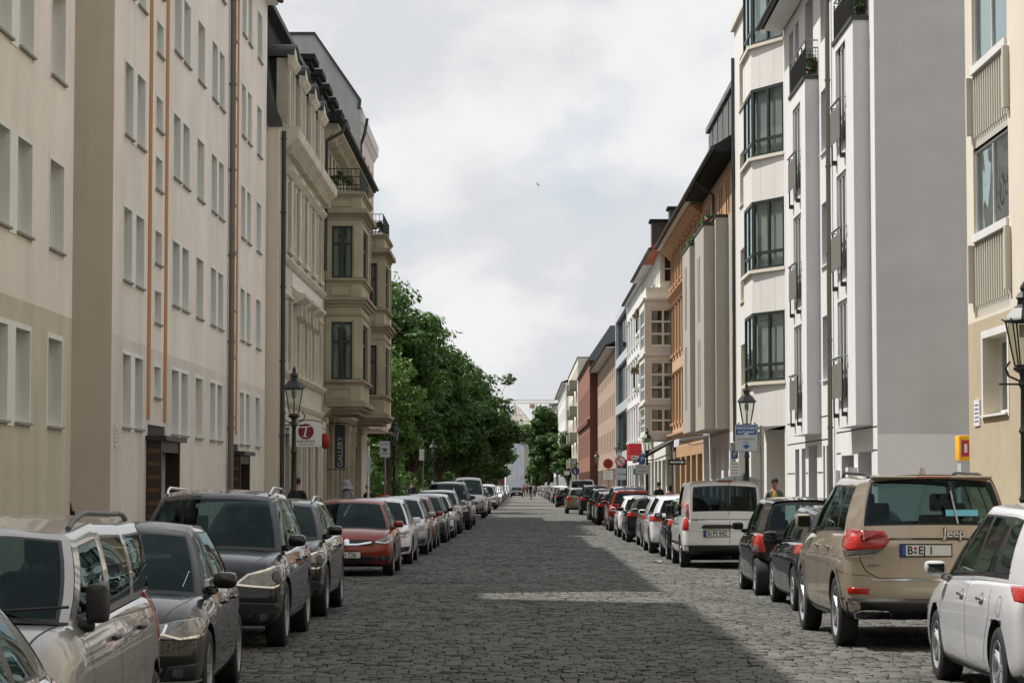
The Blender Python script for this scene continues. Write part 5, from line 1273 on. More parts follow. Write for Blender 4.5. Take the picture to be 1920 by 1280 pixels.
def french_balcony(root, off, F, a, b, z, d=.10, full=False):
    m = MB().use('iron')
    for u in (a+.12, b-.12, ): fb(m, F, u-.045, u+.045, z-.42, z+.92, d, d+.03); fb(m, F, u-.05, u+.16, z-.42, z-.32, .01, d)
    m.use('steel'); m.cyl(F.P(a-.08, z+.96, d+.03), F.P(b+.08, z+.96, d+.03), .028, .028, 8); m.cyl(F.P(a-.08, z+.96, d+.03), F.P(a-.08, z+.96, 0), .02, .02, 6); m.cyl(F.P(b+.08, z+.96, d+.03), F.P(b+.08, z+.96, 0), .02, .02, 6)
    r = m.build('balcony_railing', root, off, smooth=50)
    m = MB().use(mat('perforated grey panel', sl((118, 118, 114)), .5, metal=.3)); fb(m, F, a+.02, b-.02, z+.02, z+.82, d+.032, d+.04)
    m.use('sill')
    for k in range(26): fb(m, F, a+.03, b-.03, z+.04+k*.03, z+.052+k*.03, d+.0405, d+.044)
    m.build('balcony_screen', r, off)
def right_white():
    X, y0, y1, H = 7.9, 53.5, 71.6, 15.6
    root, off, F = shell('apartment_building', 'white apartment block with tall grey sided oriels, French balconies and a bare grey gable', -1, X, y0, y1, H)
    nar = [(61.6, 63.0)]; zn = [(4.45, 6.1), (7.4, 9.05), (10.35, 12.0), (13.3, 14.9)]
    ops = [(a, b, c, d, .18) for a, b in nar for c, d in zn]+[(58.6, 59.3, c, c+1.5, .18) for c in (4.4, 7.4, 10.4, 13.3)]+[(67.9, 68.8, c, d, .18) for c, d in zn]
    ops += [(64.6, 66.4, 12.7, 15.0, .3), (69.3, 70.4, 13.0, 14.9, .2)]
    gr = [(54.4, 56.6, .12, 2.5, .5), (57.3, 59.5, .12, 2.45, .35), (61.7, 62.4, .7, 2.75, .25), (62.7, 63.1, .7, 2.75, .25), (64.4, 66.3, .12, 2.8, .3), (67.0, 67.9, .7, 2.75, .25), (68.5, 69.5, .7, 2.75, .25)]
    m = MB(); wall(m, F, y0, y1, 0, H, ops+gr, .18, 'grey_fin', 'white')
    m.use('grey_gable'); xb = X+9
    m.poly([(X, y0, 2.85), (xb, y0, 2.85), (xb, y0, 21), (X, y0, 21)]); m.use('grey_gable_low'); m.poly([(X, y0-.006, 0), (xb, y0-.006, 0), (xb, y0-.006, 2.86), (X, y0-.006, 2.86)])
    m.use('white'); m.poly([(X, y1, 0), (xb, y1, 0), (xb, y1, H+3), (X, y1, H)]); m.poly([(xb, y0, 0), (xb, y1, 0), (xb, y1, 21), (xb, y0, 21)])
    m.poly([(X, y0, H), (X, y0+.4, H), (X, y0+.4, 21), (X, y0, 21)]); m.build('wall', root, off)
    for a, b, c, d, e in ops: window(F, root, off, a, b, c, d, e, 'whiteframe', 'glass_dark', 1 if b-a < 1.6 else 2, (), sill='white' if c < 12.6 and b-a < 2 else None)
    for a, b, c, d, e in gr: window(F, root, off, a, b, c, d, e, 'darkframe' if b-a > 1.5 else 'whiteframe', 'glass_dark', 2 if b-a > 1.5 else 1, (), name='ground_window')
    # joints between the ground storey panels
    q = MB().use('dark')
    for z, a, b in ((3.02, y0+.02, 60.4), (2.5, y0+.02, 54.3), (2.5, 59.6, 60.4), (1.72, y0+.02, 54.3), (1.72, 59.6, 60.5), (3.5, 61.4, 71.5), (2.9, 61.4, 71.5), (2.05, 63.15, 64.3), (2.05, 66.4, 66.9), (2.05, 69.6, 71.5), (1.2, 69.6, 71.5), (1.2, 63.15, 64.3)): fb(q, F, a, b, z, z+.028, .0, .006)
    q.build('panel_joints', root, off)
    q = MB().use('white'); fb(q, F, 56.75, 57.15, 1.5, 2.15, .003, .22); q.build('entry_phone_box', root, off); q = MB().use('sign_grey'); fb(q, F, 59.8, 60.1, 1.6, 2.1, .003, .1); q.build('letter_box', root, off)
    for k, (a, b, zt) in enumerate(((54.3, 57.75, 12.25), (63.5, 67.1, 12.45))):
        xo = X-.36; S = street(-1, xo); z0 = 3.08; w0, w1 = (55.6, 57.3) if k == 0 else (64.6, 66.4)
        zz = [(3.72, 6.05), (6.72, 9.05), (9.72, 12.05)]
        m = MB(); wall(m, S, a, b, z0, zt, [(w0, w1, c, d, .14) for c, d in zz], .14, 'grey_fin', 'white')
        m.use('grey_fin'); m.poly([(X, a, z0), (xo, a, z0), (xo, a, zt), (X, a, zt)]); m.poly([(X, b, z0), (xo, b, z0), (xo, b, zt), (X, b, zt)]); m.poly([(X, a, z0), (xo, a, z0), (xo, b, z0), (X, b, z0)]); m.poly([(X, a, zt), (xo, a, zt), (xo, b, zt), (X, b, zt)])
        o = m.build('oriel', root, off)
        m = MB().use('zinc'); m.box(xo-.04, X-.002, a-.04, b+.04, zt+.003, zt+.10); m.build('oriel_coping', o, off)
        for c, d in zz: window(S, root, off, w0, w1, c, d, .10, 'whiteframe', 'glass_sky', 3, (), fw=.075, name='french_window', curtain=2); french_balcony(root, off, S, w0, w1, c+.02)
        # roof terrace rail on the oriel
        m = MB().use('steel')
        for z in (zt+1.05, zt+.85): m.tube([(X, a+.06, z), (xo+.03, a+.06, z), (xo+.03, b-.06, z), (X, b-.06, z)], .022, 8)
        m.use('iron')
        for i in range(5): m.cyl((xo+.03, lerp(a+.06, b-.06, i/4), zt-.35), (xo+.03, lerp(a+.06, b-.06, i/4), zt+1.0), .02, .02, 6)
        r = m.build('terrace_railing', o, off, smooth=60)
        m = MB().use('iron')
        for (p, q2) in (((X, a+.06), (xo+.03, a+.06)), ((xo+.03, a+.06), (xo+.03, b-.06))):
            n_ = int(math.hypot(q2[0]-p[0], q2[1]-p[1])/.075)+1
            for i in range(n_+1): m.cyl((lerp(p[0], q2[0], i/n_), lerp(p[1], q2[1], i/n_), zt+.12), (lerp(p[0], q2[0], i/n_), lerp(p[1], q2[1], i/n_), zt+.85), .007, .007, 4, cap=False)
            for i in range(7): m.cyl((*p, zt+.15+.1*i), (*q2, zt+.15+.1*i), .006, .006, 4, cap=False)
        m.build('terrace_mesh', o, off)
        plant_bunch(o, off, (X-.12, a+.5, zt+.35), .15, .4, .45, 160, .06, .08, 70+k)
    for u in (68.3, ): pass
    downpipe(root, off, F, 60.85, .15, H-.3, .10, .06)
    m = MB().use('roof_dark'); m.prism([(X-.62, H-.25), (X-.70, H-.05), (X-.55, H+.02), (X+4.5, H+4.8), (X+9, H+4.8), (X+9, H), (X+.0, H)], y0+.42, y1+.3, 'y'); r = m.build('roof', root, off)
    m = MB().use('white'); m.prism([(X-.60, H-.26), (X-.02, H-.02), (X-.02, H-.30), (X-.05, H-.34)], y0+.45, y1+.28, 'y'); m.build('soffit', r, off)
    m = MB().use('zinc'); m.cyl((X-.72, y0+.42, H-.18), (X-.72, y1+.3, H-.18), .085, .085, 10); m.build('gutter', r, off, smooth=60)
right_white()
def right_bay():
    X, y0, y1, H = 7.9, 71.64, 88.4, 18.4
    root, off, F = shell('bay_building', 'cream white apartment block with stacked canted dark framed bay windows over a recessed entrance', -1, X, y0, y1, H)
    ops = [(84.6, 86.3, c, c+1.9, .5) for c in (4.8, 8.2, 11.65, 15.1)]
    m = MB(); wall(m, F, 78.4, y1, 3.5, H, ops, .5, 'beige', 'white_w'); m.use('white_w'); m.poly([F.P(y0, 3.5, 0), F.P(72.0, 3.5, 0), F.P(72.0, H, 0), F.P(y0, H, 0)])
    box_rest(m, -1, X, y0, y1, H, 11, 'white_w', 3.5); m.poly([(X, y0, 3.5), (X+11, y0, 3.5), (X+11, y1, 3.5), (X, y1, 3.5)]); m.build('wall', root, off)
    # recessed ground storey with piers
    m = MB(); G = street(-1, X+1.6); wall(m, G, y0, y1, 0, 3.5, [(74.2, 75.4, .12, 2.6, .1), (80, 84, .3, 2.9, .2)], .2, 'beige', 'white_w'); m.build('entrance_wall', root, off)
    window(G, root, off, 74.2, 75.4, .12, 2.6, .1, 'whiteframe', 'curtain', 1, (), name='door'); window(G, root, off, 80, 84, .3, 2.9, .2, 'darkframe', 'glass_dark', 3, (), name='shop_window')
    for a, b in ((71.64, 72.2), (77.6, 78.4), (82.8, 83.6), (87.5, 88.4)):
        m = MB().use('white_w'); m.box(X, X+.6, a, b, 0, 3.5); m.build('pier', root, off)
    m = MB().use('trim'); m.cyl((X+1.2, 76.5, 2.75), (X+1.2, 76.5, 3.1), .09, .09, 12); m.build('lantern', root, off)
    poly = [(7.9, 71.95), (7.08, 73.55), (7.08, 76.2), (7.9, 78.4)]; back = [(X+.5, 78.4), (X+.5, 71.95)]
    fl = [(4.75, 6.95), (8.15, 10.35), (11.6, 13.8), (15.05, 17.2)]
    zs = [3.5]+[v for f in fl for v in f]+[H]
    for i in range(0, len(zs), 2):
        a, b = zs[i], zs[i+1]
        m = MB().use('white_w'); m.prism(poly+back, a, b, 'z'); o = m.build('bay_spandrel', root, off)
        if i < len(zs)-2:
            m = MB().use('beige'); gp = [(7.88, 71.85), (6.98, 73.5), (6.98, 76.3), (7.88, 78.5)]; m.prism(gp+[(X+.3, 78.4), (X+.3, 71.95)], b+.003, b+.10, 'z'); m.build('bay_sill', o, off)
        m = MB().use('grey_fin')
        for p, q2 in zip(poly[:-1], poly[1:]):
            FF = between(p, q2, (-1, 0))
            for f in (.28, .72): fb(m, FF, FF.len*f-.005, FF.len*f+.005, a+.01, b-.01, .0, .003)
        m.build('panel_joints', o, off)
    for c, d in fl:
        for j, (p, q2) in enumerate(zip(poly[:-1], poly[1:])):
            FF = between(p, q2, (-1, -.2) if j < 2 else (-1, .5)); 
            window(FF, root, off, .03, FF.len-.03, c+.105, d-.004, .06, 'darkframe', 'glass', 2, (.24,), fw=.085, curtain=(2, 2, 1)[j], name='bay_window')
    for a, b, c, d, e in ops: window(F, root, off, a, b, c, d, e, 'whiteframe', 'glass_dark', 1, (), sill='beige')
    m = MB().use('beige'); fb(m, F, 78.4, y1, H-.02, H+.14, -.3, .14); m.build('coping', root, off)
    m = MB().use('zinc'); m.cyl((X-.07, y1-.12, 3.3), (X-.07, y1-.12, H-1), .06, .06, 8); m.build('downpipe', root, off, smooth=60)
right_bay()
def right_fins():
    X, y0, y1, H = 7.9, 88.45, 104.5, 13.9
    root, off, F = shell('grey_fin_building', 'brown orange house fronted by stepped grey concrete oriels with slit windows', -1, X, y0, y1, H)
    top = [(u-.28, u+.28, 12.0, 13.35, .2) for u in (89.4, 91.0, 92.0, 94.2, 95.2, 97.5, 98.5, 100.5, 102, 103.4)]
    gr = [(89.2, 91, .12, 3.3, .4), (91.8, 94, .12, 3.3, .4), (95, 96.6, .12, 3.3, .4), (97.6, 99.5, .12, 3.3, .4)]
    slits = [(89.5, 89.85, 4.6, 7.2, .15), (89.5, 89.85, 8.1, 10.8, .15)]
    m = MB(); wall(m, F, y0, y1, 11.85, H, top, .2, 'orange', 'orange'); wall(m, F, y0, y1, 3.7, 11.85, slits, .15, 'grey_concrete', 'grey_concrete'); wall(m, F, y0, y1, 0, 3.7, gr, .4, 'white', 'white'); box_rest(m, -1, X, y0, y1, H, 11, 'salmon'); m.build('wall', root, off)
    for a, b, c, d, e in top+slits: window(F, root, off, a, b, c, d, e, 'brownframe', 'glass_dark', 1, (), fw=.04)
    for a, b, c, d, e in gr: window(F, root, off, a, b, c, d, e, 'trim', 'glass_dark', 2, (.8,), name='shop_window')
    for k, (a, b, xo, zt, pl) in enumerate(((91.3, 91.85, 7.42, 11.85, 0), (91.85, 96.6, 7.0, 11.6, 1), (96.6, 100.9, 6.8, 11.3, 1))):
        S = street(-1, xo); zs = [(4.75, 7.35), (8.05, 10.6)]
        sl_ = [(a+(b-a)*f, a+(b-a)*f+.32, c, d, .12) for f in (.40, .58) for c, d in zs] if k else []
        z0 = 3.85+.0*k; m = MB(); wall(m, S, a, b, z0, zt, sl_, .12, 'grey_concrete', 'grey_concrete'); m.use('grey_concrete')
        m.poly([(X, a, z0), (xo, a, z0), (xo, a, zt), (X, a, zt)]); m.poly([(X, b, z0), (xo, b, z0), (xo, b, zt), (X, b, zt)]); m.poly([(X, a, z0), (xo, a, z0), (xo, b, z0), (X, b, z0)]); m.poly([(X, a, zt), (xo, a, zt), (xo, b, zt), (X, b, zt)])
        o = m.build('oriel', root, off); m = MB().use('zinc'); m.box(xo-.03, X-.002, a-.03, b+.0, zt+.003, zt+.12); m.build('oriel_coping', o, off)
        for s in sl_: window(S, root, off, *s[:4], .12, 'trim', 'glass_dark', 1, (), fw=.03, name='slit_window')
        if pl:
            for i in range(5): plant_bunch(o, off, (xo+.25, a+.5+.8*i, zt+.25), .22, .4, .28, 80, .08, .09, 90+i+10*k)
    m = MB().use('roof_dark'); m.prism([(X-.70, 14.0), (X-.76, 14.22), (X-.6, 14.3), (X+4, 17.2), (X+11, 15), (X+11, 13.95)], y0+.02, y1, 'y'); r = m.build('roof', root, off)
    m = MB().use('zinc'); m.cyl((X-.8, y0+.1, 14.12), (X-.8, y1, 14.12), .09, .09, 8); m.tube([(X-.78, 97.5, 14.1), (X-.6, 97.3, 13.75), (X-.12, 97.0, 13.4), (X-.12, 97.0, 11.9)], .05, 8); m.build('gutter', r, off, smooth=60)
    for k in range(5):
        u = 90.3+2.5*k; m = MB().use('zinc'); m.box(X+.1, X+2.6, u-1.0, u+1.0, 14.35, 16.5); m.use('zinc_l'); m.box(X-.06, X+2.6, u-1.15, u+1.15, 16.503, 16.72); m.build('dormer', r, off)
        m = MB().use('glass_dark'); m.box(X+.07, X+.098, u-.85, u+.85, 14.9, 16.4); m.use('whiteframe')
        for i in range(4): m.box(X+.04, X+.069, u-.85+.566*i-.03, u-.85+.566*i+.03, 14.9, 16.4)
        m.build('dormer_window', r, off)
    m = MB().use('roof_dark'); railing(r, off, F, 98, 103, 14.6, 15.2, -.2, n=24)
right_fins()
def rows_building(name, label, X, y0, y1, H, wm, fl, cols, ww, roof='gable', rm='roof_dark', fm='whiteframe', gm='glass_dark', nx=2, zs=(.7,), depth=.2, ground=None, sill=None, back=11, side=-1, rise=2.4, over=.5, rev=None, group=None, sub=True, hood=None, endm=None, shop=True):
    root, off, F = shell(name, label, side, X, y0, y1, H, group=group)
    ops = [(u-ww/2, u+ww/2, c, d, depth) for u in cols for c, d in fl]; n = max(2, int((y1-y0)/3.2)); st_ = (y1-y0)/n
    gr = [(y0+st_*i+.5, y0+st_*(i+1)-.4, .5 if i % 2 else .12, 3.1, .35) for i in range(n)] if shop else []
    m = MB(); wall(m, F, y0, y1, 0, H, ops+gr, depth, rev or wm, wm, (3.6, ground) if ground else None); box_rest(m, side, X, y0, y1, H, back, endm or wm); m.build('wall', root, off)
    for a, b, c, d, e in ops: window(F, root, off, a, b, c, d, e, fm, gm, nx, zs, sill=sill, sub=sub)
    for a, b, c, d, e in gr: window(F, root, off, a, b, c, d, e, 'darkframe', gm, 2, (.75,), sub=False, name='shop_window')
    if hood:
        for a, b, c, d, e in ops:
            q = MB().use(hood); fprof(q, F, a-.15, b+.15, [(0, d+.08), (.12, d+.12), (.16, d+.2), (0, d+.26)]); fb(q, F, a-.12, b+.12, c-.16, c-.02, .0, .12)
            for x in (a-.12, b): fb(q, F, x, x+.12, c-.02, d+.08, .0, .04)
            q.build('window_surround', root, off)
    if roof == 'gable': gable_roof(root, off, side, X, y0, y1, H+.1, rise, back, rm, over=over)
    elif roof == 'flat': q = MB().use('zinc'); fb(q, F, y0, y1, H+.003, H+.14, -back, .08); q.build('roof', root, off)
    return root, off, F
def right_orange():
    fl = [(4.9, 7.2), (8.4, 10.7), (11.9, 13.3)]
    root, off, F = rows_building('orange_house', 'bright orange stucco house with moulded windows and a dark overhanging eave', 7.9, 104.55, 126.5, 14.1, 'orange_l', fl, [106, 108.2, 110.4, 112.6, 114.8, 117, 119.2, 121.4, 123.6, 125.4], .95, fm='brownframe', hood='orange', ground='orange', over=.75, rise=3)
    q = MB().use('orange'); fprof(q, F, 104.55, 126.5, [(0, 3.9), (.15, 3.95), (.3, 4.2), (.3, 4.3), (0, 4.36)]); fprof(q, F, 104.55, 126.5, [(0, 11.2), (.1, 11.25), (.22, 11.4), (.22, 11.46), (0, 11.5)]); fprof(q, F, 104.55, 126.5, [(0, 13.45), (.2, 13.6), (.5, 13.9), (0, 13.95)]); q.build('cornice', root, off)
right_orange()
def right_corner_bay():
    X, y0, y1, H = 7.9, 126.54, 135, 13.9
    root, off, F = rows_building('corner_bay_house', 'cream house with a projecting bay of white gridded windows and a red tiled roof', X, y0, y1, H, 'palegreen', [(5, 7), (8.2, 10.2), (11.5, 13)], [133.6], 1.0, roof=None, ground='palegreen')
    xo = 6.5; a, b = 126.0, 131.5; C = facing(a); S = street(-1, xo); fl = [(4.45, 5.72), (6.15, 8.15), (8.95, 10.9)]
    m = MB(); wall(m, C, xo, 8.3, 4.05, 11.4, [(xo+.28, 8.15, c, d, .1) for c, d in fl], .1, 'white', 'palegreen'); wall(m, S, a, b, 4.05, 11.4, [(a+.4, b-.6, c, d, .1) for c, d in fl], .1, 'white', 'palegreen')
    m.use('palegreen'); m.poly([(xo, a, 4.05), (8.3, a, 4.05), (8.3, b, 4.05), (xo, b, 4.05)]); m.poly([(xo, b, 4.05), (X, b, 4.05), (X, b, 11.4), (xo, b, 11.4)]); m.poly([(xo, a, 11.4), (8.3, a, 11.4), (8.3, b, 11.4), (xo, b, 11.4)]); m.poly([(8.3, a, 4.05), (8.3, y0, 4.05), (8.3, y0, 11.4), (8.3, a, 11.4)])
    o = m.build('bay', root, off)
    for c, d in fl:
        window(C, root, off, xo+.28, 8.15, c, d, .1, 'whiteframe', 'glass', 2, (.33, .66) if d-c > 1.5 else (.5,), fw=.09, curtain=1, name='bay_window')
        window(S, root, off, a+.4, b-.6, c, d, .1, 'whiteframe', 'glass_dark', 4, (.33, .66), fw=.08, name='bay_window')
    m = MB()
    for z in (11.35, 8.45, 5.9): m.use('white'); m.box(xo-.08, 8.3, a-.08, b+.05, z, z+.12)
    m.use('palegreen'); m.box(xo+.1, 8.35, a+.25, b-.1, 11.403, 12.05); m.build('ledge', o, off)
    m = MB(); C2 = facing(a+.55); wall(m, C2, xo+.85, 8.3, 12.0, 14.0, [(7.55, 8.1, 12.35, 13.75, .1)], .1, 'white', 'palegreen'); S2 = street(-1, xo+.85); wall(m, S2, a+.55, b, 12.0, 14.0, [(127.2, 128.0, 12.3, 13.6, .1), (128.8, 129.6, 12.3, 13.6, .1), (130.2, 131, 12.3, 13.6, .1)], .1, 'white', 'palegreen')
    m.build('attic_storey', root, off)
    window(C2, root, off, 7.55, 8.1, 12.35, 13.75, .1, 'whiteframe', 'glass_dark', 1, (.5,)); 
    for u in (127.2, 128.8, 130.2): window(S2, root, off, u, u+.8, 12.3, 13.6, .1, 'whiteframe', 'glass_dark', 1, (.5,))
    m = MB().use('tile'); m.prism([(6.9, 14.0), (6.85, 14.12), (8.6, 15.6), (10.5, 16.2), (19, 15), (19, 14.0)], a-.1, y1, 'y'); r = m.build('roof', root, off)
    m = MB().use('zinc'); m.cyl((6.82, a-.1, 14.03), (6.82, y1, 14.03), .09, .09, 8); m.build('gutter', r, off, smooth=60)
    for x, y, w, z in ((7.5, 128.6, .9, 16.0), (8.3, 127.0, .8, 16.5)):
        m = MB().use('zinc'); m.box(x-w/2, x+w/2+.8, y, y+1.2, 14.3, z-.25); m.use('roof_dark'); m.box(x-w/2-.12, x+w/2+.9, y-.1, y+1.3, z-.247, z-.12); m.build('dormer', r, off)
right_corner_bay()
def awnings():
    t = thing('awning', 'dark awning with pale edges stretched on slanting arms over the cafe entrance', 'awning', (7.9, 126.0, 0))
    for k, y in enumerate((-3.5, -.6)):
        m = MB().use('awning'); m.prism([(-.02, 3.95), (-.02, 4.03), (-1.95, 3.03), (-1.95, 2.85)], y, y+2.6, 'y'); m.use('white_ink')
        for yy in (y, y+2.56): m.prism([(-.02, 4.04), (-.02, 4.12), (-1.97, 3.10), (-1.97, 3.03)], yy, yy+.05, 'y')
        m.build('cloth', t)
        m = MB().use('steel'); m.tube([(-.02, y+.2, 3.4), (-1.0, y+.2, 3.0), (-1.9, y+.2, 2.95)], .025, 6); m.build('folding_arm', t)
    t = thing('awning', 'short pale lilac awning beside the grey concrete oriels', 'awning', (7.9, 101.2, 0))
    m = MB().use('awning_l'); m.prism([(-.02, 3.75), (-.02, 3.84), (-1.25, 3.66), (-1.27, 3.35), (-1.23, 3.35), (-1.2, 3.6)], 0, 3.2, 'y'); m.build('cloth', t)
    m = MB().use('steel'); m.tube([(-.02, .2, 3.5), (-.7, .2, 3.4), (-1.2, .2, 3.58)], .02, 6); m.build('folding_arm', t)
awnings()
def right_far():
    # pale ornate, white, glass, salmon, brick, balconies ...
    r, off, F = rows_building('stucco_house', 'pale green grey house with flower boxes on small ornate balconies', 7.9, 135.04, 157, 14.9, 'palegreen', [(4.8, 6.9), (8.0, 10.1), (11.2, 13.2)], [137.5, 141, 144.5, 148, 151.5, 155], 1.15, hood='white', over=.6)
    for i, (u, z) in enumerate(((144.5, 4.6), (144.5, 7.8), (144.5, 11.0), (151.5, 7.8), (148, 11.0))):
        q = MB().use('white'); fb(q, F, u-1.3, u+1.3, z-.25, z-.05, .0, .8); q.build('balcony', r, off); railing(r, off, F, u-1.25, u+1.25, z, z+.9, .74, n=18)
        if i in (1, 2, 3, 4): plant_bunch(r, off, (7.15, u-.8, z+.95), .25, .5, .35, 110, .15, .11, 200+i)
    r, off, F = rows_building('white_house', 'bright white plastered house with a red shop front on the ground floor', 7.9, 157.04, 178, 14.9, 'white', [(4.8, 6.9), (8.0, 10.1), (11.2, 13.2)], [159.5, 163, 166.5, 170, 173.5, 176.5], 1.2, hood='white', over=.3)
    q = MB().use('red_sign'); fb(q, F, 157.1, 161.0, 3.3, 4.4, .0, .8); rb = q.build('shop_fascia', r, off)
    q = MB().use('white_ink')
    for i in range(2): q.box(7.9-.75, 7.9-.1, 157.07, 157.095, 3.42+.14*i, 3.47+.14*i)
    q.build('fascia_print', rb, off)
    root, off, F = shell('glass_building', 'modern grey office building with dark green glass bands', -1, 7.9, 178.04, 200, 15.6)
    fl = [(.3, 3.6), (4.3, 7.4), (8.1, 11.2), (11.9, 15.0)]; ops = [(178.8, 199.2, c, d, .3) for c, d in fl]
    m = MB(); wall(m, F, 178.04, 200, 0, 15.6, ops, .3, 'sign_grey', 'sign_grey'); box_rest(m, -1, 7.9, 178.04, 200, 15.6, 11, 'grey_fin'); m.build('wall', root, off)
    for a, b, c, d, e in ops: window(F, root, off, a, b, c, d, e, 'zinc', 'glass_teal', 8, (), name='glazing_band')
    rows_building('salmon_house', 'salmon pink rendered house with a dark tiled roof beside the brick gable', 7.9, 200.04, 246, 13.2, 'salmon', [(4.6, 6.4), (7.6, 9.4), (10.6, 12.2)], [203+4*i for i in range(11)], 1.2, over=.8, sub=False, nx=1, zs=())
    # brick building with a gable towards the camera
    X, y0, y1, H = 7.1, 246.04, 292, 14.3
    root, off, F = rows_building('brick_building', 'red brick building with a tall gable and steep grey roof', X, y0, y1, H, 'brick_l', [(4.6, 7.2), (8.8, 11.6)], [249+4*i for i in range(11)], 1.3, roof=None, endm='brick', sub=False, nx=1, zs=())
    m = MB().use('brick'); m.prism([(X, 0), (X, 14.3), (X+2.2, 17.6), (X+11, 17.6), (X+11, 0)], y0-.1, y0-.003, 'y'); m.build('gable', root, off)
    m = MB().use('zinc_l'); m.prism([(X-.3, 14.35), (X+2.1, 17.9), (X+11, 17.9), (X+11, 14.35)], y0-.3, y1, 'y'); m.build('roof', root, off)
    q = MB().use('brick'); fb(q, F, y0, y1, 7.9, 8.4, .0, .25); q.build('cornice', root, off)
    r, off, F = rows_building('balcony_building', 'tall cream apartment block with stacked concrete balconies full of plants', 7.0, 292.04, 350, 17.0, 'beige', [(4.2, 6.6), (7.4, 9.8), (10.6, 13), (13.8, 16.2)], [295+5.5*i for i in range(10)], 2.0, roof='flat', sub=False, nx=2, zs=())
    for i in range(4):
        for j in range(2):
            z = 4.0+3.2*i; u = 300+16*j; q = MB().use(mat('green grey balcony', sl((128, 132, 120)), .8, var=.1)); fb(q, F, u-3, u+3, z-.2, z, .0, .9); fb(q, F, u-3, u+3, z, z+.95, .8, .9); fb(q, F, u-3, u-2.9, z, z+.95, .0, .8); q.build('balcony', r, off)
    rows_building('white_house', 'distant white house with a grey roof near the end of the street', 6.6, 350.04, 420, 16.5, 'white', [(4.4, 6.4), (7.8, 9.8), (11.2, 13.2), (14, 15.6)], [354+6*i for i in range(11)], 1.6, sub=False, nx=1, zs=(), rm='zinc')
    rows_building('grey_house', 'farthest grey house seen in the right hand row', 6.3, 420.04, 520, 15.5, 'grey_fin', [(4.4, 6.4), (7.8, 9.8), (11.2, 13.2)], [425+7*i for i in range(13)], 1.6, sub=False, nx=1, zs=(), rm='zinc')
right_far()
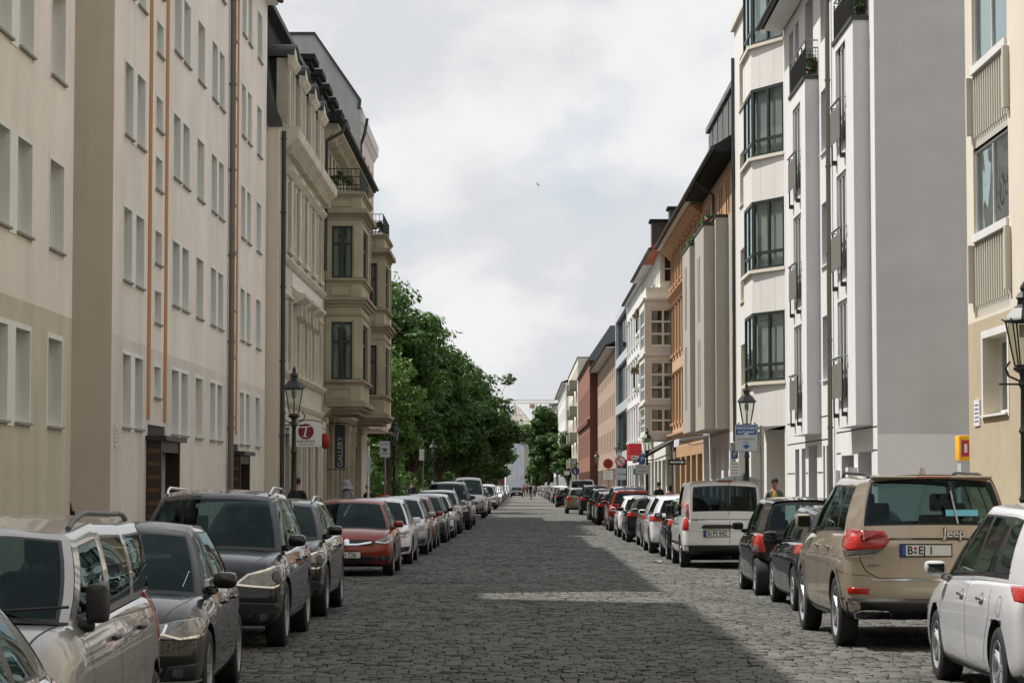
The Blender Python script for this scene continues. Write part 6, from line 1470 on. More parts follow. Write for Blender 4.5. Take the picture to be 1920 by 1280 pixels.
# ================================================================ end of the street
def far_end():
    t = thing('wrapped_tower', 'slender building wrapped in white scaffold sheeting at the end of the street', 'building', (-1, 620, 0))
    m = MB().use(mat('white scaffold sheeting', sl((206, 210, 220)), .8, var=.2, vscale=.5, streak=.15)); rg = random.Random(3); rows = []
    for k in range(17): rows.append([(-2.2+4.2*i/12, .12*math.sin(i*1.9+k*.4)+rg.uniform(-.08, .08), 15.2*k/16) for i in range(13)])
    m.grid(rows); m.box(-2.2, 2.0, .4, 9, 0, 15.1); m.build('sheeting', t); m = MB().use('zinc'); m.prism([(-2.3, 9.5), (-2.3, 14.3), (-.6, 14.3)], -.35, -.2, 'y'); m.build('dark_flap', t)
    t = thing('pyramid_tower', 'tower topped by a white framed glass pyramid on a grey glazed storey', 'building', (0, 800, 0))
    m = MB().use('grey_concrete'); m.box(-4.6, 4.6, -4.6, 4.6, 0, 18.2); m.build('tower_block', t)
    m = MB().use('glass_teal'); m.box(-4.9, 4.9, -4.9, 4.9, 18.2, 20.6); g = m.build('glazed_storey', t); m = MB().use('white_ink')
    for i in range(9): m.box(-4.95+1.22*i, -4.8+1.22*i, -5.0, -4.91, 18.2, 20.6)
    m.build('mullions', g)
    m = MB().use(mat('beige glass roof', sl((176, 170, 158)), .4, var=.1, vscale=.5)); ap = (-1.2, 0, 28.6); cs = [(-5.1, -5.1, 20.7), (5.3, -5.1, 20.7), (5.3, 5.1, 20.7), (-5.1, 5.1, 20.7)]
    for i in range(4): m.poly([cs[i], cs[(i+1) % 4], ap])
    p = m.build('pyramid', t); m = MB().use('white_ink')
    for c in cs: m.cyl((c[0], c[1], c[2]), ap, .16, .16, 6)
    for i in range(1, 4): m.cyl((lerp(-5.1, 5.3, i/4), -5.12, 20.7), ap, .08, .08, 5)
    for f in (.25, .5): m.cyl((lerp(-5.1, ap[0], f), lerp(-5.1, 0, f)-.05, lerp(20.7, 28.6, f)), (lerp(5.3, ap[0], f), lerp(-5.1, 0, f)-.05, lerp(20.7, 28.6, f)), .08, .08, 5)
    m.build('pyramid_frame', p)
    t = thing('tower_crane', 'red and white tower crane standing behind the pyramid roof', 'crane', (5.8, 950, 0)); cm = mat('crane beige steel', sl((176, 150, 128)), .5); m = MB().use(cm)
    for sx in (-.8, .8):
        for sy in (-.8, .8): m.cyl((sx, sy, 0), (sx, sy, 33), .12, .12, 5)
    for k in range(22): z = 1.5*k; m.cyl((-.8, -.8, z), (.8, -.8, z+1.5), .07, .07, 4); m.cyl((-.8, .8, z), (-.8, -.8, z+1.5), .07, .07, 4)
    m.build('mast', t); m = MB().use(cm)
    for z, y in ((33.6, -.5), (33.6, .5), (34.9, 0)): m.cyl((-15, y, z), (8, y, z), .10, .10, 4)
    for k in range(16): x = -15+1.45*k; m.cyl((x, -.5, 33.6), (x+.72, 0, 34.9), .06, .06, 4); m.cyl((x+.72, 0, 34.9), (x+1.45, -.5, 33.6), .06, .06, 4)
    m.build('jib', t); m = MB().use(cm); m.box(-2, 0, -.8, .8, 31.6, 33.3); m.use('steel'); m.box(5.5, 8, -.7, .7, 32.2, 33.6); m.build('cab', t, bevel=.1)
    side = [('brown_house', 'dark brown house just left of the wrapped tower', -12, -3.6, 560, 16, 'brick'), ('pale_house', 'low pale house under the trees at the end of the street', 2.2, 12, 560, 8.0, 'white_w'), ('brown_house', 'broad brown block closing the view behind the left trees', -60, -12.2, 575, 15, 'olive_d')]
    for nm, lb, x0, x1, y, h, mt in side:
        t = thing(nm, lb, 'building', ((x0+x1)/2, y, 0)); off = ((x0+x1)/2, y, 0); m = MB(); F = facing(y); n = max(2, int((x1-x0)/3)); st_ = (x1-x0)/n
        ops = [(x0+st_*i+st_*.3, x0+st_*i+st_*.7, c, c+1.7, .2) for i in range(n) for c in (1.2, 4.6, 8, 11.4) if c+1.9 < h]
        wall(m, F, x0, x1, 0, h, ops, .2, mt, mt); m.use(mt); m.poly([(x0, y, 0), (x0, y+10, 0), (x0, y+10, h), (x0, y, h)]); m.poly([(x1, y, 0), (x1, y+10, 0), (x1, y+10, h), (x1, y, h)]); m.poly([(x0, y, h), (x1, y, h), (x1, y+10, h), (x0, y+10, h)]); m.build('wall', t, off)
        for o in ops: window(F, t, off, *o[:4], .2, 'whiteframe', 'glass_dark', 1, (), sub=False)
        m = MB().use('roof_dark'); m.prism([(y-.3, h+.01), (y+5, h+2.2), (y+10.3, h+.01)], x0-.2, x1+.2, 'x'); m.build('roof', t, off)
    # houses across the square, behind the trees
    for k in range(7):
        y0 = 150+38*k; mt = ['stucco', 'olive', 'pink', 'salmon', 'beige', 'stucco_l', 'olive'][k]
        lb = ['beige', 'olive', 'pink', 'salmon', 'pale', 'light stucco', 'brownish'][k]+' house across the square, half hidden by trees, '+['nearest', 'second', 'third', 'fourth', 'fifth', 'sixth', 'farthest'][k]+' of its row'
        rows_building('square_house', lb, -27, y0, y0+37, 15, mt, [(4.6, 6.6), (8, 10), (11.4, 13.4)], [y0+3+5.2*i for i in range(7)], 1.4, side=1, sub=False, nx=1, zs=(), group='houses across the square')
far_end()
def street_behind():
    # the street goes on behind the photographer; its houses show in the car paint and windows
    for side, X, y0, y1, H, mt, lb in ((1, -7.4, -34, 19.9, 15.9, 'cream_low', 'cream block behind the photographer on the left side of the street'), (1, -7.4, -92, -34.1, 17.5, 'stucco', 'stucco house farther behind the photographer on the left side'),
            (-1, 7.87, -30, 23.9, 17.5, 'beige', 'beige block behind the photographer on the right side of the street'), (-1, 7.87, -92, -30.1, 16, 'salmon', 'salmon house farther behind the photographer on the right side')):
        rows_building('apartment_building', lb, X, y0, y1, H, mt, [(2.8+2.9*i, 4.3+2.9*i) for i in range(4)], [y0+2+3.4*i for i in range(int((y1-y0-3)/3.4)+1)], 1.2, side=side, sub=False, nx=1, zs=(), shop=False)
    t = thing('corner_building', 'brown block closing the street behind the photographer', 'building', (0, -105, 0)); off = (0, -105, 0); F = Pl((0, -105), (1, 0), (0, 1)); m = MB()
    ops = [(-24+3.4*i, -22.6+3.4*i, 1.2+3.2*j, 3.0+3.2*j, .2) for i in range(14) for j in range(5)]; wall(m, F, -26, 26, 0, 18, ops, .2, 'olive', 'brick'); m.use('brick'); m.box(-26, 26, -117, -105.3, 0, 18); m.build('wall', t, off)
    for o in ops: window(F, t, off, *o[:4], .2, 'whiteframe', 'glass_dark', 1, (), sub=False)
street_behind()
# ================================================================ trees
def leaf_mesh(name, blobs, n, size, seed, mt):
    rg = np.random.default_rng(seed); vol = np.array([b[3]**2 for b in blobs]); cnt = rg.multinomial(n, vol/vol.sum()); C_, Dn = [], []
    for b, k in zip(blobs, cnt):
        d = rg.normal(size=(k, 3)); d /= np.linalg.norm(d, axis=1)[:, None]
        r = b[3]*(rg.uniform(.35, 1.0, k)**.45)*(1+.22*np.sin(d[:, 0]*5+b[0]*3)*np.sin(d[:, 1]*6+b[1])+.15*np.sin(d[:, 2]*8+b[2]))
        C_.append(np.array(b[:3])+d*r[:, None]*np.array([1, 1, .72])); Dn.append(d)
    C_ = np.concatenate(C_); Dn = np.concatenate(Dn); n = len(C_)
    nn = Dn*.7+np.array([0, 0, .5])+rg.normal(size=(n, 3))*.55; nn /= np.linalg.norm(nn, axis=1)[:, None]
    t = np.cross(nn, rg.normal(size=(n, 3))); t /= np.linalg.norm(t, axis=1)[:, None]; b = np.cross(nn, t); s = size*rg.uniform(.6, 1.3, n)[:, None]
    V = np.stack([C_-t*s, C_-b*s*.5+nn*s*.15, C_+t*s, C_+b*s*.5+nn*s*.15], 1).reshape(-1, 3)
    me = bpy.data.meshes.new(name); me.vertices.add(4*n); me.vertices.foreach_set('co', V.reshape(-1)); me.loops.add(4*n); me.loops.foreach_set('vertex_index', np.arange(4*n))
    me.polygons.add(n); me.polygons.foreach_set('loop_start', np.arange(0, 4*n, 4)); me.polygons.foreach_set('loop_total', np.full(n, 4)); me.update(); me.materials.append(mt); return me
M['leaf'] = mat('lime leaf', (0.064, 0.136, 0.024), .5, island=.6, trans=.4, var=.3, vscale=.35)
M['leaf_b'] = mat('fresh pale leaf', (0.10, 0.19, 0.035), .5, island=.5, trans=.4)
def tree(name, label, loc, H, Rr, seed, n=22000, size=.20, lm='leaf', trunk=.28, low=.16, group=None, cat='tree', yr=1.0, top=0):
    rnd = random.Random(seed); t = thing(name, label, cat, loc, rnd.uniform(0, 6.28), group)
    m = MB().use('bark'); blobs = []; fork = H*low*1.1; pts = [(0, 0, 0), (.05, .04, fork*.5), (0, .08, fork)]
    for a, b, r0, r1 in ((0, 1, trunk*1.25, trunk), (1, 2, trunk, trunk*.85)): m.cyl(pts[a], pts[b], r0, r1, 12)
    limbs = MB().use('bark')
    for k in range(11):
        a = k*2.4+rnd.uniform(-.3, .3); f = (k+.5)/11; rad = Rr*(.46+.28*math.sin(f*2.6))*(1.0 if f < .8 else .7); z = H*(low+.16+(1-low-.28)*f)
        mid = Vector((math.cos(a)*rad*.45, math.sin(a)*rad*.45, lerp(fork, z, .62))); end = Vector((math.cos(a)*rad, math.sin(a)*rad, z))
        limbs.cyl(pts[2], mid, trunk*.42, trunk*.26, 8); limbs.cyl(mid, end, trunk*.26, trunk*.08, 6)
        blobs.append((*end, Rr*rnd.uniform(.30, .42)))
        for q in range(4):
            p = mid.lerp(end, rnd.uniform(.5, 1.25))+Vector((rnd.gauss(0, 1), rnd.gauss(0, 1), rnd.gauss(0, .8)))*Rr*.22
            limbs.cyl(mid.lerp(end, .5), p, trunk*.12, trunk*.04, 5); blobs.append((*p, Rr*rnd.uniform(.14, .30)))
    for q in range(8): blobs.append((rnd.uniform(-.3, .3)*Rr, rnd.uniform(-.3, .3)*Rr, H*(low+.26+.075*q), Rr*.42))
    for q in range(16):
        a = rnd.uniform(0, 6.28); blobs.append((math.cos(a)*Rr*rnd.uniform(.5, .82), math.sin(a)*Rr*rnd.uniform(.5, .82), H*rnd.uniform(low+.12, .88), Rr*rnd.uniform(.16, .26)))
    for q in range(top): blobs.append((rnd.uniform(-.25, .25)*Rr, rnd.uniform(-.25, .25)*Rr, H*(.94+.05*q), Rr*.14))
    m.build('trunk', t, smooth=60); limbs.build('limbs', t, smooth=60)
    c = bpy.data.objects.new('crown', leaf_mesh('crown', blobs, n, size, seed, M[lm])); COL.objects.link(c); c.parent = t; return t
TG = 'trees of the square on the left'
tree('lime_tree', 'tall tree with a ragged top right behind the last pink house', (-9.6, 148, .1), 13.6, 5.0, 11, 46000, .17, group=TG, top=3)
tree('lime_tree', 'broad dark tree, its shoulder showing right of the tallest one', (-7.6, 172, .1), 12.6, 4.8, 12, 40000, .18, group=TG)
tree('young_tree', 'small fresh pale green tree in front of the dark ones', (-7.2, 134, .1), 8.2, 2.0, 13, 9000, .13, 'leaf_b', .12, .2)
tree('lime_tree', 'third dark tree along the left kerb', (-6.6, 200, .1), 12.4, 4.6, 14, 32000, .20, group=TG)
tree('lime_tree', 'spreading tree whose branches reach over the road', (-5.6, 236, .1), 12.0, 5.2, 15, 36000, .21, group=TG)
tree('lime_tree', 'dark tree behind the one reaching over the road', (-5.8, 285, .1), 11.6, 4.2, 16, 20000, .25, group=TG)
tree('lime_tree', 'far dark tree before the brown houses', (-6.0, 345, .1), 11.0, 4.4, 17, 16000, .28, group=TG)
for k, (x, y, h, r) in enumerate(((-15, 152, 15, 5), (-13, 182, 14, 5), (-14, 215, 14.5, 5.2), (-13, 255, 14, 5), (-12, 305, 13, 5), (-20, 168, 15, 5), (-9, 410, 12, 5), (-5.8, 465, 10, 4))):
    tree('lime_tree', 'dark tree in the second row of the square, '+['nearest the houses', 'second along', 'third along', 'fourth along', 'fifth along', 'deepest behind the tallest', 'far down the street', 'last before the brown house'][k], (x, y, .1), h, r, 30+k, 15000, .27, group=TG)
RG = 'trees at the far end on the right'
tree('street_tree', 'big round tree at the far end before the balcony houses', (5.0, 420, .1), 14.8, 3.9, 50, 26000, .28, group=RG)
tree('street_tree', 'smaller bushy tree in front of the big round one on the right', (6.6, 330, .1), 8.6, 2.4, 51, 10000, .20, group=RG)
tree('street_tree', 'pale leaning tree left of the big round one', (4.4, 455, .1), 9.0, 2.6, 52, 12000, .28, group=RG)
tree('street_tree', 'farthest tree by the wrapped tower', (3.4, 520, .1), 6, 2.0, 53, 9000, .3, group=RG)
# understorey: hedge and cafe clutter at the square edge
def hedge():
    rg = random.Random(8); blobs = [(-8.2-3*rg.random(), 140+3.1*i, 1.0+1.8*rg.random(), 1.6) for i in range(80)]
    o = bpy.data.objects.new('undergrowth', leaf_mesh('undergrowth', blobs, 42000, .17, 9, M['leaf'])); COL.objects.link(o); tag(o, 'low dark shrubs under the trees of the square', 'shrubs', kind='stuff')
hedge()
# ================================================================ street furniture
def lantern_post(label, first=None):
    if first: return first
    t = thing('street_lamp', label, 'street lamp'); m = MB().use('iron')
    m.lathe([(.16, 0), (.17, .05), (.13, .12), (.12, .55), (.14, .60), (.085, .68), (.065, 1.1), (.060, 1.45), (.082, 1.5), (.060, 1.56), (.052, 2.3), (.075, 2.34), (.052, 2.4), (.045, 2.86), (.075, 2.92), (.05, 3.0), (.06, 3.05), (.13, 3.10), (.13, 3.13), (.0, 3.14)], n=16); m.build('post', t, smooth=35)
    m = MB().use('iron'); m.cyl((-.32, 0, 2.92), (.32, 0, 2.92), .014, .014, 6); 
    m.tube([(-.18, 0, 3.2), (-.24, 0, 3.12), (-.2, 0, 3.02), (-.06, 0, 2.96)], .014, 6); m.tube([(.18, 0, 3.2), (.24, 0, 3.12), (.2, 0, 3.02), (.06, 0, 2.96)], .014, 6); m.build('cross_arm', t, smooth=60)
    n = 6; A = [2*math.pi*(k+.5)/n for k in range(n)]; m = MB().use('iron'); r0, r1, z0, z1 = .11, .215, 3.15, 3.70
    for a in A: m.cyl((r0*math.cos(a), r0*math.sin(a), z0), (r1*math.cos(a), r1*math.sin(a), z1), .011, .011, 5)
    for r, z, w in ((r0, z0, .014), (r1, z1, .016)):
        for a, b in zip(A, A[1:]+A[:1]): m.cyl((r*math.cos(a), r*math.sin(a), z), (r*math.cos(b), r*math.sin(b), z), w, w, 5)
    for a in A: m.cyl((r1*math.cos(a), r1*math.sin(a), z1), ((r1+.05)*math.cos(a), (r1+.05)*math.sin(a), z1+.03), .012, .008, 5)
    fr = m.build('lantern_frame', t)
    m = MB().use(glass('lantern panes', (.82, .84, .80), .03))
    for a, b in zip(A, A[1:]+A[:1]): m.poly([(r0*math.cos(a), r0*math.sin(a), z0), (r0*math.cos(b), r0*math.sin(b), z0), (r1*math.cos(b), r1*math.sin(b), z1), (r1*math.cos(a), r1*math.sin(a), z1)])
    m.build('panes', fr); m = MB().use('lamp_glass'); m.cyl((0, 0, 3.5), (0, 0, 3.66), .05, .06, 10); m.build('mantle', fr)
    m = MB().use('iron'); m.lathe([(.25, 3.71), (.23, 3.74), (.14, 3.86), (.08, 3.90), (.075, 3.96), (.10, 3.99), (.07, 4.04), (.03, 4.07), (.045, 4.11), (.03, 4.15), (.0, 4.2)], n=6); m.lathe([(.0, 3.715), (.25, 3.71)], n=6); m.build('lantern_roof', t)
    return t
L0 = lantern_post('x'); index_children(); LG = 'cast iron lantern posts along the street'
for i, (x, y, lb) in enumerate(((-4.9, 52.4, 'lantern post in front of the white arched shop sign'), (-4.9, 94.2, 'lantern post against the dark trees, just right of the pink house'), (-4.9, 136.5, 'far left lantern post beneath the trees'),
        (6.05, 29.0, 'nearest lantern post, at the right edge of the photo'), (5.72, 61.0, 'lantern post behind the blue and grey parking ticket sign'), (5.72, 109, 'lantern post beside the slanting dark awning'), (5.72, 140, 'lantern post behind the round pink sign by the red shop front'), (5.72, 181, 'lantern post in front of the salmon house'), (5.72, 246, 'farthest right lantern post by the brick gable'))):
    place(L0, 'dark '+lb, (x, y, .115), [.1, .5, .3, .2, 0, .4, .1, .6, .2][i], LG, first=(i == 0))
def sign_post(name, label, x, y, h, plates, cat='sign', lean=0, post='steel', pr=.03):
    t = thing(name, label, cat, (x, y, .115)); m = MB().use(post); m.cyl((0, 0, 0), (lean, 0, h), pr, pr, 10); m.build('post', t, smooth=60)
    for k, pl in enumerate(plates): pl(t)
    return t
def disc_plate(z, r, col, inner=None, ring_=None, bar=None, nm='round_plate'):
    def f(t):
        m = MB().use(col); m.cyl((0, -.05, z), (0, -.06, z), r, r, 28); d = m.build(nm, t, smooth=40)
        if inner: m = MB().use(inner); m.cyl((0, -.061, z), (0, -.064, z), r*.78, r*.78, 28); m.build('disc_face', d)
        if bar:
            m = MB().use(bar)
            for s in ((1,) if bar != 'X' else (1, -1)): m.prism([(-r*.66, z+r*.5*s), (-r*.5, z+r*.66*s), (r*.66, z-r*.5*s), (r*.5, z-r*.66*s)], -.068, -.065, 'y')
            m.build('disc_bar', d)
    return f
def rect_plate(z0, z1, w, col, lines=0, dx=0, txt=None, ts=.2, tc_='white_ink', border=None, nm='plate', ang=0):
    def f(t):
        m = MB().use(col); m.box(dx-w/2, dx+w/2, -.058, -.05, z0, z1); d = m.build(nm, t)
        if lines:
            m = MB().use('grey_ink')
            for k in range(lines): z = lerp(z0, z1, (k+.7)/(lines+.4)); m.box(dx-w*.36, dx+w*(.36-.1*(k % 2)), -.061, -.0585, z, z+(z1-z0)*.05)
            m.build('print', d)
        if txt: text_obj(txt, ts, tc_, d, (dx, -.061, (z0+z1)/2), (R(90), 0, 0), ext=.001)
    return f
def parking_sign():
    t = thing('parking_ticket_sign', 'blue and grey parking ticket machine sign with a down arrow, on a tall post', 'sign', (6.02, 60.4, .115)); m = MB().use('steel'); m.cyl((0, 0, 0), (0, 0, 3.1), .035, .035, 10)
    for z in (3.0, 2.62, 2.48): m.box(-.16, .06, -.05, .02, z, z+.03)
    m.build('post', t, smooth=50)
    x0, x1, z0, z1 = -.66, -.10, 2.46, 3.12; m = MB().use('trim'); m.box(x0-.012, x1+.012, -.06, -.035, z0-.012, z1+.012); m.use('sign_grey'); m.box(x0, x1, -.066, -.059, z0, z1); b = m.build('board', t)
    m = MB().use('blue_sign'); m.box(x0+.02, x1-.02, -.070, -.0665, z1-.25, z1-.02); xc = (x0+x1)/2; m.prism([(xc-.10, z0+.14), (xc-.04, z0+.14), (xc-.04, z0+.17), (xc+.04, z0+.17), (xc+.04, z0+.14), (xc+.10, z0+.14), (xc, z0+.05)], -.070, -.0665, 'y'); m.build('blue_field', b)
    text_obj('PARKSCHEIN-', .088, 'white_ink', b, (xc, -.0705, z1-.085), (R(90), 0, 0), ext=.001, bold=.001); text_obj('AUTOMAT', .088, 'white_ink', b, (xc, -.0705, z1-.185), (R(90), 0, 0), ext=.001, bold=.001)
    m = MB().use('white_ink'); m.box(xc-.05, xc+.05, -.074, -.0715, z1-.30, z1-.21); m.build('number_sticker', b); text_obj('23', .075, 'black_ink', b, (xc, -.075, z1-.255), (R(90), 0, 0), ext=.001)
    text_obj('Hier Parkschein', .066, 'black_ink', b, (xc, -.067, z1-.355), (R(90), 0, 0), ext=.001); text_obj('lösen', .066, 'black_ink', b, (xc, -.067, z1-.435), (R(90), 0, 0), ext=.001)
    t = thing('parking_sign', 'small blue P plate above a white notice, left of the ticket sign', 'sign', (5.4, 60.9, .115)); m = MB().use('steel'); m.cyl((0, 0, 0), (0, 0, 2.6), .028, .028, 10); m.build('post', t, smooth=60)
    rect_plate(2.28, 2.48, .16, 'blue_sign', txt='P', ts=.17, nm='blue_plate')(t); rect_plate(1.85, 2.2, .26, 'white_ink', 4, nm='notice')(t)
parking_sign()
SG = 'traffic signs'
sign_post('parking_ticket_sign', 'small rounded grey sign with a black arrow on a post before the trees', -5.05, 90.5, 3.2, [rect_plate(2.65, 3.25, .38, 'sign_grey', 3, nm='board'), lambda t: MB().use('black_ink').prism([(-.1, 2.95), (.1, 2.95), (0, 2.85)], -.066, -.062, 'y').build('arrow', t)])
sign_post('no_stopping_sign', 'stickered pole carrying a white plate, leaning slightly, left pavement', -5.2, 83.0, 2.95, [rect_plate(2.0, 2.6, .16, 'sign_grey', 0, nm='plate')], post='white', pr=.04)
sign_post('no_stopping_sign', 'leaning post with a narrow white plate in front of the undergrowth', -5.2, 128, 3.6, [rect_plate(2.9, 3.5, .26, 'white_ink', 0, nm='plate')], lean=.12)
sign_post('one_way_sign', 'blue board with a white arrow pointing right, on a stickered pole', 6.45, 101, 3.0, [rect_plate(2.45, 2.68, .72, 'iron', dx=.10, nm='board'), lambda t: MB().use('white_ink').prism([(-.2, 2.53), (.26, 2.53), (.26, 2.48), (.42, 2.565), (.26, 2.65), (.26, 2.60), (-.2, 2.60)], -.068, -.062, 'y').build('arrow', t)], post='white', pr=.035)
sign_post('parking_sign', 'blue P plate over a grey notice on the lantern by the awning', 5.45, 108, 3.0, [rect_plate(2.55, 2.95, .28, 'blue_sign', txt='P', ts=.3, nm='blue_plate'), rect_plate(2.1, 2.5, .62, 'sign_grey', 2, nm='notice')])
sign_post('no_stopping_sign', 'round pink and white sign above two pale notices', 5.75, 138.5, 3.3, [disc_plate(2.95, .30, 'red_sign', 'sign_grey', bar='red_sign'), rect_plate(2.25, 2.55, .6, 'sign_grey', 2, nm='notice'), rect_plate(1.9, 2.2, .6, 'sign_grey', 0, nm='notice')])
sign_post('parking_sign', 'small blue P plate by the red shop front', 6.75, 140, 2.6, [rect_plate(2.2, 2.55, .34, 'blue_sign', txt='P', ts=.32, nm='blue_plate')])
sign_post('no_entry_sign', 'round dark red sign over a white notice beside the glass building', 5.6, 154, 3.2, [disc_plate(2.95, .32, 'red_sign', 'maroon'), rect_plate(1.95, 2.5, .62, 'white_ink', 3, nm='notice')])
sign_post('direction_sign', 'round blue sign with a white arrow far down the right pavement', 5.7, 249, 3.4, [disc_plate(3.0, .42, 'blue_sign'), lambda t: MB().use('white_ink').prism([(-.06, 2.75), (.06, 2.75), (.06, 3.0), (.16, 3.0), (0, 3.25), (-.16, 3.0), (-.06, 3.0)], -.066, -.062, 'y').build('arrow', t)])
sign_post('street_sign', 'small white plate on a far pole by the small bushy tree', 5.8, 300, 3.6, [rect_plate(2.8, 3.3, .7, 'white_ink', 0, nm='plate')])
sign_post('street_sign', 'orange square plate on a far pole before the balcony house', 6.3, 285, 3.6, [rect_plate(3.0, 3.6, .9, 'ochre', 0, nm='plate')])
def bin_():
    t = thing('litter_bin', 'orange litter bin on a post at the left pavement', 'bin', (-5.2, 92.5, .115)); m = MB().use(mat('bin orange', sl((214, 84, 30)), .5)); m.lathe([(.0, .55), (.19, .55), (.23, 1.2), (.21, 1.24), (.0, 1.2)], n=16); m.build('bucket', t, smooth=50)
    m = MB().use('iron'); m.cyl((0, .24, 0), (0, .24, 1.4), .03, .03, 8); m.build('post', t)
bin_()
def umbrellas():
    for i, (x, y) in enumerate(((6.9, 66.5), (7.0, 69.3))):
        t = thing('cafe_parasol', ['folded dark cafe parasol nearer to the man', 'open flat dark cafe parasol behind the ticket sign'][i], 'parasol', (x-.75, y, .115)); m = MB().use('iron'); m.cyl((0, 0, 0), (0, 0, 1.95), .02, .02, 8); m.build('pole', t); m = MB().use('awning')
        if i: m.lathe([(.75, 1.72), (.72, 1.74), (.3, 1.86), (.0, 1.95)], n=8)
        else: m.lathe([(.05, .9), (.12, 1.1), (.06, 1.8), (.0, 1.95)], n=8)
        m.build('canopy', t, smooth=50)
umbrellas()
def far_lamp():
    t = thing('arched_street_lamp', 'tall curved grey street lamp near the wrapped tower', 'street lamp', (2.2, 470, 0)); m = MB().use('steel'); m.tube([(0, 0, 0), (0, 0, 6.5), (-.3, 0, 8), (-1.2, 0, 9.2), (-2.6, 0, 9.8)], .14, 8); m.build('mast', t, smooth=60); m = MB().use('sign_grey'); m.box(-3.5, -2.4, -.25, .25, 9.7, 9.9); m.build('lamp_head', t, bevel=.05)
far_lamp()
def bird():
    t = thing('bird', 'tiny dark bird gliding high in the clouded sky', 'bird', (2.25, 300, 39)); t.scale = (.55, .55, .55); m = MB().use('black_ink'); m.blob((0, 0, 0), .09, .28, .08, 8, 6); m.grid([[(-.75, -.05, .20), (-.4, .1, .16), (0, .12, .02), (.4, .1, .16), (.75, -.05, .20)], [(-.72, -.15, .21), (-.4, -.18, .17), (0, -.2, .03), (.4, -.18, .17), (.72, -.15, .21)]]); m.build('body', t); t.rotation_euler = (0, R(25), R(50))
bird()
def weeds():
    rg = random.Random(12); m = MB().use(mat('kerb weed', (.05, .09, .02), .7, island=.5, trans=.3))
    for i in range(260):
        x = rg.choice((RX1-rg.random()*.12, RX0+rg.random()*.10, rg.uniform(2.3, 5.2))); y = rg.uniform(18, 70); k = rg.randint(3, 9) if abs(x-RX1) < .2 or abs(x-RX0) < .2 else rg.randint(1, 4)
        for j in range(k):
            a = rg.uniform(0, 6.28); L_ = rg.uniform(.02, .07); b = Vector((x+rg.gauss(0, .03), y+rg.gauss(0, .04), .0)); t_ = b+Vector((math.cos(a)*L_*.6, math.sin(a)*L_*.6, L_)); s_ = Vector((-math.sin(a), math.cos(a), 0))*.006
            m.poly([b-s_, b+s_, t_])
    tag(m.build('weeds'), 'thin green weeds growing between the cobbles along the kerbs', 'weeds', kind='stuff')
    t = thing('paper_scrap', 'small white scrap of paper lying on the cobbles by the right row of cars', 'litter', (3.05, 54.5, .022)); m = MB().use('white_ink'); m.grid([[(-.12, -.08, .01), (0, -.09, .03), (.13, -.07, .0)], [(-.13, .08, .0), (.01, .09, .02), (.12, .08, .015)]]); m.build('paper', t)
weeds()
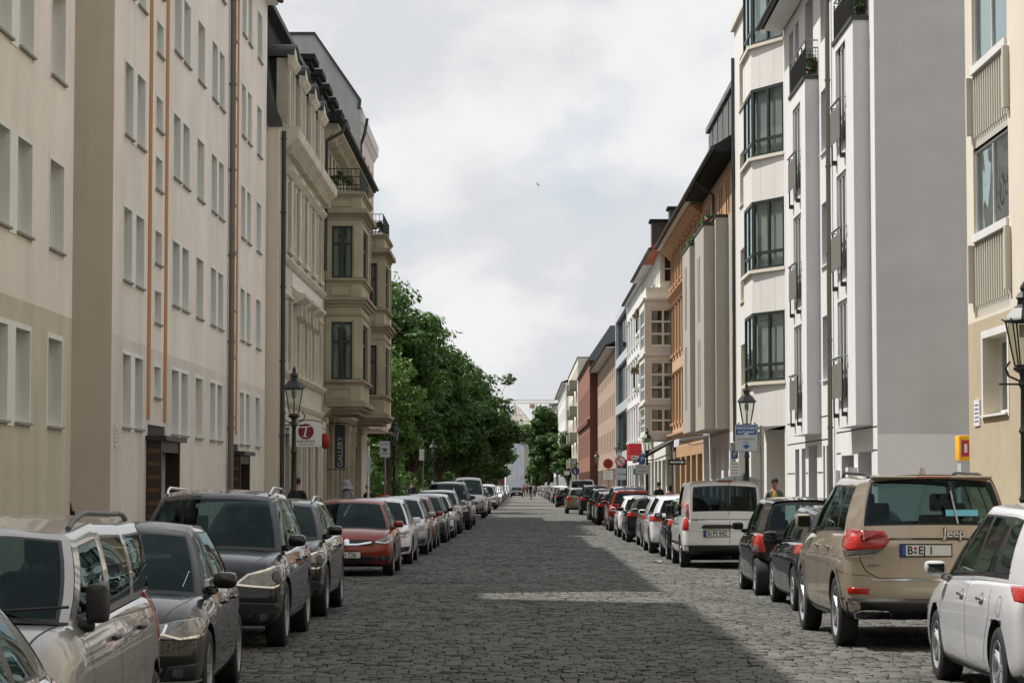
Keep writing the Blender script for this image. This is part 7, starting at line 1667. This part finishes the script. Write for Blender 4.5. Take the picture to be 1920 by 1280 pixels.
# ================================================================ people
def person(label, loc, rz, H=1.78, top='dark jacket', topc=(30, 32, 34), legc=(34, 36, 44), hairc=(34, 26, 20), hood=False, bag=False, look_down=0.0, stride=.12, bike=False, skin=(178, 132, 106), shirt=None, arm_out=0, phone=False, female=False, backpack=None):
    t = thing('person', label, 'person', loc, rz); s = H/1.78
    V = []; Rd = []; E = []
    def v(p, r, par=None):
        V.append((p[0]*s, p[1]*s, p[2]*s)); Rd.append(r*s)
        if par is not None: E.append((par, len(V)-1))
        return len(V)-1
    sk = mat('skin %d' % skin[0], sl(skin), .55, var=.06, vscale=12)
    if bike: hipz, lean = .98, .30
    else: hipz, lean = .93, 0
    pel = v((0, 0, hipz), .135); wa = v((0, lean*.35, hipz+.17), .125, pel); ch = v((0, lean*.9, hipz+.38), .150, wa); nb = v((0, lean*1.15, hipz+.52), .075, ch)
    nk = v((0, lean*1.2+.01, hipz+.58), .055, nb)
    hd0 = v((0, lean*1.25+.015+look_down*.03, hipz+.66), .066, nk); hd1 = v((0, lean*1.25+.01+look_down*.06, hipz+.74), .088, hd0); hd2 = v((0, lean*1.25-.01+look_down*.09, hipz+.80), .072, hd1)
    for sd in (-1, 1):
        sh = v((sd*.17, lean*1.05, hipz+.46), .072, nb)
        if bike: el = v((sd*.24, lean*1.05+.22, hipz+.30), .042, sh); wr_ = v((sd*.24, lean*1.05+.42, hipz+.18), .027, el)
        elif phone: el = v((sd*.22, -.02, hipz+.20), .045, sh); wr_ = v((sd*.08, .24, hipz+.26), .028, el)
        else: el = v((sd*.235, -.03+sd*stride*.2, hipz+.20), .045, sh); wr_ = v((sd*.25, .04+sd*stride*.5, hipz-.05), .028, el)
        W3 = Vector(V[wr_])/s; dirn = (W3-Vector(V[el])/s).normalized(); pm = v(tuple(W3+dirn*.05), .034, wr_); pk = v(tuple(W3+dirn*.085), .030, pm)
        for k in range(4):
            o = Vector((0, .024-.016*k, 0)) if not phone else Vector((.024-.016*k, 0, 0)); L_ = (.062, .070, .066, .052)[k]
            a = v(tuple(W3+dirn*.105+o), .0095, pk); v(tuple(W3+dirn*(.105+L_)+o+Vector((-sd*.012, 0, -.006))), .0078, a)
        th = v(tuple(W3+dirn*.065+Vector((-sd*.012, .038, 0))), .011, pm); v(tuple(W3+dirn*.10+Vector((-sd*.02, .048, 0))), .009, th)
        hp = v((sd*.095, 0, hipz-.07), .092, pel)
        if bike: kn = v((sd*.10, .30 if sd > 0 else .18, hipz-.30 if sd > 0 else hipz-.46), .060, hp); an = v((sd*.11, .16 if sd > 0 else .02, .50 if sd > 0 else .20), .040, kn)
        else: kn = v((sd*.10, .03+sd*stride*.6, .50), .062, hp); an = v((sd*.10, -.02+sd*stride*1.2, .09), .040, kn)
        A3 = Vector(V[an])/s; hl = v((A3.x, A3.y-.03, A3.z-.045), .036, an); v((A3.x+sd*.02, A3.y+.16, A3.z-.055), .030, hl)
    me = bpy.data.meshes.new('body'); me.from_pydata(V, E, []); o = bpy.data.objects.new('body', me); COL.objects.link(o)
    md = o.modifiers.new('s', 'SKIN'); sb = o.modifiers.new('b', 'SUBSURF'); sb.levels = 1
    for i, r in enumerate(Rd): me.skin_vertices[0].data[i].radius = (r*(1.25 if i in (0, 1, 2) else 1), r*(.85 if i in (0, 1, 2) else 1))
    me.skin_vertices[0].data[0].use_root = True; md.use_smooth_shade = True
    dg = bpy.context.evaluated_depsgraph_get(); me2 = bpy.data.meshes.new_from_object(o.evaluated_get(dg)); o.modifiers.clear(); o.data = me2; me2.name = 'body'
    for m_ in (sk, mat('cloth %d %d %d' % topc, sl(topc), .85, var=.2, vscale=10), mat('cloth %d %d %d' % legc, sl(legc), .9, var=.2, vscale=10), M['trim']): me2.materials.append(m_)
    wrz = [Vector(V[i]) for i in range(len(V)) if abs(Rd[i]-.034*s) < 1e-6]; nz = (hipz+.545)*s; idx = []
    for p in me2.polygons:
        c = p.center; k = 1
        if c.z > nz: k = 0
        elif any((c-w_).length < .135*s for w_ in wrz): k = 0
        elif c.z < .10*s or (bike and c.z < .24*s): k = 3
        elif c.z < (hipz+.02)*s: k = 2
        idx.append(k)
    me2.polygons.foreach_set('material_index', idx); o.parent = t
    hc = Vector(V[hd1]); yb = hc.y
    # face and hair
    m = MB().use(mat('hair %d' % hairc[0], sl(hairc), .8, var=.3, vscale=30)); 
    m.blob((0, hc.y-.018*s, hc.z+.035*s), .094*s, .105*s, .090*s, 14, 9)
    if female: m.blob((0, hc.y-.05*s, hc.z-.06*s), .085*s, .07*s, .14*s, 12, 8)
    if not hood: m.build('hair', t, smooth=180)
    f = MB().use(sk); f.blob((0, hc.y+.092*s, hc.z-.012*s), .012*s, .022*s, .028*s, 8, 5)
    for sd in (-1, 1): f.blob((sd*.088*s, hc.y-.005*s, hc.z-.005*s), .014*s, .024*s, .032*s, 8, 5)
    f.use('black_ink')
    for sd in (-1, 1): f.blob((sd*.033*s, hc.y+.080*s, hc.z+.008*s), .012*s, .008*s, .006*s, 8, 4); f.box((sd*.033-.018)*s, (sd*.033+.018)*s, hc.y+.078*s, hc.y+.088*s, hc.z+.026*s, hc.z+.032*s)
    f.use(mat('lips', sl((140, 80, 72)), .6)); f.blob((0, hc.y+.078*s, hc.z-.052*s), .024*s, .010*s, .007*s, 8, 4); f.build('face', t, smooth=180)
    tcm = mat('cloth %d %d %d' % topc, sl(topc), .85)
    if hood:
        m = MB().use(tcm); rows = []
        for i in range(9):
            a = math.pi*i/8*.62-.0; z = hc.z+(.15-.30*(i/8))*s; r = (.02+.13*math.sin(min(1, i/4)*math.pi/2))*s*(1 if i < 6 else 1.15+.2*(i-6)); rows.append([(r*math.cos(b), hc.y-.02*s+r*.95*math.sin(b), z) for b in [math.pi*(.72+1.56*j/14) for j in range(15)]])
        m.grid(rows); m.build('hood', t, smooth=180)
    if shirt: m = MB().use(mat('yellow shirt', sl(shirt), .8)); m.blob((0, lean+.125*s, (hipz+.36)*s), .06*s, .035*s, .17*s, 10, 6); m.build('shirt', t, smooth=180)
    if backpack:
        m = MB().use(mat('backpack cloth', sl(backpack), .8)); m.box(-.15, .15, -.28, -.13, 1.02*s, 1.42*s); m.build('backpack', t, bevel=.05, smooth=60)
    return t
person('person in a dark jacket walking away beside the left lantern post', (-5.75, 62.5, .115), 0, 1.80, topc=(24, 26, 26), legc=(40, 42, 50), stride=.15)
person('person in a pale grey hoodie with the hood up, seen from behind', (-5.55, 77.5, .115), R(-6), 1.76, topc=(150, 152, 158), legc=(44, 46, 52), hood=True, stride=.18)
person('person dressed in black stooping beside the olive house', (-5.6, 89.5, .115), R(30), 1.62, topc=(20, 22, 22), legc=(24, 24, 28), look_down=1)
person('person in a dark blue grey shirt facing the road under the trees', (-6.1, 137, .115), R(170), 1.82, topc=(36, 44, 50), legc=(30, 32, 38))
person('person with short dark hair looking down, green grey jacket over a yellow shirt', (6.62, 63.0, .115), R(176), 1.80, topc=(84, 92, 86), legc=(40, 44, 54), shirt=(196, 160, 60), look_down=1, phone=True, stride=.05, skin=(150, 104, 80))
person('person with dark hair and a black top behind the red hatchback', (5.9, 103, .115), R(20), 1.74, topc=(26, 26, 28), legc=(30, 30, 34))
person('person in a pale jacket partly hidden behind the white hatchback', (6.1, 98.5, .115), R(10), 1.62, topc=(150, 120, 112), legc=(50, 50, 56), female=True)
person('person in black standing in the dark shop doorway by the orange house', (7.0, 97, .115), R(80), 1.78, topc=(20, 20, 22), legc=(26, 26, 28))
for i, (x, y, c, lb) in enumerate(((-.5+1.0, 330, (150, 60, 50), 'far pedestrian in a red top crossing the road'), (1.0, 336, (60, 60, 64), 'far pedestrian in grey beside the red one'), (1.9, 340, (190, 190, 190), 'far pedestrian in a white top near the right row'), (2.2, 352, (40, 44, 60), 'far pedestrian in dark blue near the right row'))):
    person(lb, (x, y, .01), R(170+10*i), 1.74, topc=c, legc=(40, 40, 46))
def bicycle(name, label, loc, rz, col='iron'):
    t = thing(name, label, 'bicycle', loc, rz); m = MB().use(col); f = m
    for a, b in (((0, -.18, .92), (0, -.05, .30)), ((0, -.05, .30), (0, .42, .88)), ((0, .42, .88), (0, -.17, .84)), ((0, -.05, .30), (0, -.52, .34)), ((0, -.52, .34), (0, -.17, .84)), ((0, .42, .95), (0, .54, .34))): m.cyl(a, b, .016, .016, 8)
    m.build('frame', t, smooth=60)
    for y in (-.52, .54):
        m = MB().use('tyre'); m.lathe([(.335+.018*math.cos(a), .018*math.sin(a)) for a in [i*math.pi/3 for i in range(6)]], (0, y, .34), 'x', 28, True); m.use('steel'); m.lathe([(.315, -.01), (.315, .01)], (0, y, .34), 'x', 28)
        for k in range(10): a = k*math.pi/5; m.cyl((0, y, .34), (0, y+.315*math.cos(a), .34+.315*math.sin(a)), .0025, .0025, 4)
        m.build('wheel', t, smooth=60)
    m = MB().use('trim'); m.box(-.07, .07, -.32, -.06, .93, .98); m.build('saddle', t, bevel=.02); m = MB().use('steel'); m.tube([(-.28, .38, 1.03), (-.1, .44, 1.02), (0, .43, 1.0), (.1, .44, 1.02), (.28, .38, 1.03)], .013, 6); m.cyl((0, .42, .9), (0, .43, 1.0), .014, .014, 6); m.build('handlebar', t, smooth=60)
    m = MB().use('trim'); m.lathe([(.0, 0), (.09, 0)], (.03, -.05, .30), 'x', 14); m.cyl((-.12, .06, .20), (.12, -.16, .40), .01, .01, 6); m.build('crank', t); return t
bicycle('bicycle', 'bicycle ridden down the middle of the street by the dark dressed cyclist', (1.15, 265, .01), R(180))
person('person dressed in black riding a bicycle down the road', (1.15, 265.2, .01), R(180), 1.76, topc=(24, 24, 26), legc=(22, 22, 26), bike=True)
bicycle('bicycle', 'parked bicycle with raised handlebars by the right kerb', (5.6, 82, .115), R(8))
# ================================================================ parked cars
def rest(t, lb, x, y, rz=0.0, group=None, z=0.0):
    t.location = (x, y, z); t.rotation_euler = (0, 0, rz); t['label'] = lb
    if group: t['group'] = group
    return t
PI = math.pi
C = dict(
    silver=('silver', (.38, .385, .39), .5), graph=('graphite', (.012, .012, .011), .2), navy=('navy', (.003, .009, .020), .15), black=('black', (.004, .004, .005), .1), red=('red', (.22, .020, .009), .25),
    white=('white', (.80, .80, .80), 0), pearl=('pearl', (.62, .63, .65), .15), tan=('tan', (.44, .37, .29), .45), bronze=('bronze', (.22, .17, .11), .5), brightred=('bright red', (.48, .012, .008), .1), blue=('grey blue', (.10, .13, .17), .5), green=('dark green', (.02, .035, .028), .4))
CG = 'cars parked along the kerb'
l0 = sp_hatch(C['silver'], rt=.72); l0['handles'] = (.02, -1.02); l0['handle_mat'] = 'chrome'; l0['decals'] = [d if d[0] != 'taillight' else ('taillight', [(.50, .80), (.84, .80), (.85, .93), (.56, .94)], 185, 'red_lens', dict(off=.012)) for d in l0['decals']]
rest(make_car('parked_car', '', l0), 'nearest silver hatchback, only its rear door and tail in the bottom left corner', -2.74, 8.40, PI, CG)
rest(make_car('parked_car', '', dict(sp_minivan(('dull silver van', (.40, .40, .40), .35)), cat='van')), 'old silver minivan with roof rails, amber indicator and a permit behind the windscreen', -3.06, 13.45, PI+R(1.3), CG)
polo = rest(make_car('parked_car', '', sp_polo(C['graph'])), 'graphite grey hatchback between the silver minivan and the navy SUV', -3.28, 19.9, PI+R(1.7), CG)
suv = rest(make_car('parked_car', '', sp_suv(C['navy'])), 'dark navy SUV with bright headlight rims and chrome roof rails', -3.40, 27.6, PI, CG)
gla = rest(make_car('parked_car', '', sp_suv(C['black'], 4.42, 1.80, 1.56, 'chrome', False)), 'black compact SUV with silver rails behind the navy one', -3.42, 33.4, PI, CG)
corsa = rest(make_car('parked_car', '', sp_corsa(C['red'])), 'dark red hatchback with a chrome grille bar and number 726', -3.28, 47.8, PI, CG)
mpv = rest(make_car('parked_car', '', sp_mpv(C['pearl'])), 'pearl silver people carrier at the right edge, nearest on that side', 4.60, 20.5, 0, CG)
jeep = rest(make_car('parked_car', '', dict(sp_jeep(C['tan']), cat='car')), 'sand coloured off roader with chrome strips and Jeep lettering', 4.34, 27.75, R(.4), CG)
navyh = rest(make_car('parked_car', '', sp_hatch(C['navy'], L=4.24, H=1.46, rt=.62)), 'dark blue hatchback half hidden in front of the sand coloured off roader', 4.62, 34.9, R(.3), CG)
smallc = rest(make_car('parked_car', '', sp_small(C['black'])), 'small black city car with upright red and white tail lamps', 4.50, 39.6, 0, CG)
van = rest(make_car('delivery_van', '', dict(sp_van(C['white']), cat='van')), 'white panel van with wide rear window, number 842', 4.24, 52.3, 0, CG)
hatch = rest(make_car('parked_car', '', sp_hatch(C['black'], spokes=5)), 'black hatchback parked just beyond the white van', 4.28, 57.9, 0, CG)
CH.clear(); index_children()
for _o in bpy.data.objects:
    if _o.get('label', '').startswith('dark nearest lantern'): _o.scale = (1, 1, .97)
def sw(a, b): return {paint(a[0], a[1], a[2]): paint(b[0], b[1], b[2])}
def cp(src, a, b, lb, x, y, rz=0.0, scale=None):
    t = place(src, lb, (x, y, 0), rz, CG, swap=sw(C[a], C[b]) if a != b else None)
    if scale: t.scale = scale
    return t
cp(hatch, 'black', 'white', 'white hatchback with tall red tail lamps between the silver and the black hatchback', 4.14, 62.9, 0, (1, 1, 1.03))
cp(hatch, 'black', 'silver', 'silver hatchback behind the white one with tall red lamps', 4.22, 68.6)
cp(hatch, 'black', 'black', 'glossy black hatchback with a bright bumper reflection, between silver and white ones', 4.10, 74.9, 0, (1.02, 1.02, .98))
cp(corsa, 'red', 'white', 'small white hatchback in front of the bright red one', 4.05, 81.6, 0, (.97, .97, .94))
cp(smallc, 'black', 'brightred', 'bright red small car, the only bright red one on the right', 4.18, 92.0, 0, (1.08, 1.08, 1.0))
cp(suv, 'navy', 'blue', 'grey blue SUV beyond the bright red car', 4.35, 98.5)
cp(hatch, 'black', 'black', 'dark hatchback half hidden behind the bright red car', 4.15, 105)
cp(hatch, 'black', 'graph', 'graphite car two places beyond the bright red one', 4.2, 111)
cp(gla, 'black', 'green', 'dark green car between the graphite one and the boxy black SUV', 4.2, 119)
cp(suv, 'navy', 'black', 'boxy black SUV standing beside the bronze one', 4.3, 139, 0, (1.04, 1, 1.02))
cp(gla, 'black', 'bronze', 'bronze SUV parked slightly out from the kerb', 3.6, 146)
cp(van, 'white', 'white', 'second white van beyond the bronze SUV', 4.3, 170, 0, (1.1, 1.15, 1.16))
cp(hatch, 'black', 'black', 'black hatchback left of the far white van', 3.6, 186)
cp(hatch, 'black', 'silver', 'silver hatchback behind the far black one on the right', 3.9, 193)
# left row, beyond the red hatchback
cp(corsa, 'red', 'white', 'white hatchback right behind the dark red one', -3.22, 54.6, PI, (1, 1.03, .98))
cp(hatch, 'black', 'silver', 'silver grey hatchback behind the first white one, left row', -3.16, 61.8, PI)
cp(corsa, 'red', 'red', 'second dark red hatchback in the left row', -3.14, 67.4, PI, (1, 1, .97))
cp(hatch, 'black', 'black', 'black hatchback behind the second dark red one, left row', -3.05, 73.8, PI)
cp(hatch, 'black', 'white', 'white hatchback among the dark cars in the middle of the left row', -3.0, 80.0, PI)
cp(gla, 'black', 'silver', 'silver crossover before the big dark people carrier, left row', -2.95, 86.4, PI)
cp(suv, 'navy', 'graph', 'big graphite people carrier standing above its neighbours in the left row', -2.85, 95.6, PI, (1.06, 1.1, 1.10))
cp(hatch, 'black', 'silver', 'silver car tucked behind the big people carrier', -2.8, 104, PI)
cp(mpv, 'pearl', 'silver', 'tall silver minibus with an upright screen, left row', -2.70, 126, PI, (1.05, 1.02, 1.32))
cp(corsa, 'red', 'white', 'small white car behind the silver minibus', -2.65, 134, PI)
cp(gla, 'black', 'black', 'dark crossover behind the small white car under the trees', -2.6, 142, PI)
cp(suv, 'navy', 'white', 'white SUV catching the sun under the trees, left row', -2.55, 172, PI)
cp(mpv, 'pearl', 'pearl', 'pale car behind the sunlit white SUV', -2.5, 181, PI, (1, 1, 1.1))
cp(hatch, 'black', 'black', 'dark car with lit headlights driving towards the camera', -.45, 338, PI)
# far rows, too small to show their parts
def far_mesh():
    m = MB().use('paint_far') if 'paint_far' in M else MB()
    return m
def simple_car(nm, label, loc, rz, pc, H=1.46):
    p = paint(*C[pc]); m = MB().use(p); h = .88; f = 2.1
    prof = [(-2.1, .25), (-2.12, .9), (-1.9, .96), (1.0, .92), (2.0, .72), (2.1, .5), (2.08, .22)]; m.prism(prof, -h, h, 'x'); m.use('glass_dark')
    m.prism([(-1.95, .95), (-1.5, H-.06), (.2, H-.05), (1.0, .93)], -h*.82, h*.82, 'x'); m.use(p); m.prism([(-1.52, H-.06), (-1.4, H), (.1, H), (.25, H-.06)], -h*.70, h*.70, 'x')
    m.use('tyre')
    for y in (-1.3, 1.25):
        for s in (-1, 1): m.cyl((s*.68, y, .31), (s*.9, y, .31), .31, .31, 12)
    m.use('red_lens'); m.box(-.86, -.55, -2.14, -2.10, .72, .9); m.box(.55, .86, -2.14, -2.10, .72, .9); m.use('clear_lens'); m.box(-.85, -.5, 2.05, 2.12, .55, .7); m.box(.5, .85, 2.05, 2.12, .55, .7)
    o = m.build(nm, None, bevel=.07, smooth=50); o.location = loc; o.rotation_euler = (0, 0, rz); tag(o, label, 'car', CG); return o
cols = ['silver', 'black', 'white', 'graph', 'navy', 'silver', 'white', 'red', 'black', 'pearl', 'blue', 'white']
protos = {}
def ordw(i):
    o = ['first', 'second', 'third', 'fourth', 'fifth', 'sixth', 'seventh', 'eighth', 'ninth', 'tenth', 'eleventh', 'twelfth', 'thirteenth', 'fourteenth', 'fifteenth', 'sixteenth', 'seventeenth', 'eighteenth', 'nineteenth']
    if i < 19: return o[i]
    t = ['twent', 'thirt', 'fort'][(i+1)//10-2]; return t+'ieth' if (i+1) % 10 == 0 else t+'y-'+o[(i+1) % 10-1]
rg = random.Random(4)
for side in (1, -1):
    y = 200 if side > 0 else 188; i = 0
    while y < (430 if side > 0 else 400):
        c = cols[(i*5+(0 if side > 0 else 3)) % 12]; lb = 'tiny distant %s car, %s in the far stretch of the %s row' % ({'graph': 'grey', 'pearl': 'pale', 'blue': 'grey blue'}.get(c, c), ordw(i), 'right' if side > 0 else 'left'); lc = ((3.95 if side > 0 else -2.6)+rg.uniform(-.12, .12), y, 0); rzz = 0 if side > 0 else PI
        if c not in protos: protos[c] = simple_car('parked_car', lb, lc, rzz, c, 1.46)
        else: o = protos[c].copy(); COL.objects.link(o); o.location = lc; o.rotation_euler = (0, 0, rzz); o['label'] = lb; o.scale = (1, 1, rg.uniform(.95, 1.12))
        y += 5.6+rg.uniform(0, 1.0); i += 1
